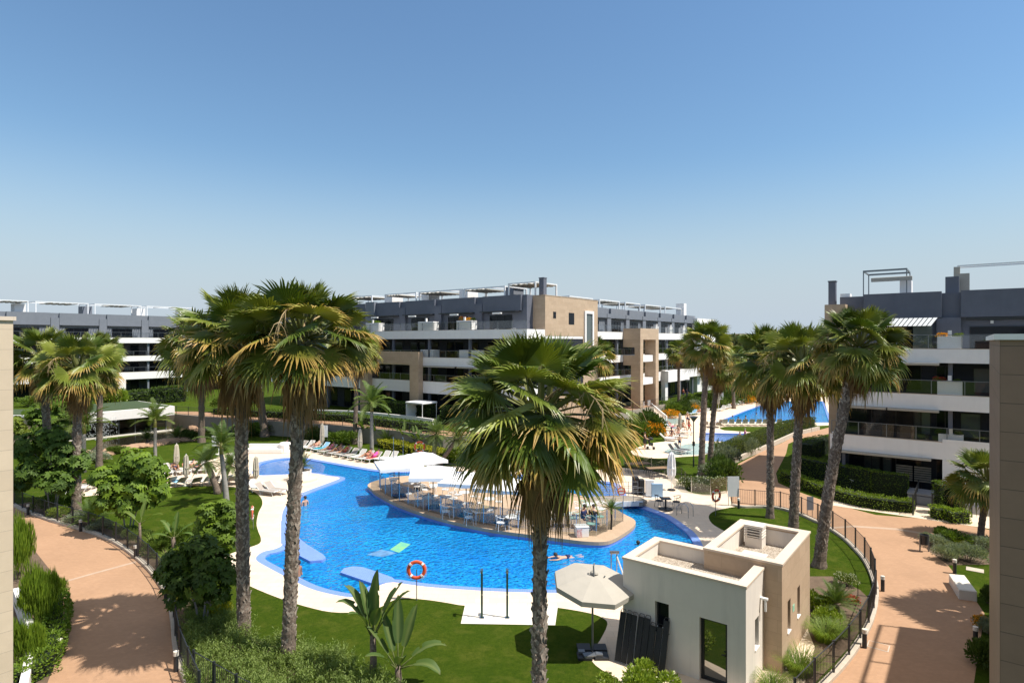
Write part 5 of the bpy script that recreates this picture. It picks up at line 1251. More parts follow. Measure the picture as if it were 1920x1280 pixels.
# banana-like plants with paddle leaves
def paddle(mb, base, az, el, Lp, L, W, rnd, col, bend=0.5, tear=0.0):
    d = Vector((math.cos(az) * math.cos(el), math.sin(az) * math.cos(el), math.sin(el))); p = Vector(base); mb_p = [p.copy()]
    for k in range(3): p = p + d * Lp / 3; d = (d - Vector((0, 0, 0.03))).normalized(); mb_p.append(p.copy())
    o = len(mb.v); mb.tube(mb_p, [0.035, 0.028, 0.022, 0.016], 5); mb.c += [lerp3(col, (0.2, 0.2, 0.07), .5)] * (len(mb.v) - o)
    s_ = d.cross(Vector((0, 0, 1))); s_ = s_.normalized() if s_.length > .1 else Vector((math.sin(az), -math.cos(az), 0))
    N = 12; rows = []
    for k in range(N + 1):
        t = k / N; w = W * (math.sin(math.pi * min(1, 0.06 + t * 0.94)) ** 0.6) * (1 - 0.25 * t); n = s_.cross(d).normalized()
        b = len(mb.v); wob = 0.05 * W * rnd.uniform(-1, 1)
        for u, f in ((-1, 0.34), (-.5, .12), (0, 0), (.5, .12), (1, .34)):
            mb.v.append(tuple(p + s_ * (u * w) + n * (f * w + wob * abs(u)))); mb.c.append(lerp3(col, (0.24, 0.27, 0.09), 0.5 if u == 0 else 0.0) if t < .95 else lerp3(col, BROWN, .5))
        rows.append(b); p = p + d * L / N; d = (d - Vector((0, 0, bend * (0.3 + t) / N * 1.6))).normalized()
    for k in range(N):
        for j in range(4):
            if tear and j in (0, 3) and rnd.random() < tear: continue
            mb.f.append((rows[k] + j, rows[k + 1] + j, rows[k + 1] + j + 1, rows[k] + j + 1)); mb.m.append(0)
def bird_plant(label, base, hs, leaves, seed, col=(0.065, 0.115, 0.035), r=0.12, nm='banana_plant'):
    rnd = random.Random(seed); t = thing(nm, label, 'plant', base)
    mb = MB(); mb.tube([(0, 0, -.1), (0.02, 0, hs * .5), (0, 0, hs)], [r, r * .9, r * .75], 10); mb.build('trunk', 'bark', t, uv=False, smooth=True)
    mb = MB(); mb.c = []
    for az, el, Lp, L, W, bend in leaves: paddle(mb, (0.05 * math.cos(az), 0.05 * math.sin(az), hs - .05), az, el, Lp, L, W, rnd, lerp3(col, (0.10, 0.155, 0.03), rnd.random() * .6), bend, 0.05)
    mb.build('crown', 'leaf', t, uv=False, smooth=True)
    return t
bird_plant('strelitzia with grey green paddle leaves on a brown trunk, in the foreground shrub bed', G(699, 1285), 1.62, [(R(178), R(62), .5, 1.15, .22, 1.5), (R(165), R(68), .55, 1.25, .23, 1.0), (R(150), R(76), .5, 1.2, .22, .5), (R(60), R(86), .5, 1.5, .24, .05), (R(20), R(66), .6, 1.2, .24, .5), (R(-5), R(60), .6, 1.25, .25, .6), (R(100), R(80), .45, 1.1, .22, .2), (R(-60), R(72), .4, .8, .19, .9), (R(225), R(64), .4, .9, .2, 1.2)], 3)
bird_plant('lower strelitzia clump with upright dark leaves, right of the taller one', G(746, 1292), 0.7, [(R(100), R(78), .7, 1.41, 0.20, .1), (R(60), R(66), .6, 1.28, 0.22, .3), (R(10), R(40), .5, 1.15, 0.25, 1.0), (R(150), R(72), .5, 1.28, 0.22, .2), (R(180), R(60), .5, 1.15, 0.21, .4), (R(-20), R(25), .5, 1.02, 0.25, 1.2), (R(-70), R(55), .3, 0.90, 0.20, .8), (R(220), R(50), .3, 1.02, 0.20, .8)], 4)
bird_plant('banana plant with upright green leaves inside the left fence', G(325, 1040), 0.9, [(R(90), R(75), .3, 1.0, .17, .2), (R(150), R(50), .3, 1.1, .17, .9), (R(30), R(45), .3, 1.0, .17, .8), (R(190), R(25), .3, .9, .15, 1.0), (R(-10), R(30), .3, .9, .15, 1.0), (R(-80), R(50), .2, .8, .15, 1.0)], 5, (0.06, 0.12, 0.02))
bird_plant('banana plant by the left fence with a flower spike, beside the bright umbrella tree', G(262, 1035), 1.5, [(R(90), R(70), .3, .9, .14, .3), (R(10), R(40), .3, .9, .14, .9), (R(170), R(45), .3, .9, .14, .9)], 15, (0.10, 0.15, 0.02), .07)
for i, (x, y, s_, lb2) in enumerate(((757, 838, 1.2, 'tall banana plant under the raised path, above the yellow hedge'), (778, 842, 1.0, 'smaller banana plant right of the tall one, above the yellow hedge'), (788, 845, 1.1, 'banana plant nearest the white parasols, under the raised path'), (706, 832, 1.3, 'banana plant just right of the smooth grey palm trunk'), (684, 830, 1.5, 'tall banana plant with dense leaves left of the smooth grey palm trunk'))):
    bird_plant(lb2, G(x, y), 0.9 * s_, [(R(90 + 30 * i), R(72), .3, 1.3 * s_, .22, .2), (R(20 + 40 * i), R(50), .4, 1.2 * s_, .22, .8), (R(160 + 20 * i), R(45), .4, 1.2 * s_, .22, .9), (R(250), R(55), .3, 1.0 * s_, .2, .7), (R(310), R(35), .3, 1.0 * s_, .2, 1.0)], 20 + i, (0.06, 0.115, 0.02))

# clipped hedges
LIME1, LIME2 = (0.12, 0.21, 0.014), (0.27, 0.37, 0.035)
low = [G(x, y) for x, y in [(1459, 900), (1476, 908), (1510, 921), (1560, 938), (1610, 951), (1660, 959), (1714, 964)]]
hedge('long low clipped hedge along the far side of the right path', offline(low, .45), 0.95, 0.85, 150, c1=LIME1, c2=LIME2)
tl = [G(x, y) for x, y in [(1492, 899), (1530, 908), (1575, 919), (1600, 925), (1640, 934), (1672, 940), (1710, 945)]]
tl = [p + Vector((.5, 1.0, 0)) for p in tl]
for i, (a, c, lb2) in enumerate(((0, 2, 'leftmost tall dark hedge panel before the shaded block'), (2, 4, 'middle tall dark hedge panel before the shaded block'), (4, 6, 'right tall dark hedge panel before the shaded block, ending at the gate'))):
    l_ = [p.copy() for p in tl[a:c + 1]]; l_[-1] = l_[-2].lerp(l_[-1], .93)
    hedge(lb2, l_, 0.9, 1.75, 120, c1=(0.06, 0.12, 0.013), c2=(0.17, 0.25, 0.025), group='tall hedge panels before the shaded block')
for x0, x1, y, h, lb2 in ((1757, 1778, 962, 2.0, 'left of two tall square clipped hedge blocks beside the garden gate'), (1785, 1803, 966, 2.0, 'right of two tall square clipped hedge blocks beside the garden gate'), (1750, 1774, 972, .8, 'small low hedge cube at the garden gate, left one'), (1780, 1812, 979, .8, 'low hedge block at the path edge, right of the small cube')):
    hedge(lb2, [G(x0, y), G(x1, y)], 0.9, h, 170, c1=LIME1, c2=LIME2 if h < 1 else (0.11, 0.17, 0.02))
up_l = [G(x, y) for x, y in [(1376, 868), (1400, 857), (1425, 847), (1464, 829), (1490, 817), (1535, 806)]]
hedge('tall dark hedge with paler top along the upper path, above its low pale wall', offline(up_l, .9), 1.3, 1.5, 110, l=.15, lw=.035, c1=(0.040, 0.07, 0.014), c2=(0.17, 0.20, 0.06), upb=.9)
mb = MB(); mb.strip(up_l, 0.25, -.05, .42); tag(mb.build('low_wall', 'kerb_stone'), 'low pale wall between the upper path and its hedge', 'wall')
hl = [G(x, y) for x, y in [(1482, 862), (1505, 852), (1530, 846)]]
hedge('dark hedge beside the upper path bend, left of the shaded block', [p + Vector((1.2, 0, 0)) for p in hl], 1.6, 1.6, 80, c1=(0.03, 0.06, 0.01), c2=(0.08, 0.12, 0.02))
hedge('bright yellow green hedge in front of the raised path wall', smooth([G(x, y) for x, y in [(718, 836), (745, 843), (780, 850), (815, 856), (838, 862)]], 2, False), 1.5, 0.8, 70, l=.16, lw=.05, c1=(0.26, 0.28, 0.015), c2=(0.45, 0.42, 0.02))
lowt = [G(x, y, TZ) for x, y in [(405, 776), (480, 781), (560, 785), (655, 790), (700, 796), (760, 804), (806, 809)]]
for p in lowt: p.z = 0
hedge('low hedge running along the raised path, below the main block', lowt, 1.2, 0.9, 45, l=.2, lw=.06, c1=G1, c2=(0.10, 0.16, 0.02), z=TZ)
tt_ = [G(x, y, TZ) for x, y in [(696, 780), (740, 783), (780, 787), (812, 791)]]
for p in tt_: p.z = 0
hedge('tall dark cypress hedge around the ground floor terrace of the main block', tt_, 1.2, 1.95, 50, l=.22, lw=.05, c1=(0.025, 0.055, 0.010), c2=(0.06, 0.11, 0.018), z=TZ, upb=1.4)
for i, (x, lb2) in enumerate(((834, 'left cypress column beside the terrace steps of the main block'), (846, 'middle cypress column beside the terrace steps of the main block'), (858, 'right cypress column beside the terrace steps of the main block'))):
    p = G(x, 795, TZ); hedge(lb2, [Vector((p.x - .35, p.y, 0)), Vector((p.x + .35, p.y, 0))], .8, 2.0, 60, l=.22, lw=.05, c1=(0.025, 0.055, 0.010), c2=(0.06, 0.11, 0.018), z=TZ, upb=1.4, group='cypress columns')
wl = [G(x, y, TZ) for x, y in [(560, 778), (655, 781), (700, 785), (770, 792), (812, 798)]]
for p in wl: p.z = 0
mb = MB(); mb.strip(wl, .25, TZ - .1, TZ + .75); tag(mb.build('garden_wall', 'white_render'), 'low white garden wall between the low and tall hedges of the main block', 'wall')
wl2 = [G(x, y, TZ) for x, y in [(1185, 748), (1215, 744), (1250, 735), (1290, 725), (1335, 716)]]
for p in wl2: p.z = 0
mb = MB(); mb.strip(wl2, .3, TZ - .1, TZ + 1.3); tag(mb.build('garden_wall', 'white_render'), 'white curved garden wall before the far wing', 'wall')
for i, (xa, xb, lb2) in enumerate(((1186, 1210, 'dark hedge behind the white curved wall, left part'), (1226, 1252, 'dark hedge behind the white curved wall, middle part'), (1256, 1300, 'dark hedge behind the white curved wall, right part'))):
    p, q = G(xa, 738 - 6 * i, TZ), G(xb, 734 - 7 * i, TZ); p.z = q.z = 0
    hedge(lb2, [p + Vector((0, 3, 0)), q + Vector((0, 3, 0))], 1.4, 2.6, 25, l=.35, lw=.08, c1=(0.03, 0.06, 0.01), c2=(0.08, 0.13, 0.02), z=TZ, upb=1.2)
for i, (xa, xb, y, lb2) in enumerate(((237, 275, 747, 'pale hedge with white posts before the left block'), (285, 345, 748, 'dark clipped hedge before the left block'))):
    p, q = at(xa, 88, 0), at(xb, 92, 0); hedge(lb2, [p, q], 1.4, 2.3 if i else 1.7, 22, l=.38, lw=.09, c1=(0.04, 0.08, 0.012), c2=(0.09, 0.14, 0.02), z=TZ)
p, q, r_ = G(108, 1140), G(106, 1195), G(86, 1262)
hedge('low bright green hedge along the near edge of the left path', [p, q, r_, r_ + Vector((-.3, -2, 0))], 0.75, 0.75, 260, l=.10, lw=.026, c1=(0.09, 0.17, 0.014), c2=(0.22, 0.33, 0.025), rough=.12)
mb = MB(); mb.strip([G(30, 1130) , G(62, 1215), G(50, 1290), G(40, 1340)], .22, -.05, .62); tag(mb.build('garden_wall', 'white_render'), 'low white wall half hidden in the shrubs left of the left path', 'wall')
# feathery conifers at the left wall
SHRUB['conifer'] = shrub_mesh(31, 5200, 0.15, 0.016, (0.085, 0.16, 0.012), (0.24, 0.34, 0.025), 2.4, 12, (1, 1, .9))
for x, y, s_, h_, lb2 in ((36, 1085, .75, 3.0, 'uppermost feathery conifer beside the left stone wall'), (74, 1180, .85, 2.5, 'largest bright feathery conifer bulging towards the left path'), (38, 1262, .7, 2.0, 'lowest feathery conifer at the bottom left corner'), (100, 1128, .5, 1.3, 'small feathery conifer at the path edge by the bollard')):
    shrub('conifer', lb2, G(x, y), s_, s_, h_, x, group='feathery conifers')

# flowering and round shrubs
for kind, x, y, sx, sz, lb2 in (
    ('yellow', 412, 1166, .55, .8, 'bright yellow bush behind the left foreground trunk'),
    ('yellow', 348, 1128, .45, .6, 'small yellow bush under the dense umbrella tree'),
    ('silver', 178, 866, 1.7, 1.0, 'grey green mound of foliage at the pond edge'),
    ('dark', 1352, 905, 1.5, 2.1, 'round dark shrub at the gate, beside the groundcover palm'),
    ('silver', 1330, 893, 1.3, 1.2, 'grey feathery shrub between the two groundcover palms'),
    ('white', 1296, 915, 1.1, .9, 'white flowering mound inside the glass fence, left one'),
    ('white', 1322, 917, 1.2, 1.0, 'white flowering mound inside the glass fence, middle one'),
    ('white', 1347, 915, 1.0, .9, 'white flowering mound inside the glass fence, right one'),
    ('dark', 1208, 814, 2.5, 2.9, 'big dark oleander beside the orange flowers'),
    ('green', 1186, 822, 1.8, 2.4, 'green shrub behind the foreground crown, left of the oleander'),
    ('orange', 1228, 818, 1.4, 1.6, 'large clump of orange flowers below the oleander'),
    ('orange', 1258, 783, 1.5, 1.2, 'orange flower clump at the foot of the stairs'),
    ('orange', 1297, 773, 1.5, 1.4, 'orange flower clump by the lamp post of the upper lawn'),
    ('yellow', 1279, 777, 1.3, .8, 'yellow green bush between the two small orange clumps'),
    ('yellow', 1337, 766, 1.5, 1.2, 'yellow bush behind the upper pool loungers, left one'),
    ('yellow', 1359, 762, 1.5, 1.2, 'yellow bush behind the upper pool loungers, right one'),
    ('orange', 1394, 756, 2.2, 1.4, 'distant orange flower clump at the head of the upper pool'),
    ('green', 1254, 778.5, 2.2, 2.0, 'green shrub mound beside the stairs'),
    ('dark', 1270, 775.5, 2.4, 2.2, 'dark shrub mound on the slope above the orange flowers'),
    ('silver', 1288, 772, 2.4, 2.0, 'grey shrub mound on the slope, by the lamp post'),
    ('dark', 1310, 768, 2.8, 2.4, 'dark shrub at the top of the slope under the white curved wall'),
    ('dark', 1372, 757.5, 3.2, 3.2, 'dark shrub behind the far loungers of the upper pool'),
    ('dark', 1408, 753, 3.4, 3.0, 'dark shrub at the far right behind the upper pool'),
    ('green', 1330, 765, 2.8, 2.6, 'green shrub on the slope behind the yellow bushes of the upper lawn'),
    ('dark', 1350, 761, 2.8, 2.8, 'dark shrub on the slope between the upper white board and the palm'),
    ('silver', 1225, 781, 1.6, 1.2, 'grey shrub at the top of the garden stairs'),
    ('green', 1392, 754, 2.8, 2.8, 'green shrub behind the distant orange clump'),
    ('silver', 1362, 874, 1.4, 2.0, 'grey feathery shrub at the lower end of the tall upper path hedge'),
    ('silver', 1392, 852, 1.5, 2.0, 'grey feathery shrub growing out of the tall upper path hedge'),
    ('lime', 1536, 1142, .75, .8, 'yellow green shrub in the bed behind the kiosk, larger one'),
    ('lime', 1552, 1165, .6, .6, 'yellow green shrub with white flowers below the larger one'),
    ('red', 1598, 1128, .5, .3, 'low patch of dark red flowers at the fence'),
    ('white', 1588, 1098, .55, .6, 'thin tuft of daisies at the lawn edge by the curved fence'),
    ('silver', 1752, 1024, .8, .75, 'small silver shrub right beside the litter bin'),
    ('silver', 1782, 1053, .75, .95, 'round silver shrub behind the white bench, left one'),
    ('silver', 1816, 1053, .85, 1.0, 'square silver shrub behind the white bench, right one'),
    ('silver', 1842, 1030, .8, .8, 'silver shrub at the foot of the low fan palm'),
    ('green', 1786, 1020, .9, .9, 'dark green shrub with yellow blooms behind the silver ones'),
    ('yellow', 1800, 1026, .45, .5, 'tiny yellow shrub between silver shrubs'),
    ('orange', 1840, 1178, .35, .5, 'orange flower tuft at the path edge by the stone pier'),
    ('silver', 1856, 1188, .4, .6, 'grey tuft right of the orange flower tuft'),
    ('dark', 1858, 1250, .7, 1.0, 'dark shrub at the bottom right beside the stone pier'),
    ('dark', 1852, 1130, .35, .9, 'dark narrow shrub between the white bench and the stone pier'),
    ('lime', 1212, 1290, .95, .75, 'rounded shrub with white flowers at the bottom, before the kiosk'),
    ('lime', 1150, 1300, .7, .55, 'smaller rounded shrub left of the kiosk one, at the bottom edge'),
    ('green', 495, 815, 1.6, 1.6, 'green shrub at the far lawn edge between the foreground trunks'),
    ('dark', 455, 818, 1.8, 1.7, 'dark shrub at the far lawn edge left of the foreground trunk'),
    ('dark', 590, 828, 1.8, 1.6, 'dark shrub at the far lawn edge right of the foreground trunks'),
    ('green', 640, 832, 2.0, 1.5, 'green shrub behind the sun lounger row, at the raised path wall'),
    ('dark', 358, 826, 1.2, 1.3, 'dark shrub by the pond boulders next to the pale palm trunk'),
    ('lime', 860, 864, 1.6, 1.4, 'light green shrub behind the foreground crown near the parasols'),
    ('green', 218, 850, .9, .8, 'small green shrub among the pond boulders'),
    ('silver', 115, 985, .8, .7, 'grey shrub inside the left fence at the palm foot'),
    ('silver', 160, 998, .8, .6, 'grey low shrub inside the left fence by the cycad'),
    ('fine', 205, 1015, .7, .8, 'fine leaved shrub inside the left fence under the umbrella tree'),
    ('dark', 290, 1075, .7, .8, 'dark shrub inside the left fence near the banana plant'),
    ('lime', 300, 1055, .5, .7, 'yellow green shrub at the left fence beside the banana plant'),
    ('green', 425, 770, 2.5, 2.0, 'green shrub on the terrace beyond the left crowns'),
    ('green', 205, 752, 3.0, 2.0, 'green shrub before the left block, behind the turf roof'),
    ('lime', 222, 752, 1.6, 3.0, 'bright banana like shrub before the left block'),
    ('green', 60, 965, .9, 1.1, 'leafy green shrub inside the left fence next to the stone wall'),
    ('lime', 80, 975, .6, .8, 'yellow green shrub inside the left fence, second from the stone wall'),
    ('fine', 232, 1028, .7, .9, 'soft green shrub at the left fence below the bright umbrella tree'),
    ('green', 258, 1052, .6, .9, 'green shrub at the left fence by the flower spike plant'),
    ('green', 318, 1100, .7, 1.0, 'green shrub at the left fence beneath the banana plant'),
    ('dark', 352, 1150, .7, .8, 'dark shrub at the left fence below the small yellow bush'),
    ('green', 130, 950, .8, .9, 'green shrub at the foot of the golden fringed palm'),
    ('green', 330, 1030, .8, 1.2, 'green shrub on the lawn edge behind the banana plant'),
    ('green', 60, 748, 3.2, 1.6, 'green shrubbery before the left block near the stone wall'),
):
    z0 = TZ if y < 790 and x < 500 else 0
    p = G(x, y, z0) if y > 760 or z0 == 0 else at(x, 84, TZ)
    if 'left fence' in lb2: p = p + Vector((.55, .5, 0))
    shrub(kind, lb2, p, sx, sx, sz * 1.15, x * .7)
# tall ornamental grasses
def grass_tuft(label, p, r, h, n, seed, c1=(0.10, 0.18, 0.02), c2=(0.24, 0.31, 0.04)):
    rnd = random.Random(seed); t = thing('grass_tuft', label, 'plant', p); mb = MB(); mb.c = []
    for i in range(n):
        a = rnd.uniform(0, 6.283); rr = r * 0.35 * math.sqrt(rnd.random()); q = Vector((rr * math.cos(a), rr * math.sin(a), 0)); az = a + rnd.uniform(-.6, .6)
        d = Vector((math.cos(az) * .45, math.sin(az) * .45, 1)).normalized(); L = h * rnd.uniform(.7, 1.25); s_ = Vector((-d.y, d.x, 0)).normalized() * rnd.uniform(.006, .011); col = lerp3(c1, c2, rnd.random()); b = len(mb.v); N = 4
        for k in range(N + 1):
            w = s_ * (1 - k / N * .9); mb.v += [tuple(q - w), tuple(q + w)]; mb.c += [col, col]; q = q + d * L / N; d = (d + Vector((math.cos(az) * .18, math.sin(az) * .18, -.20 * (k + .5)))).normalized()
        for k in range(N): mb.f.append((b + 2 * k, b + 2 * k + 1, b + 2 * k + 3, b + 2 * k + 2)); mb.m.append(0)
    mb.build('blades', 'leaf', t, uv=False); return t
grass_tuft('bright ornamental grass at the stone corner of the kiosk', G(1500, 1262), 1.0, .95, 700, 1)
grass_tuft('ornamental grass clump between kiosk and curved fence, upper one', G(1548, 1200), 1.0, .85, 600, 2)
grass_tuft('ornamental grass clump at the kiosk foot by the bottom edge', G(1450, 1298), .8, .7, 500, 3)
grass_tuft('ornamental grass clump nearest the fence bend', G(1575, 1190), .7, .7, 350, 4, (0.08, 0.14, 0.02), (0.18, 0.24, 0.05))
grass_tuft('spiky grass clump inside the left fence by the umbrella tree', G(288, 1028), .9, 1.0, 350, 5)
grass_tuft('spiky grass clump between the left fence and the foreground trunk', G(318, 1060), .8, .9, 300, 6)
# rosemary-like groundcover: a mass nobody could count
rnd = random.Random(41); mb = MB(); mb.c = []
bed = [G(x, y) for x, y in [(352, 1150), (440, 1160), (475, 1205), (560, 1225), (640, 1240), (700, 1275), (760, 1320), (760, 1380), (380, 1380), (352, 1290), (338, 1210)]]
def inside(p, poly):
    c = False
    for i in range(len(poly)):
        a, b = poly[i - 1], poly[i]
        if (a.y > p.y) != (b.y > p.y) and p.x < (b.x - a.x) * (p.y - a.y) / (b.y - a.y) + a.x: c = not c
    return c
x0, x1 = min(p.x for p in bed), max(p.x for p in bed); y0, y1 = min(p.y for p in bed), max(p.y for p in bed)
k = 0
while k < 3600:
    p = Vector((rnd.uniform(x0, x1), rnd.uniform(y0, y1), 0))
    if not inside(p, bed): continue
    k += 1
    hh = (0.55 + 0.5 * noise.noise(p * 1.1) + 0.2 * noise.noise(p * 3.3)) * rnd.uniform(.75, 1.15); hh = max(.22, hh)
    d = (Vector((0, 0, 1)) + rdir(rnd) * .38).normalized(); b = p.copy(); shade = rnd.random()
    c1 = lerp3((0.09, 0.15, 0.025), (0.21, 0.29, 0.055), shade)
    nl = int(9 + hh * 16)
    for j in range(nl):
        t_ = 0.25 + 0.75 * j / nl; q = b + d * hh * t_ + rdir(rnd) * .02; a = j * 2.4
        dd = (Vector((math.cos(a), math.sin(a), .9)) + rdir(rnd) * .3).normalized()
        leaf_card(mb, q, dd, rdir(rnd), rnd.uniform(.08, .14), .015, lerp3(c1, (0.30, 0.36, 0.12), rnd.random() * t_ * .6))
struct(mb.build('ground_cover', 'leaf', uv=False), 'stuff')
# far tree line behind the upper pool, each crown its own
TL = [shrub_mesh(60 + i, 1500, 0.22, 0.08, (0.07, 0.09, 0.045), (0.14, 0.155, 0.08), .2, 12, (1, 1, .9)) for i in range(3)]
for i in range(16):
    px_ = 1352 + i * 8.5; p = at(px_, 190 + 25 * ((i * 7) % 5), 1.0); t = thing('far_tree', 'distant dark tree on the skyline, %s from the left beyond the upper pool' % ORD[i], 'tree', p, 0, 'distant skyline trees')
    s_ = 4 + 1.6 * ((i * 5) % 4) / 3; h_ = 12.0 + 1.3 * math.sin(i * 2.1)
    inst(TL[i % 3], 'crown', t, (0, 0, h_ - 8), i, (s_, s_, 8)); mb = MB(); mb.tube([(0, 0, -1), (0, 0, h_ - 4)], [.4, .25], 6); mb.build('trunk', 'bark', t, uv=False)
for i in range(5):
    px_ = 1395 + i * 9; p = at(px_, 260, 0); mb = MB(); w_ = 5 + i % 3; t = thing('far_house', 'tiny pale house on the skyline, %s from the left between distant trees' % ORD[i], 'house', p, 0, 'distant skyline houses')
    mb.box(-w_, w_, 0, 8, 0, 12.0 + i % 2 * 1.5); mb.build('wall', 'white_render', t); mb = MB(); mb.box(-w_ - .3, w_ + .3, -.3, 8.3, 12.0 + i % 2 * 1.5, 12.5 + i % 2 * 1.5); mb.build('roof', 'terracotta', t)
# ================================================================== FENCES, FURNITURE, PEOPLE
def bar_fence(label, line, h=1.0, z=0.12, post=1.55, bar=0.115, mat='dark_metal', br=0.007):
    t = thing('metal_fence', label, 'fence', line[0]); o0 = line[0].copy()
    L = [0]; 
    for i in range(1, len(line)): L.append(L[-1] + (line[i] - line[i - 1]).length)
    def P(s):
        for i in range(1, len(line)):
            if s <= L[i] or i == len(line) - 1:
                return line[i - 1].lerp(line[i], (s - L[i - 1]) / max(1e-6, L[i] - L[i - 1])) - o0
    n = max(1, round(L[-1] / post)); st = L[-1] / n; nb = max(2, round(st / bar))
    for i in range(n + 1):
        p = P(min(i * st, L[-1])); mb = MB(); mb.box(-.03, .03, -.03, .03, z - .15, z + h + .03, at=(p.x, p.y, p.z)); mb.build('post', mat, t, uv=False)
        if i == n: break
        mb = MB(); a, b = p, P((i + 1) * st); 
        for zz in (z + .08, z + h - .02): mb.tube([a + Vector((0, 0, zz)), b + Vector((0, 0, zz))], 0.018, 4)
        for k in range(1, nb):
            q = a.lerp(b, k / nb); mb.tube([q + Vector((0, 0, z + .08)), q + Vector((0, 0, z + h - .02))], br, 4, cap=False)
        mb.build('railing', mat, t, uv=False)
    return t
bar_fence('dark bar fence curving along the right path, round the kiosk lawn', offline(right_kerb, 0.0))
bar_fence('dark bar fence curving along the left path and its planted bed', offline(left_kerb, 0.02), post=1.7)
bar_fence('short dark bar fence crossing the shrub bed at the bottom left', [G(363, 1292), G(430, 1335), G(540, 1400)], 1.15, 0.05, 1.3, .1)
e2 = [p + Vector((0, 0, TZ)) for p in offline(edge, 0.02)[3:9]]
bar_fence('dark bar fence on top of the raised path wall', e2, 1.0, .06, 2.3, .22, br=.012)
e3 = [p + Vector((0, 0, TZ)) for p in offline(edge, 0.02)[9:]]
bar_fence('dark bar fence on the terrace edge beyond the foreground crown', e3, 1.0, .06, 3.0, .3, br=.012)
q = [Vector((p.x, p.y, 0)) for p in (G(1712, 966), G(1717, 952), G(1722, 935))]
bar_fence('small dark bar gate between the low hedge and the cream garden entrance', q, 1.25, 0.0, 1.4, .12)
bar_fence('dark bar fence in front of the two tall hedge blocks', [G(1748, 962), G(1780, 966), G(1822, 970)], 1.2, 0, 1.3, .12)

def glass_fence(label, line, h=1.15, z=IZ, seg=1.1, glass='smoke_glass', post='steel'):
    t = thing('glass_fence', label, 'fence', line[0] + Vector((0, 0, z))); o0 = line[0]
    L = [0]
    for i in range(1, len(line)): L.append(L[-1] + (line[i] - line[i - 1]).length)
    n = max(1, round(L[-1] / seg)); pts = []
    for i in range(n + 1):
        s = L[-1] * i / n; j = max(k for k in range(len(L)) if L[k] <= s + 1e-6); j = min(j, len(line) - 2)
        pts.append(line[j].lerp(line[j + 1], (s - L[j]) / max(1e-6, L[j + 1] - L[j])) - o0)
    for i, p in enumerate(pts):
        mb = MB(); mb.box(-.022, .022, -.022, .022, 0, h + .04, at=(p.x, p.y, 0)); mb.build('post', post, t, uv=False)
        if i:
            a, b = pts[i - 1], p; d = (b - a).normalized(); nn = Vector((-d.y, d.x, 0)) * .006; a = a + d * .03; b = b - d * .03
            mb = MB(); vs = [Vector((r.x, r.y, zz)) + m_ for zz in (.05, h) for r, m_ in ((a, -nn), (b, -nn), (b, nn), (a, nn))]
            mb.add(vs, [(3, 2, 1, 0), (4, 5, 6, 7), (0, 1, 5, 4), (1, 2, 6, 5), (2, 3, 7, 6), (3, 0, 4, 7)]); mb.build('glass_pane', glass, t, uv=False)
    return t
isl_f = [G(x, y, IZ) for x, y in [(712, 884), (712, 912), (714, 922), (748, 940), (798, 958), (858, 974), (924, 987), (998, 997), (1062, 1003), (1110, 1005), (1128, 1001), (1148, 989), (1168, 977)]]
for p in isl_f: p.z = 0
glass_fence('smoky glass fence with steel posts round the front of the cafe island', smooth(isl_f, 3, False))
bk = [G(x, y, IZ) for x, y in [(716, 886), (740, 893), (785, 890), (850, 893), (950, 903), (1050, 920), (1095, 932)]]
for p in bk: p.z = IZ
bar_fence('dark bar railing along the back edge of the cafe island', smooth(bk, 3, False), 1.0, 0, 1.8, .14, br=.01)
dkf = [G(x, y) for x, y in [(1170, 874), (1215, 883), (1252, 892), (1280, 907), (1291, 922), (1330, 929), (1362, 925)]]
glass_fence('glass fence between the stone deck and the flowering mounds', smooth(dkf, 2, False), 1.15, 0.01, 1.5)
# bridge
bp = [G(x, y, .35) for x, y in [(1094, 939), (1108, 930), (1150, 928), (1196, 929), (1213, 937), (1206, 941), (1160, 942), (1112, 944)]]
t = thing('footbridge', 'low grey footbridge with thin railings from the cafe island to the deck', 'bridge', bp[0] - Vector((0, 0, .35)))
mb = MB(); mb.prism([p - bp[0] for p in bp], .12, .34, bottom=True); mb.build('bridge_deck', 'retaining', t)
mb = MB(); a, b = bp[7] - bp[0] + Vector((0, .06, 0)), bp[5] - bp[0] + Vector((0, .06, 0)); mb.strip([a, (a + b) / 2 , b], .1, .10, .42); mb.build('edge_beam', 'white_render', t)
for i0, i1 in ((7, 5), (1, 3)):
    mb = MB(); a, b = bp[i0] - bp[0], bp[i1] - bp[0]; a.z = b.z = .34
    for k in range(6): p = a.lerp(b, k / 5); mb.tube([p, p + Vector((0, 0, .95))], .018, 5)
    for zz in (.35, .65, .95): mb.tube([a + Vector((0, 0, zz)), b + Vector((0, 0, zz))], .014, 5)
    mb.build('railing', 'grey_metal', t, uv=False)
p = G(1165, 944, .35); t = thing('no_entry_sign', 'round white and red no entry disc on the footbridge railing', 'sign', p)
def disc(mb, r, y, th=.01, n=20, mi=0, x=0, z=0):
    vs = [(x + r * math.cos(6.2832 * k / n), yy, z + r * math.sin(6.2832 * k / n)) for yy in (y, y + th) for k in range(n)]
    mb.add(vs, [tuple(range(n)), tuple(range(2 * n - 1, n - 1, -1))] + [((k + 1) % n, k, n + k, n + (k + 1) % n) for k in range(n)], mi)
mb = MB(); disc(mb, .26, -.05, .02, z=.82); mb.build('disc', 'red_plastic', t, uv=False)
mb = MB(); disc(mb, .19, -.056, .005, z=.82); mb.build('face', 'white_plastic', t, uv=False)
mb = MB(); mb.box(-.19, .19, -.063, -.057, -.03, .03, at=(0, 0, .82), rz=0); o = mb.build('bar', 'red_plastic', t, uv=False)

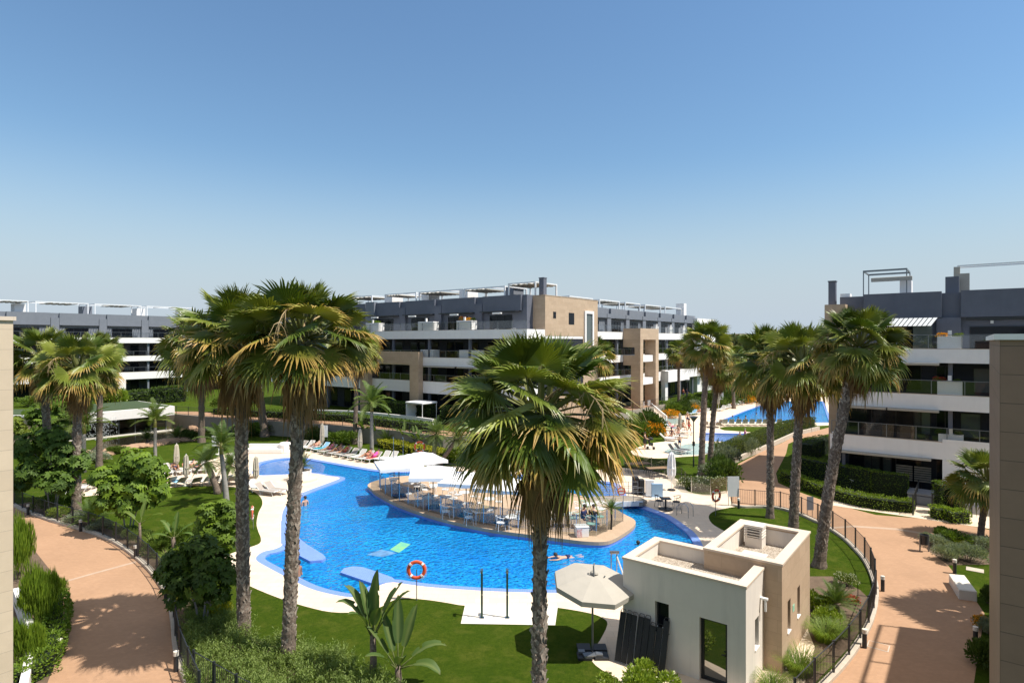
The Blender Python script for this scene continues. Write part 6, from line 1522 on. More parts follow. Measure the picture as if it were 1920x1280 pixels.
# ---- square white parasols of the cafe
def canopy(label, p, half, z, rz, peak=.5, r1=None):
    t = thing('parasol', label, 'parasol', p, rz, 'square white cafe parasols')
    mb = MB(); N = 8; vs = []; fs = []
    for j in range(N + 1):
        for i in range(N + 1):
            x, y = -half + 2 * half * i / N, -half + 2 * half * j / N; m_ = max(abs(x), abs(y)) / half
            dip = 0.05 * (1 - abs(abs(x) - abs(y)) / half) if m_ > .2 else 0
            vs.append((x, y, z + peak * (1 - m_) ** 1.15 + dip * .6))
    W = N + 1
    fs = [(j * W + i, j * W + i + 1, (j + 1) * W + i + 1, (j + 1) * W + i) for j in range(N) for i in range(N)]
    mb.add(vs, fs)
    ed = [j for j in range(W)] + [k * W + N for k in range(1, W)] + [N * W + N - k for k in range(1, W)] + [(N - k) * W for k in range(1, N)]
    b = len(mb.v)
    for q in ed: v = mb.v[q]; mb.v.append((v[0] * 1.004, v[1] * 1.004, v[2] - .2 - .03 * math.sin(q * 1.7)))
    for k in range(len(ed)): mb.f.append((ed[k], b + k, b + (k + 1) % len(ed), ed[(k + 1) % len(ed)])); mb.m.append(0)
    mb.build('canopy', 'white_canvas', t, uv=False)
    mb = MB(); mb.tube([(0, 0, 0), (0, 0, z + peak)], .035, 8); mb.build('pole', 'dark_metal', t, uv=False)
    mb = MB(); mb.box(-.4, .4, -.4, .4, 0, .07); mb.build('base', 'black_plastic', t, uv=False, bevel=.01)
    mb = MB()
    for sx, sy in ((1, 1), (1, -1), (-1, 1), (-1, -1)): mb.tube([(0, 0, z - .25), (sx * half * .97, sy * half * .97, z + .02)], .012, 4)
    mb.build('rib', 'grey_metal', t, uv=False); return t
for px_, Y_, half, rz, lb2 in ((748, 40.6, 1.45, .35, 'square white parasol at the left tip of the cafe island'), (788, 42.6, 1.5, .5, 'square white parasol furthest back on the cafe island'), (812, 37.9, 1.45, .12, 'square white parasol over the glass fence, middle of the cafe island'), (874, 36.2, 1.35, -.2, 'square white parasol partly behind the foreground palm leaves'), (942, 34.8, 1.35, -.3, 'square white parasol mostly hidden behind the foreground palm crown')):
    canopy(lb2, at(px_, Y_, IZ), half, 2.15, rz)

# ---- cafe chairs and tables
def chair_master(mat, name, label):
    t = thing(name, label, 'chair', (0, 0, 0))
    mb = MB(); mb.prism([Vector((.24 * math.cos(a) * (1 if math.sin(a) < .3 else .95), .24 * math.sin(a), 0)) for a in [6.283 * k / 14 for k in range(14)]], .42, .455, bottom=True); mb.build('seat', mat, t, uv=False)
    arc = [Vector((.29 * math.cos(a), .29 * math.sin(a), .72 + .10 * math.sin(a) * (math.sin(a) > 0))) for a in [R(-25 + 230 * k / 14) for k in range(15)]]
    mb = MB(); mb.tube(arc, .018, 5)
    for k in range(1, 14, 2): q = arc[k]; mb.tube([Vector((q.x * .8, q.y * .8, .45)), q], .010, 4)
    mb.build('backrest', mat, t, uv=False)
    for sx, sy in ((1, -1), (-1, -1), (1, 1), (-1, 1)):
        mb = MB(); mb.tube([(sx * .22, sy * .22, 0), (sx * .17, sy * .17, .43)], .014, 5); mb.build('leg', mat, t, uv=False)
    return t
CH = chair_master('white_plastic', 'cafe_chair', 'white cafe chair'); CHM = chair_master('mint_plastic', 'cafe_chair', 'mint'); CHB = chair_master('black_plastic', 'deck_chair', 'black')
def table_sq(label, p, s=.36, h=.73, rz=0, top='white_plastic', leg='white_metal', name='cafe_table', sy=None, grp='white cafe tables on the island'):
    sy = sy or s; t = thing(name, label, 'table', p, rz, grp)
    mb = MB(); mb.box(-s, s, -sy, sy, h - .03, h); mb.build('tabletop', top, t, uv=False, bevel=.008)
    for a, b in ((1, 1), (1, -1), (-1, 1), (-1, -1)):
        mb = MB(); mb.tube([(a * (s - .05), b * (sy - .05), 0), (a * (s - .05), b * (sy - .05), h - .03)], .016, 5); mb.build('leg', leg, t, uv=False)
    return t
def table_rd(label, p, r=.38, h=.73):
    t = thing('cafe_table', label, 'table', p, 0, 'white cafe tables on the island')
    mb = MB(); mb.lathe([(r, h - .03), (r, h)], 20); mb.build('tabletop', 'white_plastic', t, uv=False)
    mb = MB(); mb.tube([(0, 0, .02), (0, 0, h - .03)], .03, 8); mb.build('pedestal', 'white_metal', t, uv=False)
    mb = MB(); mb.lathe([(.24, 0), (.22, .03), (.03, .05)], 14); mb.build('base', 'white_metal', t, uv=False); return t
first_used = {}
def put_chair(master, p, rz, label, grp):
    k = master.name
    if k not in first_used:
        first_used[k] = 1; master.location = p; master.rotation_euler = (0, 0, rz); master['label'] = label; master['group'] = grp; return master
    return dup(master, p, rz, label, grp)
tabs = [('s', 802, 932, 'square white table under the middle parasol', (0, 2.4)), ('s', 857, 947, 'square white table nearest the glass, left of the pair', (.3, 3.5, 1.8)), ('s', 898, 957, 'square white table nearest the glass, right of the pair', (.5, 3.4)), ('s', 958, 967, 'square white table just left of the foreground trunk', (.6, 3.6, 1.7)),
        ('r', 871, 922, 'round white table in the sun between the parasols', (.2, 2.2, 3.4)), ('r', 766, 905, 'round white table near the left tip of the island', (.4, 3.2)), ('r', 739, 897, 'round white table at the very left tip', (2.0,)), ('r', 836, 930, 'round white table beside the sunlit one', (.9, 3.8)),
        ('r', 815, 909, 'round white table in the shade of the middle parasol', (.2, 3.3, 1.7)), ('r', 918, 934, 'round white table half hidden behind palm leaf tips', (.4, 3.0)), ('r', 990, 946, 'round white table behind the foreground trunk', (.7, 3.9)), ('r', 1104, 944, 'round white table near the footbridge', (2.8, .3)), ('s', 1060, 962, 'square white table right of the foreground trunk', (.4, 3.3))]
for i, (k, x, y, lb2, angs) in enumerate(tabs):
    p = G(x, y, IZ + .73); p.z = IZ
    table_sq(lb2, p, rz=.25 + .1 * i) if k == 's' else table_rd(lb2, p)
    for j, a in enumerate(angs):
        a2 = a + .2 * math.sin(i * 3 + j); d = Vector((math.cos(a2), math.sin(a2), 0)) * (.66 + .06 * math.sin(i + j * 2))
        put_chair(CH, p + d, a2 - R(90), 'white chair, %s at the %s' % (['right one', 'left one', 'rear one'][j], lb2.replace('square white table', 'square table').replace('round white table', 'round table')), 'white cafe chairs on the island')
for i, (x, y, rz, lb2) in enumerate(((1075, 985, 2.6, 'mint green chair at the island right end, left of the white box'), (1108, 996, .4, 'mint green chair in front of the seated pair, by the glass'), (1125, 982, 1.2, 'mint green chair beside the artificial palm'), (1098, 962, 2.0, 'mint green chair behind the seated pair'))):
    p = G(x, y, IZ); p.z = IZ; put_chair(CHM, p, rz, lb2, 'mint green chairs')
p = G(1128, 967, IZ); t = put_chair(CH, p, .4, 'white rounded back chair alone near the bridge end', 'white cafe chairs on the island')
p = G(1090, 1004, IZ); t = thing('storage_box', 'white square storage box with a red floral print beside the glass corner', 'box', p, .2)
mb = MB(); mb.box(-.33, .33, -.3, .3, 0, .52); mb.build('body', 'white_plastic', t, uv=False, bevel=.02); mb = MB(); mb.box(-.35, .35, -.32, .32, .522, .56); mb.build('lid', 'white_plastic', t, uv=False, bevel=.01)
paint('floral', (0.75, 0.74, 0.72), (0.45, 0.06, 0.05), 9, .5); mb = MB(); mb.box(-.334, -.05, -.306, -.302, .04, .45); mb.build('print', 'floral', t, uv=False)
# artificial palm
p = G(1146, 992, IZ); t = thing('artificial_palm', 'small artificial palm with dark stem at the glass corner of the island', 'plant', p)
mb = MB(); mb.tube([(0, 0, 0), (.02, 0, .6), (0, 0, 1.15)], .055, 8); mb.build('trunk', 'black_plastic', t, uv=False)
inst(CYC, 'crown', t, (0, 0, 1.12), .4, (.62, .62, .5))

# ---- dark tables and chairs on the deck
for i, (x, y, rz, lb2, n) in enumerate(((1196, 868, .2, 'long dark brown table at the back of the stone deck, left one', 4), (1236, 876, .15, 'long dark brown table behind the closed white parasol on the deck', 4))):
    p = G(x, y, .74); p.z = .01; table_sq(lb2, p, 1.0, .74, rz, 'wood', 'black_plastic', 'deck_table', .4, 'dark deck tables')
    for j in range(n):
        d = Matrix.Rotation(rz, 4, 'Z') @ Vector((-.55 + 1.1 * (j // 2), .62 if j % 2 else -.62, 0))
        put_chair(CHB, p + d, rz + (0 if j % 2 else math.pi), 'black chair, %s, at the %s dark brown table on the deck' % (['front left', 'rear left', 'front right', 'rear right'][j], ['left', 'right'][i]), 'black deck chairs')
for x, y, rz, lb2 in ((1236, 951, 1.9, 'black armchair left of the small pedestal table on the deck'), (1268, 953, -1.6, 'black armchair right of the small pedestal table on the deck'), (1282, 915, 2.4, 'black chair beside the glass fence, right of the closed white parasol')):
    p = G(x, y); p.z = .01; put_chair(CHB, p, rz, lb2, 'black deck chairs')
p = G(1248, 955); t = thing('pedestal_table', 'small black pedestal table with heavy square foot on the sunny deck', 'table', p)
mb = MB(); mb.box(-.32, .32, -.32, .32, .70, .73); mb.build('tabletop', 'black_plastic', t, uv=False); mb = MB(); mb.tube([(0, 0, .05), (0, 0, .70)], .06, 8); mb.build('pedestal', 'black_plastic', t, uv=False); mb = MB(); mb.lathe([(.45, 0), (.45, .07), (.1, .1)], 12); mb.build('base', 'black_plastic', t, uv=False)
p = G(1197, 925); t = thing('parasol_cover', 'black covered stack standing on a dark round base on the deck near the bridge', 'cover', p)
mb = MB(); mb.lathe([(.5, 0), (.5, .06), (.3, .08)], 16); mb.build('base', 'black_plastic', t, uv=False); mb = MB(); mb.box(-.42, .0, -.25, .25, .08, 1.2); mb.box(.02, .4, -.25, .22, .08, 1.02); mb.build('body', 'black_plastic', t, uv=False, bevel=.06)
for x, y, w, h, m_, lb2 in ((1218, 929, .55, 1.1, 'white_render', 'white plinth post beside the black covered stack'), (1232, 932, .75, .95, 'sign_blue', 'pale blue menu board standing by the bridge end')):
    p = G(x, y); t = thing('display_stand', lb2, 'stand', p); mb = MB(); mb.box(-w / 2, w / 2, -.12, .12, .05, h); mb.build('panel', m_, t, uv=False, bevel=.01); mb = MB(); mb.box(-w / 2 - .05, w / 2 + .05, -.2, .2, 0, .049); mb.build('base', 'white_metal', t, uv=False)

# ---- closed parasols
def closed_parasol(label, p, h, r, mat, rz, base='stone_white', grp='closed beige parasols'):
    t = thing('closed_parasol', label, 'parasol', p, rz, grp)
    mb = MB(); mb.tube([(0, 0, 0), (0, 0, h + .06)], .028, 8); mb.build('pole', 'white_metal', t, uv=False)
    mb = MB(); n = 16; prof = [(.30, .32), (.34, .42), (.40, .62), (.55, .66), (.80, .56), (.95, .42), (1.0, .14)]; vs = []
    for f, rr in prof:
        for k in range(n):
            a = 6.2832 * k / n; q = r * rr * (1.0 + (.28 if k % 2 else -.22)); vs.append((q * math.cos(a), q * math.sin(a), h * f))
    mb.add(vs, [(i * n + k, i * n + (k + 1) % n, (i + 1) * n + (k + 1) % n, (i + 1) * n + k) for i in range(len(prof) - 1) for k in range(n)] + [tuple((len(prof) - 1) * n + k for k in range(n))]); mb.build('canopy', mat, t, uv=False)
    mb = MB(); mb.lathe([(r * .75, h * .56), (r * .76, h * .6)], 12); mb.build('strap', mat, t, uv=False)
    mb = MB(); mb.lathe([(.28, 0), (.28, .08), (.06, .12)], 14); mb.build('base', base, t, uv=False); return t
for x, y, h, lb2 in ((331, 886, 2.35, 'closed beige parasol on the left lawn edge, leftmost one'), (349, 910, 2.3, 'closed beige parasol behind the near left loungers'), (480, 914, 2.3, 'closed beige parasol right beside the left foreground trunk'), (410, 852, 2.4, 'closed beige parasol on the lawn beside the white information board'), (604, 846, 2.7, 'closed beige parasol at the far lounger row, beside the white wall sign'), (675, 857, 2.6, 'closed beige parasol between lounger row and grey feather palm'), (1275, 818, 2.6, 'closed grey beige parasol among the crowded upper loungers'), (1347, 769, 2.9, 'closed pale parasol beside the upper pool under the palms')):
    closed_parasol(lb2, G(x, y), h, .26, 'cream_canvas', x * .1)
closed_parasol('closed bright white parasol standing on the stone deck', G(1259, 919), 2.75, .38, 'white_canvas', .3, 'black_plastic', 'closed white parasols')

# ---- sun loungers
def lounger(sling, back, name='sun_lounger'):
    t = thing(name, 'lounger', 'sun lounger', (0, 0, 0))
    ca, sa = math.cos(R(back)), math.sin(R(back))
    mb = MB()
    for s in (-.31, .31):
        mb.box(s - .025, s + .025, -.95, .35, .30, .35)
        mb.tube([(s, .35, .325), (s, .35 + .62 * ca, .325 + .62 * sa)], .024, 5)
    mb.box(-.285, .285, -.95, -.90, .30, .35); mb.build('frame', 'white_plastic', t, uv=False)
    mb = MB(); mb.box(-.285, .285, -.9, .33, .325, .345); mb.build('sling', sling, t, uv=False)
    mb = MB(); vs = [(x, .36 + d * ca, .335 + d * sa + o) for o in (-.008, .012) for d in (0, .64) for x in (-.285, .285)]
    mb.add(vs, [(0, 1, 3, 2), (4, 6, 7, 5), (0, 4, 5, 1), (1, 5, 7, 3), (3, 7, 6, 2), (2, 6, 4, 0)]); mb.build('backrest', sling, t, uv=False)
    for sx, y in ((1, -.75), (-1, -.75), (1, .3), (-1, .3)):
        mb = MB(); mb.tube([(sx * .31, y - .10, 0), (sx * .31, y + .06, .31)], .022, 5); mb.build('leg', 'white_plastic', t, uv=False)
    return t
LT = lounger('taupe_sling', 42); LP = lounger('pale_sling', 48); LU = lounger('pale_sling', 66); LS = lounger('sky_cloth', 45); LD = lounger('black_mesh', 50)
def put_lounger(master, p, rz, label, grp): 
    p = Vector(p); p.z = .01; return put_chair(master, p, rz, label, grp)
TOW = []
def towel(p, rz, mat, label, dy=-.2, l=1.0):
    t = thing('towel', label, 'towel', Vector((p.x, p.y, .355)), rz); mb = MB(); N = 6
    vs = [(x + .01 * math.sin(k * 2.1 + x * 9), -l / 2 + dy + l * k / N, .012 + .012 * math.sin(k * 1.3 + x * 5)) for k in range(N + 1) for x in (-.34, -.12, .12, .34)]
    mb.add(vs, [(k * 4 + i, k * 4 + i + 1, k * 4 + 5 + i, k * 4 + 4 + i) for k in range(N) for i in range(3)]); b = len(mb.v)
    mb.add([(-.34, -l / 2 + dy, .012), (-.345, -l / 2 + dy, -.2), (-.345, l / 2 + dy, -.2), (-.34, l / 2 + dy, .012)], [(0, 1, 2, 3)])
    o = mb.build('cloth', mat, t, uv=False); o.modifiers.new('solid', 'SOLIDIFY').thickness = .012; return t
rowA = [(528, 845), (546, 843.5), (562, 842), (576, 842.5), (590, 843.5), (603, 846), (616, 849.5), (630, 852.5), (644, 855), (658, 857.5), (672, 860.5), (686, 863), (700, 864.5), (718, 864), (732, 865)]
for i, (x, y) in enumerate(rowA):
    p = G(x, y); put_lounger((LT, LT, LT, LP, LT, LS, LT, LT, LT, LT, LP, LP, LT, LP, LP)[i], p, -.55 + .06 * math.sin(i * 5), 'lounger in the row along the far pool edge, %s from the left' % ORD[i], 'loungers along the far pool edge')
rowB = [(298, 908), (316, 910), (334, 911), (364, 911), (382, 909.5), (398, 908.5), (416, 908), (432, 908), (450, 908), (466, 908)]
for i, (x, y) in enumerate(rowB):
    put_lounger(LT if i % 4 else LP, G(x, y), -2.2 + .25 * math.sin(i * 3.3), 'lounger in the front row beside the left lawn, %s from the left' % ORD[i], 'loungers beside the left lawn')
rowC = [(312, 890), (330, 888), (352, 886), (370, 885), (388, 884), (430, 872), (446, 868)]
for i, (x, y) in enumerate(rowC):
    put_lounger(LT if i % 2 else LP, G(x, y), .7 + .3 * math.sin(i * 2.3), 'lounger in the rear row at the lawn edge, %s from the left' % ORD[i], 'loungers at the left rear lawn edge')
for i, (x, y, rz, lb2) in enumerate(((484, 922, 1.1, 'lounger nearest the pool, overlapped by the left foreground trunk'), (500, 927, 1.2, 'lounger nearest the pool, between the foreground trunks'), (517, 925, 1.15, 'lounger nearest the pool, just left of the right foreground trunk'))):
    put_lounger(LT if i else LP, G(x, y), rz, lb2, 'loungers between the foreground trunks')
for i, (x, y) in enumerate(((152, 922), (166, 917))): put_lounger(LP, G(x, y), -1.2, 'white lounger by the left palm trunk, %s' % ('left one', 'right one')[i], 'loungers by the left palm trunk')
for i in range(9): put_lounger(LU, G(1357 + 12.6 * i, 798), .05 * math.sin(i * 4) + math.pi, 'lounger in the straight row before the upper pool, %s from the left' % ORD[i], 'loungers before the upper pool')
for i, (x, y) in enumerate(((1240, 795), (1248, 799), (1256, 803), (1263, 807), (1270, 812), (1233, 791))): put_lounger(LS if i % 3 == 0 else LT, G(x, y), 1.0 + .1 * i, 'lounger in the crowded slanting row by the oleander, %s from the rear' % ORD[(i + 1) % 6], 'loungers in the slanting row')
for i, (x, y) in enumerate(((1252, 826), (1264, 823), (1276, 820), (1284, 814))): put_lounger(LP if i % 2 else LT, G(x, y), 1.2, 'lounger at the front of the crowded upper group, %s from the left' % ORD[i], 'front loungers of the upper group')
for i, (x, y) in enumerate(((1268, 850), (1279, 848))): put_lounger(LD, G(x, y), .8, ('left', 'right')[i] + ' one of two dark loungers at the shallow pale pool', 'dark loungers')
for i in range(5): put_lounger(LP, G(1353 + 9 * i, 770 - 3.0 * i), -.9, 'pale lounger along the far side of the upper pool, %s from the left' % ORD[i], 'loungers along the far side of the upper pool')
for i in range(4): put_lounger(LP if i % 2 else LT, G(1400 + 9 * i, 755 - 1.2 * i), -.7, 'distant lounger at the head of the upper pool, %s from the left' % ORD[i], 'loungers at the head of the upper pool')
for i, (x, y) in enumerate(((1298, 778), (1310, 777), (1322, 776))): put_lounger(LS if i == 0 else LP, G(x, y), -.9, ('pale blue lounger', 'white lounger', 'grey white lounger')[i] + ' on the stone strip below the small orange flower clump', 'loungers below the orange clumps')
for i, (x, y) in enumerate(((1322, 800), (1334, 801), (1346, 801), (1352, 796))): put_lounger(LT, G(x, y), math.pi - .2, 'brown lounger behind the leaning pair of palm trunks, %s from the left' % ORD[i], 'brown loungers between the upper pools')
for x, y, rz, m_, lb2 in ((590, 843.5, -.55, 'white_canvas', 'white towel on the lounger under the closed parasol'), (603, 846, -.55, 'blue_cloth', 'turquoise towel on a lounger of the far pool row'), (298, 908, -2.2, 'green_cloth', 'green towel on the leftmost front lounger beside the lawn'), (316, 910, -2.2, 'blue_cloth', 'turquoise towel on the second front lounger beside the lawn'), (450, 908, -2.0, 'blue_cloth', 'turquoise towel beside the left foreground trunk'), (700, 864.5, -.55, 'coral_cloth', 'coral towel on the lounger of the person in pink'), (1252, 826, 1.2, 'white_canvas', 'white towel at the front of the crowded upper loungers'), (334, 911, -2.2, 'sky_cloth', 'pale blue towel on the third front lounger beside the lawn')):
    towel(G(x, y), rz, m_, lb2)

# ---- cantilever parasol on the near lawn
p = G(1111, 1224); t = thing('cantilever_parasol', 'large beige cantilever parasol on a slim side pole, left of the kiosk', 'parasol', p)
hub = Vector((2.86, 20.85, 2.56)) - p
mb = MB(); mb.tube([(0, 0, .1), (0, 0, 2.35)], .035, 8); mb.tube([(0, 0, 1.75), (.05, .05, 2.1), (.45, .1, 2.62)], .022, 6); mb.build('pole', 'grey_metal', t, uv=False)
mb = MB(); mb.tube([(0, 0, 2.2), (.06, .03, 2.42), (hub.x * .55, hub.y * .55, 2.95), (hub.x, hub.y, 3.0)], .026, 6); mb.build('arm', 'grey_metal', t, uv=False)
mb = MB(); n = 8; rr = 1.42; vs = [hub + Vector((0, 0, .10))]; N = 4
tilt = Matrix.Rotation(R(5), 4, 'Y') @ Matrix.Rotation(R(7), 4, 'X')
for k in range(n):
    for j in range(1, N + 1):
        a = 6.2832 * (k + .5) / n; q = Vector((math.cos(a) * rr * j / N, math.sin(a) * rr * j / N, .08 - .32 * (j / N) ** 1.5)); vs.append(hub + tilt @ q)
    a = 6.2832 * (k + .5) / n; vs.append(hub + tilt @ Vector((math.cos(a) * rr * 1.005, math.sin(a) * rr * 1.005, -.24 - .17)))
W = N + 1; fs = []
for k in range(n):
    k2 = (k + 1) % n; fs.append((0, 1 + k * W, 1 + k2 * W))
    for j in range(N): fs.append((1 + k * W + j, 1 + k * W + j + 1, 1 + k2 * W + j + 1, 1 + k2 * W + j))
mb.add(vs, fs); o = mb.build('canopy', 'beige_canvas', t, uv=False)
mb = MB()
for k in range(n): a = 6.2832 * (k + .5) / n; mb.tube([hub + Vector((0, 0, .06)), hub + tilt @ Vector((math.cos(a) * rr * .98, math.sin(a) * rr * .98, -.26))], .012, 4)
mb.tube([hub + Vector((0, 0, -.1)), hub + Vector((0, 0, .2))], .05, 8); mb.build('rib', 'grey_metal', t, uv=False)
mb = MB(); mb.lathe([(.16, .0), (.13, .05), (.02, .12)], 10, at=tuple(hub + Vector((0, 0, .1)))); mb.build('cap', 'beige_canvas', t, uv=False)
mb = MB()
mb.box(-.55, -.06, -.5, -.04, .0, .09); mb.box(.02, .5, -.5, -.04, .0, .09); mb.box(-.5, -.04, .03, .5, .0, .10); mb.box(.03, .52, .03, .48, .0, .1); mb.build('base', 'black_plastic', t, uv=False, bevel=.01)
mb = MB(); mb.box(-.42, .0, -.42, -.16, .092, .15, rz=.2); mb.box(.06, .3, -.4, -.2, .092, .17); mb.box(-.5, -.28, -.2, -.02, .092, .16); mb.build('weight', 'grey_metal', t, uv=False, bevel=.01)

# ---- dark loungers leaning folded against the kiosk
for k in range(8):
    x = .02 + .215 * k; base = O7 + D1 * x - D2 * (.62 - .015 * k)
    t = thing('folded_lounger', 'folded black mesh lounger leaning on the kiosk wall, %s from the left' % ORD[k], 'sun lounger', base, TH1, 'folded loungers leaning on the kiosk')
    hh = 1.62 if k < 5 else (1.45 if k != 7 else 1.7); tl_ = .28 + .02 * math.sin(k * 2.3)
    def LPt(u, v, w=0.0): return (u, v * math.sin(tl_) - w * math.cos(tl_), v * math.cos(tl_) + w * math.sin(tl_))
    yaw = .62 + .05 * math.sin(k * 3)
    RM = Matrix.Rotation(yaw, 4, 'Z')
    mb = MB(); 
    for u in (0.0, .24): mb.tube([LPt(u * .75, 0), LPt(u * .75, hh)], .014, 5)
    mb.build('frame', 'white_metal' if k in (1, 2, 6) else 'grey_metal', t, uv=False)
    mb = MB()
    vs = [LPt(u, v, w + .01 * math.sin(v * 4 + u * 9)) for w in (.02, .05) for v in (.05, hh * .35, hh * .7, hh - .03) for u in (0.0, .19)]
    fs = []
    for l_ in range(2):
        for r_ in range(3): a = l_ * 8 + r_ * 2; fs.append((a, a + 1, a + 3, a + 2) if l_ else (a + 2, a + 3, a + 1, a))
    for r_ in range(3): a = r_ * 2; fs += [(a, a + 2, a + 10, a + 8), (a + 3, a + 1, a + 9, a + 11)]
    fs += [(0, 8, 9, 1), (6, 7, 15, 14)]
    mb.add(vs, fs); mb.build('sling', 'black_mesh', t, uv=False)
    mb = MB(); mb.tube([LPt(-.0, hh - .02), LPt(.03, hh + .06), LPt(.16, hh + .06), LPt(.19, hh - .02)], .012, 4); mb.build('handle', 'dark_metal', t, uv=False)

# ---- life buoys on posts
def life_buoy(label, base, zc, rz, r=.33):
    t = thing('life_buoy', label, 'life buoy', base, rz, 'orange life buoys')
    mb = MB(); mb.tube([(0, .05, 0), (0, .05, zc)], .02, 6); mb.build('pole', 'grey_metal', t, uv=False)
    mb = MB(); n, m_ = 24, 8; vs = []
    for i in range(n):
        a = 6.2832 * i / n
        for j in range(m_):
            b = 6.2832 * j / m_; q = r + .075 * math.cos(b); vs.append((q * math.cos(a), .055 * math.sin(b), zc + q * math.sin(a)))
    mb.add(vs, [(i * m_ + j, ((i + 1) % n) * m_ + j, ((i + 1) % n) * m_ + (j + 1) % m_, i * m_ + (j + 1) % m_) for i in range(n) for j in range(m_)]); mb.build('ring', 'orange_plastic', t, uv=False, smooth=True)
    for i in range(4):
        a = 1.5708 * i + .78; mb = MB(); pts = [((r) * math.cos(a + s_) , 0, zc + r * math.sin(a + s_)) for s_ in (-.12, .12)]; mb.tube(pts, .083, 8); mb.build('band', 'white_plastic', t, uv=False)
    mb = MB(); pts = [((r + .11 + .02 * math.sin(k * 3)) * math.cos(.5236 * k), 0, zc + (r + .11) * math.sin(.5236 * k) - .03) for k in range(13)]; mb.tube(pts, .008, 4); mb.build('rope', 'cream_canvas', t, uv=False); return t
b = G(781, 1126); life_buoy('orange life buoy on a thin post at the near pool edge, before the water', b, 1.28, .05)
b = G(1343, 967); life_buoy('orange life buoy on a post at the tip of the curved lawn', b, 1.25, .55)
b = G(473, 992); life_buoy('orange life buoy seen edge on beside the left foreground trunk', b, .95, -1.2)
b = G(787, 868); life_buoy('orange life buoy behind the white parasols at the far pool edge', b, 1.45, .05, .42)
# ---- showers on the white slab
for x, lb2 in ((903.5, 'left green shower post on the white slab at the lawn'), (951, 'right green shower post on the white slab at the lawn')):
    p = G(x, 1158); t = thing('shower_post', lb2, 'shower', p, 0, 'shower posts'); mb = MB(); mb.box(-.04, .04, -.03, .03, .03, 1.85); paint('shower_green', (0.03, 0.075, 0.05), None, 4, .4) if 'shower_green' not in M else 0; mb.build('post', 'shower_green', t, uv=False, bevel=.006)
    mb = MB(); mb.box(-.09, .09, -.09, .09, .0, .03); mb.build('base', 'steel', t, uv=False); mb = MB(); mb.box(-.05, .05, -.2, .06, 1.85, 1.90); mb.tube([(0, -.17, 1.86), (0, -.17, 1.80)], .05, 8); mb.build('shower_head', 'steel', t, uv=False)
    mb = MB(); mb.lathe([(.03, .9), (.03, .96)], 8, at=(0, -.05, 0)); mb.build('valve', 'steel', t, uv=False)
# two taller steel shower posts at the far edge
for x, lb2 in ((738, 'left thin steel shower post by the far pool edge'), (756, 'right thin steel shower post by the far pool edge')):
    p = G(x, 868); t = thing('shower_post', lb2, 'shower', p, 0, 'thin steel shower posts'); mb = MB(); mb.tube([(0, 0, 0), (0, 0, 2.3)], .03, 6); mb.build('post', 'steel', t, uv=False); mb = MB(); mb.tube([(0, 0, 2.28), (0, -.22, 2.32), (0, -.25, 2.24)], .02, 5); mb.build('shower_head', 'steel', t, uv=False)

# ---- pool ladder and pool lift
p = G(1290, 968); t = thing('pool_ladder', 'steel pool ladder on the right pool edge before the sunny deck', 'ladder', p, R(-138))
for s in (-.27, .27):
    mb = MB(); mb.tube([(s, -.62, 0), (s, -.6, .55), (s, -.35, .78), (s, 0, .80), (s, .18, .6), (s, .22, -.7)], .022, 6); mb.build('rail', 'steel', t, uv=False, smooth=True)
for k in range(3): mb = MB(); mb.box(-.26, .26, .17, .27, -.18 - .22 * k, -.15 - .22 * k); mb.build('tread', 'steel', t, uv=False)
p = G(1152, 1108); t = thing('pool_lift', 'steel pool lift with a leaning arm at the pool edge, behind the kiosk', 'lift', p)
for x in (-.14, .1): mb = MB(); mb.tube([(x, 0, 0), (x, 0, 1.55), (x + .04, 0, 1.65)], .03, 6); mb.build('post', 'steel', t, uv=False)
mb = MB(); mb.tube([(.1, 0, 1.5), (.55, -.1, .2)], .035, 6); mb.build('arm', 'white_metal', t, uv=False); mb = MB(); mb.box(.1, .65, -.25, .2, .06, .32); mb.build('seat', 'black_plastic', t, uv=False, bevel=.05); mb = MB(); mb.box(-.2, .2, -.06, .06, 1.62, 1.74); mb.build('motor', 'steel', t, uv=False, bevel=.02)
p = G(553, 944); t = thing('pool_ladder', 'steel pool ladder beside the right foreground trunk', 'ladder', p, R(60))
for s in (-.25, .25): mb = MB(); mb.tube([(s, -.5, 0), (s, -.45, .6), (s, -.2, .78), (s, .1, .7), (s, .2, -.5)], .02, 6); mb.build('rail', 'steel', t, uv=False, smooth=True)

# ---- bollards, bin, bench, boards, lamps
def bollard(label, p, cap='stone_white', grp='path bollard lights'):
    t = thing('bollard_light', label, 'bollard', p, 0, grp); mb = MB(); mb.lathe([(.075, 0), (.075, .52)], 14); mb.build('post', 'dark_metal' if cap != 'x' else 'grey_metal', t, uv=False); mb = MB(); mb.lathe([(.082, .521), (.082, .66), (.02, .68)], 14); mb.build('lamp_head', cap, t, uv=False); return t
for x, y, lb2 in ((118, 1119, 'grey bollard light at the near path edge, above the low green hedge'), (112, 1234, 'grey bollard light at the near path edge, beside the low green hedge'), (52.5, 965, 'dark bollard light on the left path kerb next to the stone wall'), (151, 996, 'dark bollard light on the left path kerb by the cycad'), (254, 1047, 'bollard light on the left path kerb where the pale joint ends'), (311, 1128, 'dark bollard light on the kerb under the dense umbrella tree'), (330, 1258, 'dark bollard light on the left kerb near the bottom edge'), (1655, 1108, 'bollard light outside the bend of the right fence'), (1621, 1214, 'bollard light against the kerb below the right fence bend'), (1790, 1075, 'bollard light right behind the white bench'), (1829, 1209, 'bollard light at the path edge beside the dark corner shrub'), (1385, 953, 'short bollard light at the fence gate'), (1426, 836, 'bollard light at the low pale wall of the upper path')):
    bollard(lb2, G(x, y))
p = G(1733, 1034); t = thing('litter_bin', 'dark round litter bin on two posts at the path edge', 'bin', p)
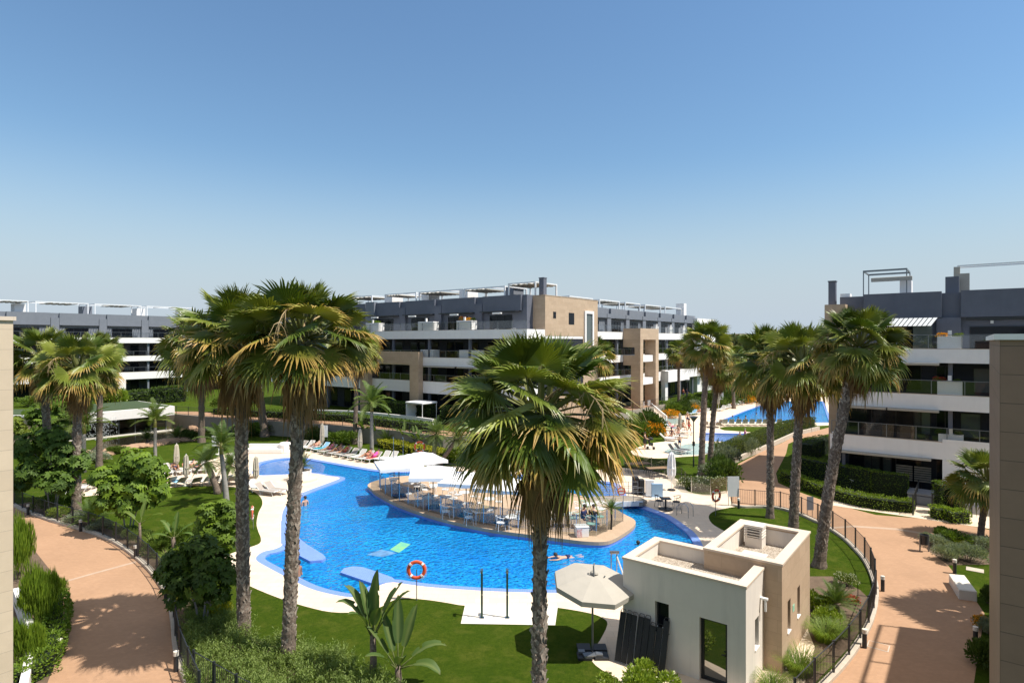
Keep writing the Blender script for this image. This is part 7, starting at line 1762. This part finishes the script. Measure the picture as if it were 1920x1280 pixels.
mb = MB(); mb.lathe([(.17, .38), (.20, .86), (.215, .88), (.19, .885), (.17, .80)], 16, cap=False); mb.lathe([(.02, .385), (.17, .39)], 16); mb.build('bucket', 'dark_metal', t, uv=False)
for x in (-.22, .22): mb = MB(); mb.box(x - .02, x + .02, -.03, .03, 0, .8); mb.build('post', 'grey_metal', t, uv=False)
bq = [G(1779, 1092.5), G(1808, 1095), G(1832, 1127.5), G(1798, 1123.2)]; p = bq[0]; t = thing('stone_bench', 'white stone block bench on the grass edge of the right path', 'bench', p)
mb = MB(); mb.prism([q - p for q in bq], 0, .40); mb.build('seat', 'stone_white', t, bevel=.015)
mb = MB(); mb.prism([(q - p) * .96 + Vector((.01, -.02, 0)) for q in bq], 0.402, .412); mb.build('seat_top', 'stone_white', t)
p = G(498, 849); t = thing('curved_bench', 'white rendered curved bench at the head of the shallow water', 'bench', p)
mb = MB(); mb.box(-1.75, 1.75, -.35, .35, 0, .48); mb.build('seat', 'white_render', t, bevel=.1); mb = MB(); mb.box(-1.7, 1.2, .15, .42, .482, .85); mb.lathe([(.55, 0), (.58, .8), (.45, .98), (.1, 1.0)], 14, at=(1.75, .25, 0)); mb.build('backrest', 'white_render', t, bevel=.05)
# round planter with a cycad
p = G(567, 900); t = thing('round_planter', 'round white planter on a stone step at the pool peninsula', 'planter', p)
mb = MB(); mb.lathe([(1.1, 0), (1.1, .16), (.0, .165)], 28, cap=False); mb.build('step', 'cream_stone', t, uv=True); mb = MB(); mb.lathe([(.62, .166), (.68, .78), (.60, .785), (.58, .68)], 28, cap=False); mb.build('bowl', 'white_render', t, uv=False, smooth=False); mb = MB(); mb.lathe([(.01, .70), (.59, .70)], 24, cap=False); mb.build('soil', 'soil', t, uv=False)
t = thing('cycad', 'vivid green cycad growing in the round white planter', 'plant', p + Vector((0, 0, .7))); inst(CYC, 'crown', t, (0, 0, .3), 0, (.85, .85, 1.05)); mb = MB(); mb.lathe([(.13, 0), (.12, .35)], 8); mb.build('trunk', 'bark', t, uv=False)
# street lamps with conical glass heads
def lamp(label, p, h):
    t = thing('street_lamp', label, 'street lamp', p, 0, 'garden lamps'); mb = MB(); mb.tube([(0, 0, 0), (0, 0, .6)], .07, 8); mb.tube([(0, 0, .6), (0, 0, h - .45)], .045, 8); mb.build('pole', 'dark_metal', t, uv=False)
    mb = MB(); mb.lathe([(.05, h - .45), (.34, h - .05)], 14, cap=False); mb.build('glass_shade', 'pale_glass', t, uv=False); mb = MB(); mb.lathe([(.37, h - .05), (.36, h), (.05, h + .06)], 14); mb.build('lamp_cap', 'grey_metal', t, uv=False)
    mb = MB(); mb.box(-.09, .09, -.09, .09, h * .42, h * .42 + .35); mb.build('junction_box', 'black_plastic', t, uv=False); return t
lamp('tall dark lamp post with conical glass head behind the stone deck', G(1300.5, 875), 4.3); lamp('slim dark lamp post beside the small orange flower clump', G(1288.5, 768), 4.7)
for x, y, h, w, m_, lb2 in ((609, 838, 2.2, .6, 'white_plastic', 'white wall sign between the lounger row and dark palm trunk'), (402, 848, 1.6, .5, 'white_plastic', 'tilted white information board on the far left lawn'), (1375, 948, 1.9, .75, 'white_plastic', 'white notice board at the fence gate'), (1353, 768, 2.7, .55, 'white_plastic', 'white notice board at the upper lawn before the pool'), (1206, 782, 2.2, .4, 'white_plastic', 'white notice board on a post at the stair, left one'), (1217, 782, 2.4, .4, 'white_plastic', 'white notice board on a post at the stair, right one'), (1519, 968, 1.0, .4, 'slate_light', 'plain grey steel panel on the curved fence between palm trunks')):
    p = G(x, y); t = thing('notice_board', lb2, 'sign', p, 0); 
    mb = MB(); mb.tube([(-w * .4, .03, 0), (-w * .4, .03, h)], .02, 5); mb.tube([(w * .4, .03, 0), (w * .4, .03, h)], .02, 5); mb.build('post', 'grey_metal', t, uv=False)
    mb = MB(); mb.box(-w / 2, w / 2, -.015, .005, h - (1.3 if m_ != 'slate_light' else 1.0) * min(1.0, w * 1.5), h + .02 + (.2 if m_ == 'slate_light' else 0)); mb.build('panel', m_, t, uv=False)
# stairs down from the terrace
p = G(1238, 787); t = thing('garden_stairs', 'pale stone stairs with side walls coming down from the terrace beside the orange flowers', 'stairs', p, R(-53))
for k in range(8): mb = MB(); mb.box(-.3 * k - .3, -.3 * k, -1.2, 1.2, 0, .19 * (k + 1)); mb.build('step', 'coping_stone', t)
for s in (-1.35, 1.2): 
    mb = MB(); mb.add([(.1, s, 0), (.1, s + .15, 0), (.1, s, .45), (.1, s + .15, .45), (-2.6, s, 0), (-2.6, s + .15, 0), (-2.6, s, 2.0), (-2.6, s + .15, 2.0)], [(0, 2, 3, 1), (2, 6, 7, 3), (0, 4, 6, 2), (1, 3, 7, 5), (4, 5, 7, 6)]); mb.build('side_wall', 'white_render', t)
for s in (-1.0, 1.05): mb = MB(); mb.tube([(.1, s, .2), (.1, s, 1.0), (-2.4, s, 2.5), (-2.4, s, 1.5)], .025, 5); mb.build('handrail', 'dark_metal', t, uv=False)
# white garden tent on the terrace of the main block
p = at(790, 68.2, TZ); t = thing('garden_tent', 'white square garden tent on the ground floor terrace of the main block', 'tent', p, TH1)
mb = MB()
for sx in (-1.3, 1.3):
    for sy in (-1.1, 1.1): mb.tube([(sx, sy, 0), (sx, sy, 2.15)], .04, 6)
mb.build('frame', 'white_metal', t, uv=False); mb = MB(); mb.box(-1.38, 1.38, -1.18, 1.18, 2.15, 2.34); mb.build('canopy', 'white_canvas', t, uv=False, bevel=.05); mb = MB(); mb.box(-1.3, -1.27, -1.05, 1.05, .1, 2.1); mb.build('curtain', 'white_canvas', t, uv=False)
# covered hot tub and furniture in the right garden
p = G(1744, 948); t = thing('hot_tub', 'grey covered hot tub on the cream terrace beside the tall hedge blocks', 'hot tub', p + Vector((0, .6, 0)), TH1); mb = MB(); mb.box(-.85, .85, -.75, .75, .02, .62); mb.build('body', 'slate_light', t, uv=False, bevel=.08); mb = MB(); mb.box(-.88, .88, -.78, .0, .64, .80); mb.box(-.88, .88, .02, .78, .64, .80); mb.build('cover', 'grey_cover', t, uv=False, bevel=.04) if 'grey_cover' in M else mb.build('cover', 'slate_light', t, uv=False, bevel=.04)
p = O4 + D1 * rb_x(1640, 0.6) + D2 * .2; t = table_sq('white frame dining table on the shaded ground floor terrace', p + Vector((0, 0, .02)), .75, .74, TH1, 'pale_glass', 'white_metal', 'dining_table', .45, 'terrace tables')
for i, (dx, rz) in enumerate(((-1.25, 1.6), (1.2, -1.5))): put_chair(CH, p + D1 * dx + Vector((0, 0, .02)), TH1 + rz, ('left', 'right')[i] + ' white chair at the dining table on the shaded terrace', 'terrace chairs')

# manhole covers
for x, y, lb2 in ((1647, 1211, 'square paved manhole cover in the right path by the kerb bollard'), (1828, 1068, 'pale manhole cover in the small lawn behind the white bench')):
    p = G(x, y); t = thing('manhole_cover', lb2, 'manhole cover', p + Vector((0, 0, .011)), TH1); mb = MB(); mb.box(-.33, .33, -.28, .28, 0, .006); mb.build('frame', 'kerb_stone', t); mb = MB(); mb.box(-.29, .29, -.24, .24, .0065, .010); mb.build('lid', 'terracotta' if y > 1100 else 'kerb_stone', t)
# ---- terrace planters of the blocks
def planter(label, p, rz, w, d, h, plant=None, block=True, grp=None):
    t = thing('terrace_planter', label, 'planter', p, rz, grp); mb = MB(); mb.box(-w / 2, w / 2, -d / 2, d / 2, 0, h); mb.build('box', 'white_render', t, bevel=.01)
    if block: mb = MB(); mb.box(-.1, .1, -d / 2 + .02, -d / 2 + .22, h + .002, h + .4); mb.build('pillar', 'white_render', t)
    if plant: 
        for k, (kind, dx, s_) in enumerate(plant): inst(SHRUB[kind], 'foliage', t, (dx, .02, h - .08), k * 1.3, (s_, s_ * .7, s_))
    return t
def onb(O, px_, off, z): x = lx(px_, Vector(O), D1, off, D2); return Vector(O) + D1 * x + D2 * off + Vector((0, 0, z))
planter('white planter with dry grass and yellow plants on the right block penthouse terrace', onb(O4, 1781, .55, 9.58), TH1, 1.35, .7, 1.45, [('orange', -.4, .4), ('lime', .45, .4), ('dark', .3, .35)])
planter('white planter with a reddish plant on the right block middle balcony', onb(O4, 1781, .55, 6.44), TH1, 1.35, .7, 1.6, [('red', -.5, .5), ('dark', .4, .35)])
planter('white planter with dark plants on the right block lower balcony', onb(O4, 1783, .55, 3.18), TH1, 1.35, .7, 1.35, [('dark', -.45, .45), ('green', .4, .35)])
for x, w, pl, lb2 in ((703, 2.6, [('fine', -.6, .6), ('green', .5, .5)], 'white planter box with agaves on the main penthouse terrace, leftmost'), (803, 2.6, None, 'stepped white planter box on the main penthouse terrace, middle one'), (875, 2.3, [('red', -.4, .75), ('orange', .4, .5), ('dark', .9, .5)], 'white planter box with red flowers on the main penthouse terrace')):
    planter(lb2, onb(O1, x, .75, 11.3), TH1, w, .9, 1.75, pl, True, 'planters on the main penthouse terrace')
for x, w, lb2 in ((806, 2.4, 'white planter wall on the main block second balcony, left one'), (884, 3.0, 'white planter wall on the main block second balcony, right one')): planter(lb2, onb(O1, x, .8, 8.17), TH1, w, .8, 1.55, None, False, 'planter walls on the main second balcony')
for s_, z, lb2 in ((-8.3, 10.75, 'white planter beside the left block penthouse railing'), (12.5, 10.75, 'white planter on the left block penthouse terrace, right one')): planter(lb2, O3 + D2 * s_ - D1 * .8 + Vector((0, 0, z)), TH2, 1.6, .8, 1.5, [('silver', 0, .6)])
for s_, lb2 in ((37.5, 'white planter on the far wing penthouse terrace, left one'), (43, 'white planter on the far wing penthouse terrace, middle one'), (48.6, 'white planter on the far wing penthouse terrace, right one')): planter(lb2, O2 + D2 * s_ - D1 * .7 + Vector((0, 0, 11.3)), TH2, 1.2, .8, 1.7, None, True, 'planters on the far wing penthouse terrace')
for k, (x, lb2) in enumerate(((930, 'white terrace chair on the main penthouse terrace, left of the pair'), (962, 'white terrace chair on the main penthouse terrace, right of the pair'), (846, 'white terrace chair beside the red flower planter'))):
    put_chair(CH, onb(O1, x, 1.2, 11.3), TH1, lb2, 'penthouse terrace chairs')
# plants on top of the near stone pier
shrub('lime', 'straw coloured trailing plant on top of the right stone pier', O5 + D1 * 1.1 + D2 * 1.0 + Vector((0, 0, 10.6)), .5, .5, .45)

# ---- people
def body_mesh(name, J, E, mat):
    """one continuous skinned figure; J: name -> (position, radius)"""
    ks = list(J); idx = {k: i for i, k in enumerate(ks)}
    me = bpy.data.meshes.new(name); me.from_pydata([J[k][0] for k in ks], [(idx[a], idx[b]) for a, b in E], [])
    o = bpy.data.objects.new('tmp', me); C.objects.link(o)
    sk = o.modifiers.new('s', 'SKIN'); sd = o.modifiers.new('d', 'SUBSURF'); sd.levels = sd.render_levels = 1
    for k in ks:
        v = me.skin_vertices[0].data[idx[k]]; v.radius = (J[k][1], J[k][1] * (.8 if k in ('chest', 'belly', 'pelvis') else 1)); v.use_root = (k == 'pelvis')
    dg = bpy.context.evaluated_depsgraph_get(); m2 = bpy.data.meshes.new_from_object(o.evaluated_get(dg)); m2.name = name
    bpy.data.objects.remove(o); m2.materials.clear(); m2.materials.append(M[mat])
    m2.polygons.foreach_set('use_smooth', [True] * len(m2.polygons)); return m2
ED = [('pelvis', 'belly'), ('belly', 'chest'), ('chest', 'neck'), ('neck', 'chin'), ('chin', 'head'), ('head', 'crownp')] + [e for s in 'LR' for e in (('chest', 'sh' + s), ('sh' + s, 'el' + s), ('el' + s, 'wr' + s), ('wr' + s, 'fi' + s), ('pelvis', 'hip' + s), ('hip' + s, 'kn' + s), ('kn' + s, 'an' + s), ('an' + s, 'to' + s))]
def pose(kind):
    V3 = lambda x, y, z: Vector((x, y, z)); P = {}
    rad = dict(pelvis=.125, belly=.115, chest=.135, neck=.055, chin=.075, head=.098, crownp=.07, sh=.06, el=.042, wr=.032, fi=.03, hip=.09, kn=.058, an=.04, to=.035)
    if kind in ('stand', 'walk', 'reach'):
        st = .18 if kind == 'walk' else .04
        P = dict(pelvis=V3(0, 0, .93), belly=V3(0, -.01, 1.1), chest=V3(0, 0, 1.32), neck=V3(0, 0, 1.46), chin=V3(0, -.02, 1.53), head=V3(0, -.02, 1.61), crownp=V3(0, -.01, 1.68))
        for s, q in (('L', 1), ('R', -1)):
            f = st * q
            P.update({'hip' + s: V3(.09 * q, 0, .85), 'kn' + s: V3(.10 * q, -f * .8 - .02, .48), 'an' + s: V3(.10 * q, -f * 1.3 + .03, .08), 'to' + s: V3(.11 * q, -f * 1.3 - .13, .035), 'sh' + s: V3(.19 * q, 0, 1.38), 'el' + s: V3(.25 * q, f * .6 + .02, 1.10), 'wr' + s: V3(.25 * q, f - .08, .88), 'fi' + s: V3(.24 * q, f - .10, .78)})
            if kind == 'reach': P.update({'el' + s: V3(.24 * q, -.12, 1.12), 'wr' + s: V3(.18 * q, -.36, 1.04), 'fi' + s: V3(.16 * q, -.43, 1.02)})
    elif kind == 'sit':
        P = dict(pelvis=V3(0, .05, .55), belly=V3(0, .07, .72), chest=V3(0, .06, .95), neck=V3(0, .04, 1.09), chin=V3(0, .01, 1.16), head=V3(0, 0, 1.24), crownp=V3(0, .01, 1.31))
        for s, q in (('L', 1), ('R', -1)): P.update({'hip' + s: V3(.09 * q, 0, .53), 'kn' + s: V3(.13 * q, -.42, .52), 'an' + s: V3(.13 * q, -.40, .09), 'to' + s: V3(.13 * q, -.55, .04), 'sh' + s: V3(.19 * q, .05, 1.0), 'el' + s: V3(.25 * q, -.05, .76), 'wr' + s: V3(.16 * q, -.25, .68), 'fi' + s: V3(.13 * q, -.33, .66)})
    elif kind == 'lie':        # on a lounger: head up at +y, legs to -y
        c, s0 = math.cos(R(42)), math.sin(R(42)); B = lambda d, o=.12: V3(0, .33 + d * c - o * s0, .36 + d * s0 + o * c)
        P = dict(pelvis=V3(0, .18, .47), belly=B(.12, .11), chest=B(.34, .13), neck=B(.48, .14), chin=B(.55, .16), head=B(.62, .17), crownp=B(.70, .16))
        for s, q in (('L', 1), ('R', -1)):
            up = .28 if q > 0 else .06
            P.update({'hip' + s: V3(.09 * q, .08, .46), 'kn' + s: V3(.12 * q, -.30 + up * .3, .45 + up), 'an' + s: V3(.11 * q, -.70 + up * .5, .42), 'to' + s: V3(.13 * q, -.80 + up * .5, .47), 'sh' + s: B(.38, .12) + V3(.18 * q, 0, 0), 'el' + s: B(.14, .13) + V3(.27 * q, 0, 0), 'wr' + s: V3(.22 * q, .16, .50), 'fi' + s: V3(.16 * q, .08, .52)})
    elif kind == 'swim':
        P = dict(pelvis=V3(0, .15, -.02), belly=V3(0, -.02, .0), chest=V3(0, -.22, .03), neck=V3(0, -.36, .09), chin=V3(0, -.43, .13), head=V3(0, -.47, .19), crownp=V3(0, -.47, .26))
        for s, q in (('L', 1), ('R', -1)): P.update({'hip' + s: V3(.09 * q, .22, -.02), 'kn' + s: V3(.13 * q, .55, -.06), 'an' + s: V3(.11 * q, .9, -.02), 'to' + s: V3(.11 * q, 1.05, -.02), 'sh' + s: V3(.19 * q, -.28, .04), 'el' + s: V3(.25 * q, -.52, .03), 'wr' + s: V3(.18 * q, -.78, .04), 'fi' + s: V3(.16 * q, -.90, .04)})
    return {k: (v, rad[k if k in rad else k[:-1]]) for k, v in P.items()}
POSES = {(k, m_): body_mesh('body', pose(k), ED, m_) for k in ('stand', 'walk', 'reach', 'sit', 'lie', 'swim') for m_ in ('skin_pale', 'skin_tan')}
def wrap(P, ks, k):
    mb = MB(); pts = [P[a][0] for a in ks]; mb.tube(pts, [P[a][1] * k * (1 if a[:2] != 'ch' else 1.02) for a in ks], 10); return mb
CLOTH = {}
def clothes(kind, what, mat):
    key = (kind, what, mat)
    if key in CLOTH: return CLOTH[key]
    P = pose(kind); V_ = lambda a, b, t: P[a][0].lerp(P[b][0], t); mb = MB()
    if what in ('shorts', 'trunks', 'bikini'):
        mb.tube([V_('pelvis', 'belly', .35), P['pelvis'][0], (P['hipL'][0] + P['hipR'][0]) / 2 - (V_('pelvis', 'belly', .4) - P['pelvis'][0])], [.155, .165, .14], 12)
        if what == 'shorts':
            for s in 'LR': mb.tube([P['hip' + s][0], V_('hip' + s, 'kn' + s, .55)], [.11, .10], 10)
        if what == 'bikini': mb.tube([V_('belly', 'chest', .72), V_('belly', 'chest', 1.0)], [.15, .152], 12)
    elif what == 'dress':
        mb.tube([V_('hipL', 'knL', .7).lerp(V_('hipR', 'knR', .7), .5), P['pelvis'][0], P['belly'][0], P['chest'][0], V_('chest', 'neck', .5)], [.21, .17, .145, .165, .10], 12)
    elif what == 'shirt':
        mb.tube([V_('pelvis', 'belly', .1), P['belly'][0], P['chest'][0], V_('chest', 'neck', .55)], [.16, .15, .168, .09], 12)
        for s in 'LR': mb.tube([P['sh' + s][0], V_('sh' + s, 'el' + s, .7)], [.078, .062], 8)
    CLOTH[key] = mesh_of(mb, what, mat, smooth=True); return CLOTH[key]
HAIR = {}
def hair(kind, mat):
    if (kind, mat) in HAIR: return HAIR[(kind, mat)]
    P = pose(kind); h = P['head'][0]; ax = (P['crownp'][0] - P['chin'][0]).normalized(); bm = bmesh.new(); bmesh.ops.create_uvsphere(bm, u_segments=12, v_segments=8, radius=.112)
    bmesh.ops.delete(bm, geom=[f for f in bm.faces if f.calc_center_median().z < -.02 and f.calc_center_median().y < .03], context='FACES')
    me = bpy.data.meshes.new('hair'); me.from_pydata([], [], []); bm.to_mesh(me); bm.free(); me.transform(Matrix.Translation(h + ax * .025) @ ax.to_track_quat('Z', 'Y').to_matrix().to_4x4())
    me.materials.append(M[mat]); me.polygons.foreach_set('use_smooth', [True] * len(me.polygons)); HAIR[(kind, mat)] = me; return me
def person(label, p, kind, rz=0.0, skin='skin_pale', wear=('shorts', 'navy_cloth'), hr='hair_dark', sc=1.0, sink=0.0, extra=None):
    t = thing('person', label, 'person', Vector((p.x, p.y, p.z - sink)), rz, None, sc)
    inst(POSES[(kind, skin)], 'body', t); inst(hair(kind, hr), 'hair', t)
    if wear: inst(clothes(kind, *wear), wear[0], t)
    if extra: inst(clothes(kind, *extra), extra[0], t)
    return t
Wp = lambda x, y: G(x, y, WZ)
person('swimmer standing chest deep by the right foreground trunk, turned left', Wp(558, 944), 'stand', -.6, 'skin_pale', None, sink=1.1)
person('swimmer standing chest deep beside another, a step to the right of the trunk', Wp(572, 947), 'stand', .9, 'skin_pale', None, sink=1.1)
person('bather sitting waist deep on the entry steps, holding a hand to the head', Wp(559, 1080), 'stand', 1.2, 'skin_tan', None, 'hair_dark', sink=.98)
person('swimmer in dark trunks doing breaststroke beneath the cafe island', Wp(1058, 1045), 'swim', R(-70), 'skin_pale', ('trunks', 'navy_cloth'), 'hair_dark')
person('swimmer whose dark head alone shows above the water behind the kiosk', Wp(1196, 1020), 'stand', .4, 'skin_tan', None, sink=1.52)
person('woman in black dress pushing a dark pushchair on the upper deck', G(1209, 842), 'reach', R(75), 'skin_pale', ('dress', 'black_plastic'), 'hair_dark')
person('man in dark trunks standing with his back turned by the crowded loungers', G(1289, 797), 'stand', 2.8, 'skin_pale', ('trunks', 'navy_cloth'), 'hair_grey')
person('person in red swimwear walking on the upper deck beside the lamp post', G(1292, 812), 'walk', 1.4, 'skin_tan', ('bikini', 'red_plastic'))
person('child standing at the shallow pale pool in dark swimwear', G(1274, 839), 'stand', .2, 'skin_pale', ('shorts', 'navy_cloth'), 'hair_dark', .78)
person('seated person on the edge of a lounger below the upper parasol', G(1281, 808), 'sit', .5, 'skin_tan', ('trunks', 'navy_cloth'))
person('seated person at the front of the crowded upper loungers, leaning forward', G(1259, 824), 'sit', -.6, 'skin_tan', ('bikini', 'navy_cloth'))
person('person sitting second from the front on the crowded upper loungers', G(1271, 819), 'sit', -.9, 'skin_pale', ('trunks', 'coral_cloth'))
for i, (x, y, cm, lb2) in enumerate(((1281, 747, 'coral_cloth', 'walker in a red shirt on the raised path before the white curved wall'), (1288, 747, 'navy_cloth', 'walker in a blue shirt on the raised path before the white curved wall'))):
    p = G(x, y, TZ); person(lb2, p, 'walk', 1.5, 'skin_tan', ('shirt', cm), extra=('shorts', 'navy_cloth'))
for i, (x, y, s_, lb2) in enumerate(((1384, 786, 1.35, 'bather in the upper pool near the lounger row, left of the pair'), (1398, 787, 1.1, 'dark haired bather in the upper pool carrying a child, right of the pair'), (1418, 777, 1.45, 'lone head of a swimmer in the middle of the upper pool'), (1437, 771, 1.3, 'bather in the far right of the upper pool'), (1374, 782, 1.45, 'swimmer head at the left corner of the upper pool'))):
    person(lb2, G(x, y, -.07), 'stand', i * 1.3, 'skin_tan' if i % 2 else 'skin_pale', None, sink=s_)
person('child sitting in the small blue pool, in dark swimwear', G(1387, 823, -.07), 'stand', .3, 'skin_tan', ('trunks', 'navy_cloth'), 'hair_dark', .8, .55)
person('child in pink standing in the small blue pool', G(1397, 821, -.07), 'stand', 1.5, 'skin_pale', ('dress', 'pink_cloth'), 'hair_grey', .8, .3)
lies = [(528, 845, -.55, 'skin_tan', ('trunks', 'navy_cloth'), 'sunbather at the left end of the far lounger row, against the trunk'), (590, 843.5, -.55, 'skin_pale', ('trunks', 'coral_cloth'), 'sunbather in coral shorts near the closed parasol in the far row'), (616, 849.5, -.55, 'skin_tan', ('bikini', 'pink_cloth'), 'sunbather in a dark pink bikini in the far row'), (630, 852.5, -.55, 'skin_tan', ('trunks', 'navy_cloth'), 'sunbather in navy trunks in the far row'), (644, 855, -.55, 'skin_tan', ('bikini', 'red_plastic'), 'sunbather in a red bikini in the far row'), (700, 864.5, -.55, 'skin_tan', ('dress', 'pink_cloth'), 'person in a bright pink dress lying at the right of the far row'), (686, 863, -.55, 'skin_tan', ('bikini', 'coral_cloth'), 'sunbather in coral beside the person in the pink dress'),
        (330, 888, .7, 'skin_tan', ('trunks', 'navy_cloth'), 'sunbather in the rear row by the leftmost closed parasol'), (352, 886, .9, 'skin_tan', ('bikini', 'coral_cloth'), 'sunbather in coral in the rear row at the lawn edge'), (370, 885, .9, 'skin_pale', ('trunks', 'navy_cloth'), 'pale sunbather in the rear row beside the small date palm'), (166, 917, -1.2, 'skin_tan', ('trunks', 'coral_cloth'), 'sunbather in coral by the left palm trunk'), (1248, 799, 1.1, 'skin_tan', ('trunks', 'navy_cloth'), 'sunbather in the rear of the crowded slanting row'), (1263, 807, 1.3, 'skin_pale', ('bikini', 'pink_cloth'), 'sunbather in pink in the middle of the slanting row'), (1310, 777, -.9, 'skin_tan', ('trunks', 'coral_cloth'), 'sunbather on the white lounger below the small orange clump'), (1371, 764, -.9, 'skin_tan', ('bikini', 'navy_cloth'), 'sunbather on the far side of the upper pool'), (1409, 754, -.7, 'skin_tan', ('trunks', 'coral_cloth'), 'distant sunbather at the head of the upper pool')]
for x, y, rz, sk_, w_, lb2 in lies: person(lb2, G(x, y) + Vector((0, 0, .01)), 'lie', rz, sk_, w_)
p = G(1096, 990, IZ); person('cafe guest in a navy top seated at the island right end, facing right', Vector((p.x, p.y, IZ)), 'sit', R(60), 'skin_tan', ('shirt', 'navy_cloth'), 'hair_dark')
p = G(1113, 990, IZ); person('cafe guest in a dark green top seated with her back to the glass', Vector((p.x, p.y, IZ)), 'sit', R(170), 'skin_pale', ('shirt', 'dark_frame'), 'hair_dark')
# pushchair
p = G(1219, 842); t = thing('pushchair', 'black pushchair with raised hood in front of the woman in black', 'pushchair', p, R(75))
mb = MB(); mb.tube([(-.2, .35, 1.0), (-.2, -.25, .25)], .02, 5); mb.tube([(.2, .35, 1.0), (.2, -.25, .25)], .02, 5); mb.tube([(-.2, .35, 1.0), (.2, .35, 1.0)], .02, 5); mb.build('frame', 'dark_metal', t, uv=False)
mb = MB(); mb.box(-.2, .2, -.3, .15, .4, .62); mb.box(-.2, .2, .0, .18, .62, 1.0); mb.build('seat', 'black_plastic', t, uv=False, bevel=.05); mb = MB(); mb.lathe([(.26, .95), (.24, 1.12), (.05, 1.22)], 12, at=(0, -.05, 0)); mb.build('hood', 'black_plastic', t, uv=False)
for x, y in ((-.22, .25), (.22, .25), (-.15, -.35), (.15, -.35)): 
    mb = MB(); mb.tube([(x - .02, y, .13), (x + .02, y, .13)], .13, 14); mb.build('wheel', 'black_plastic', t, uv=False)
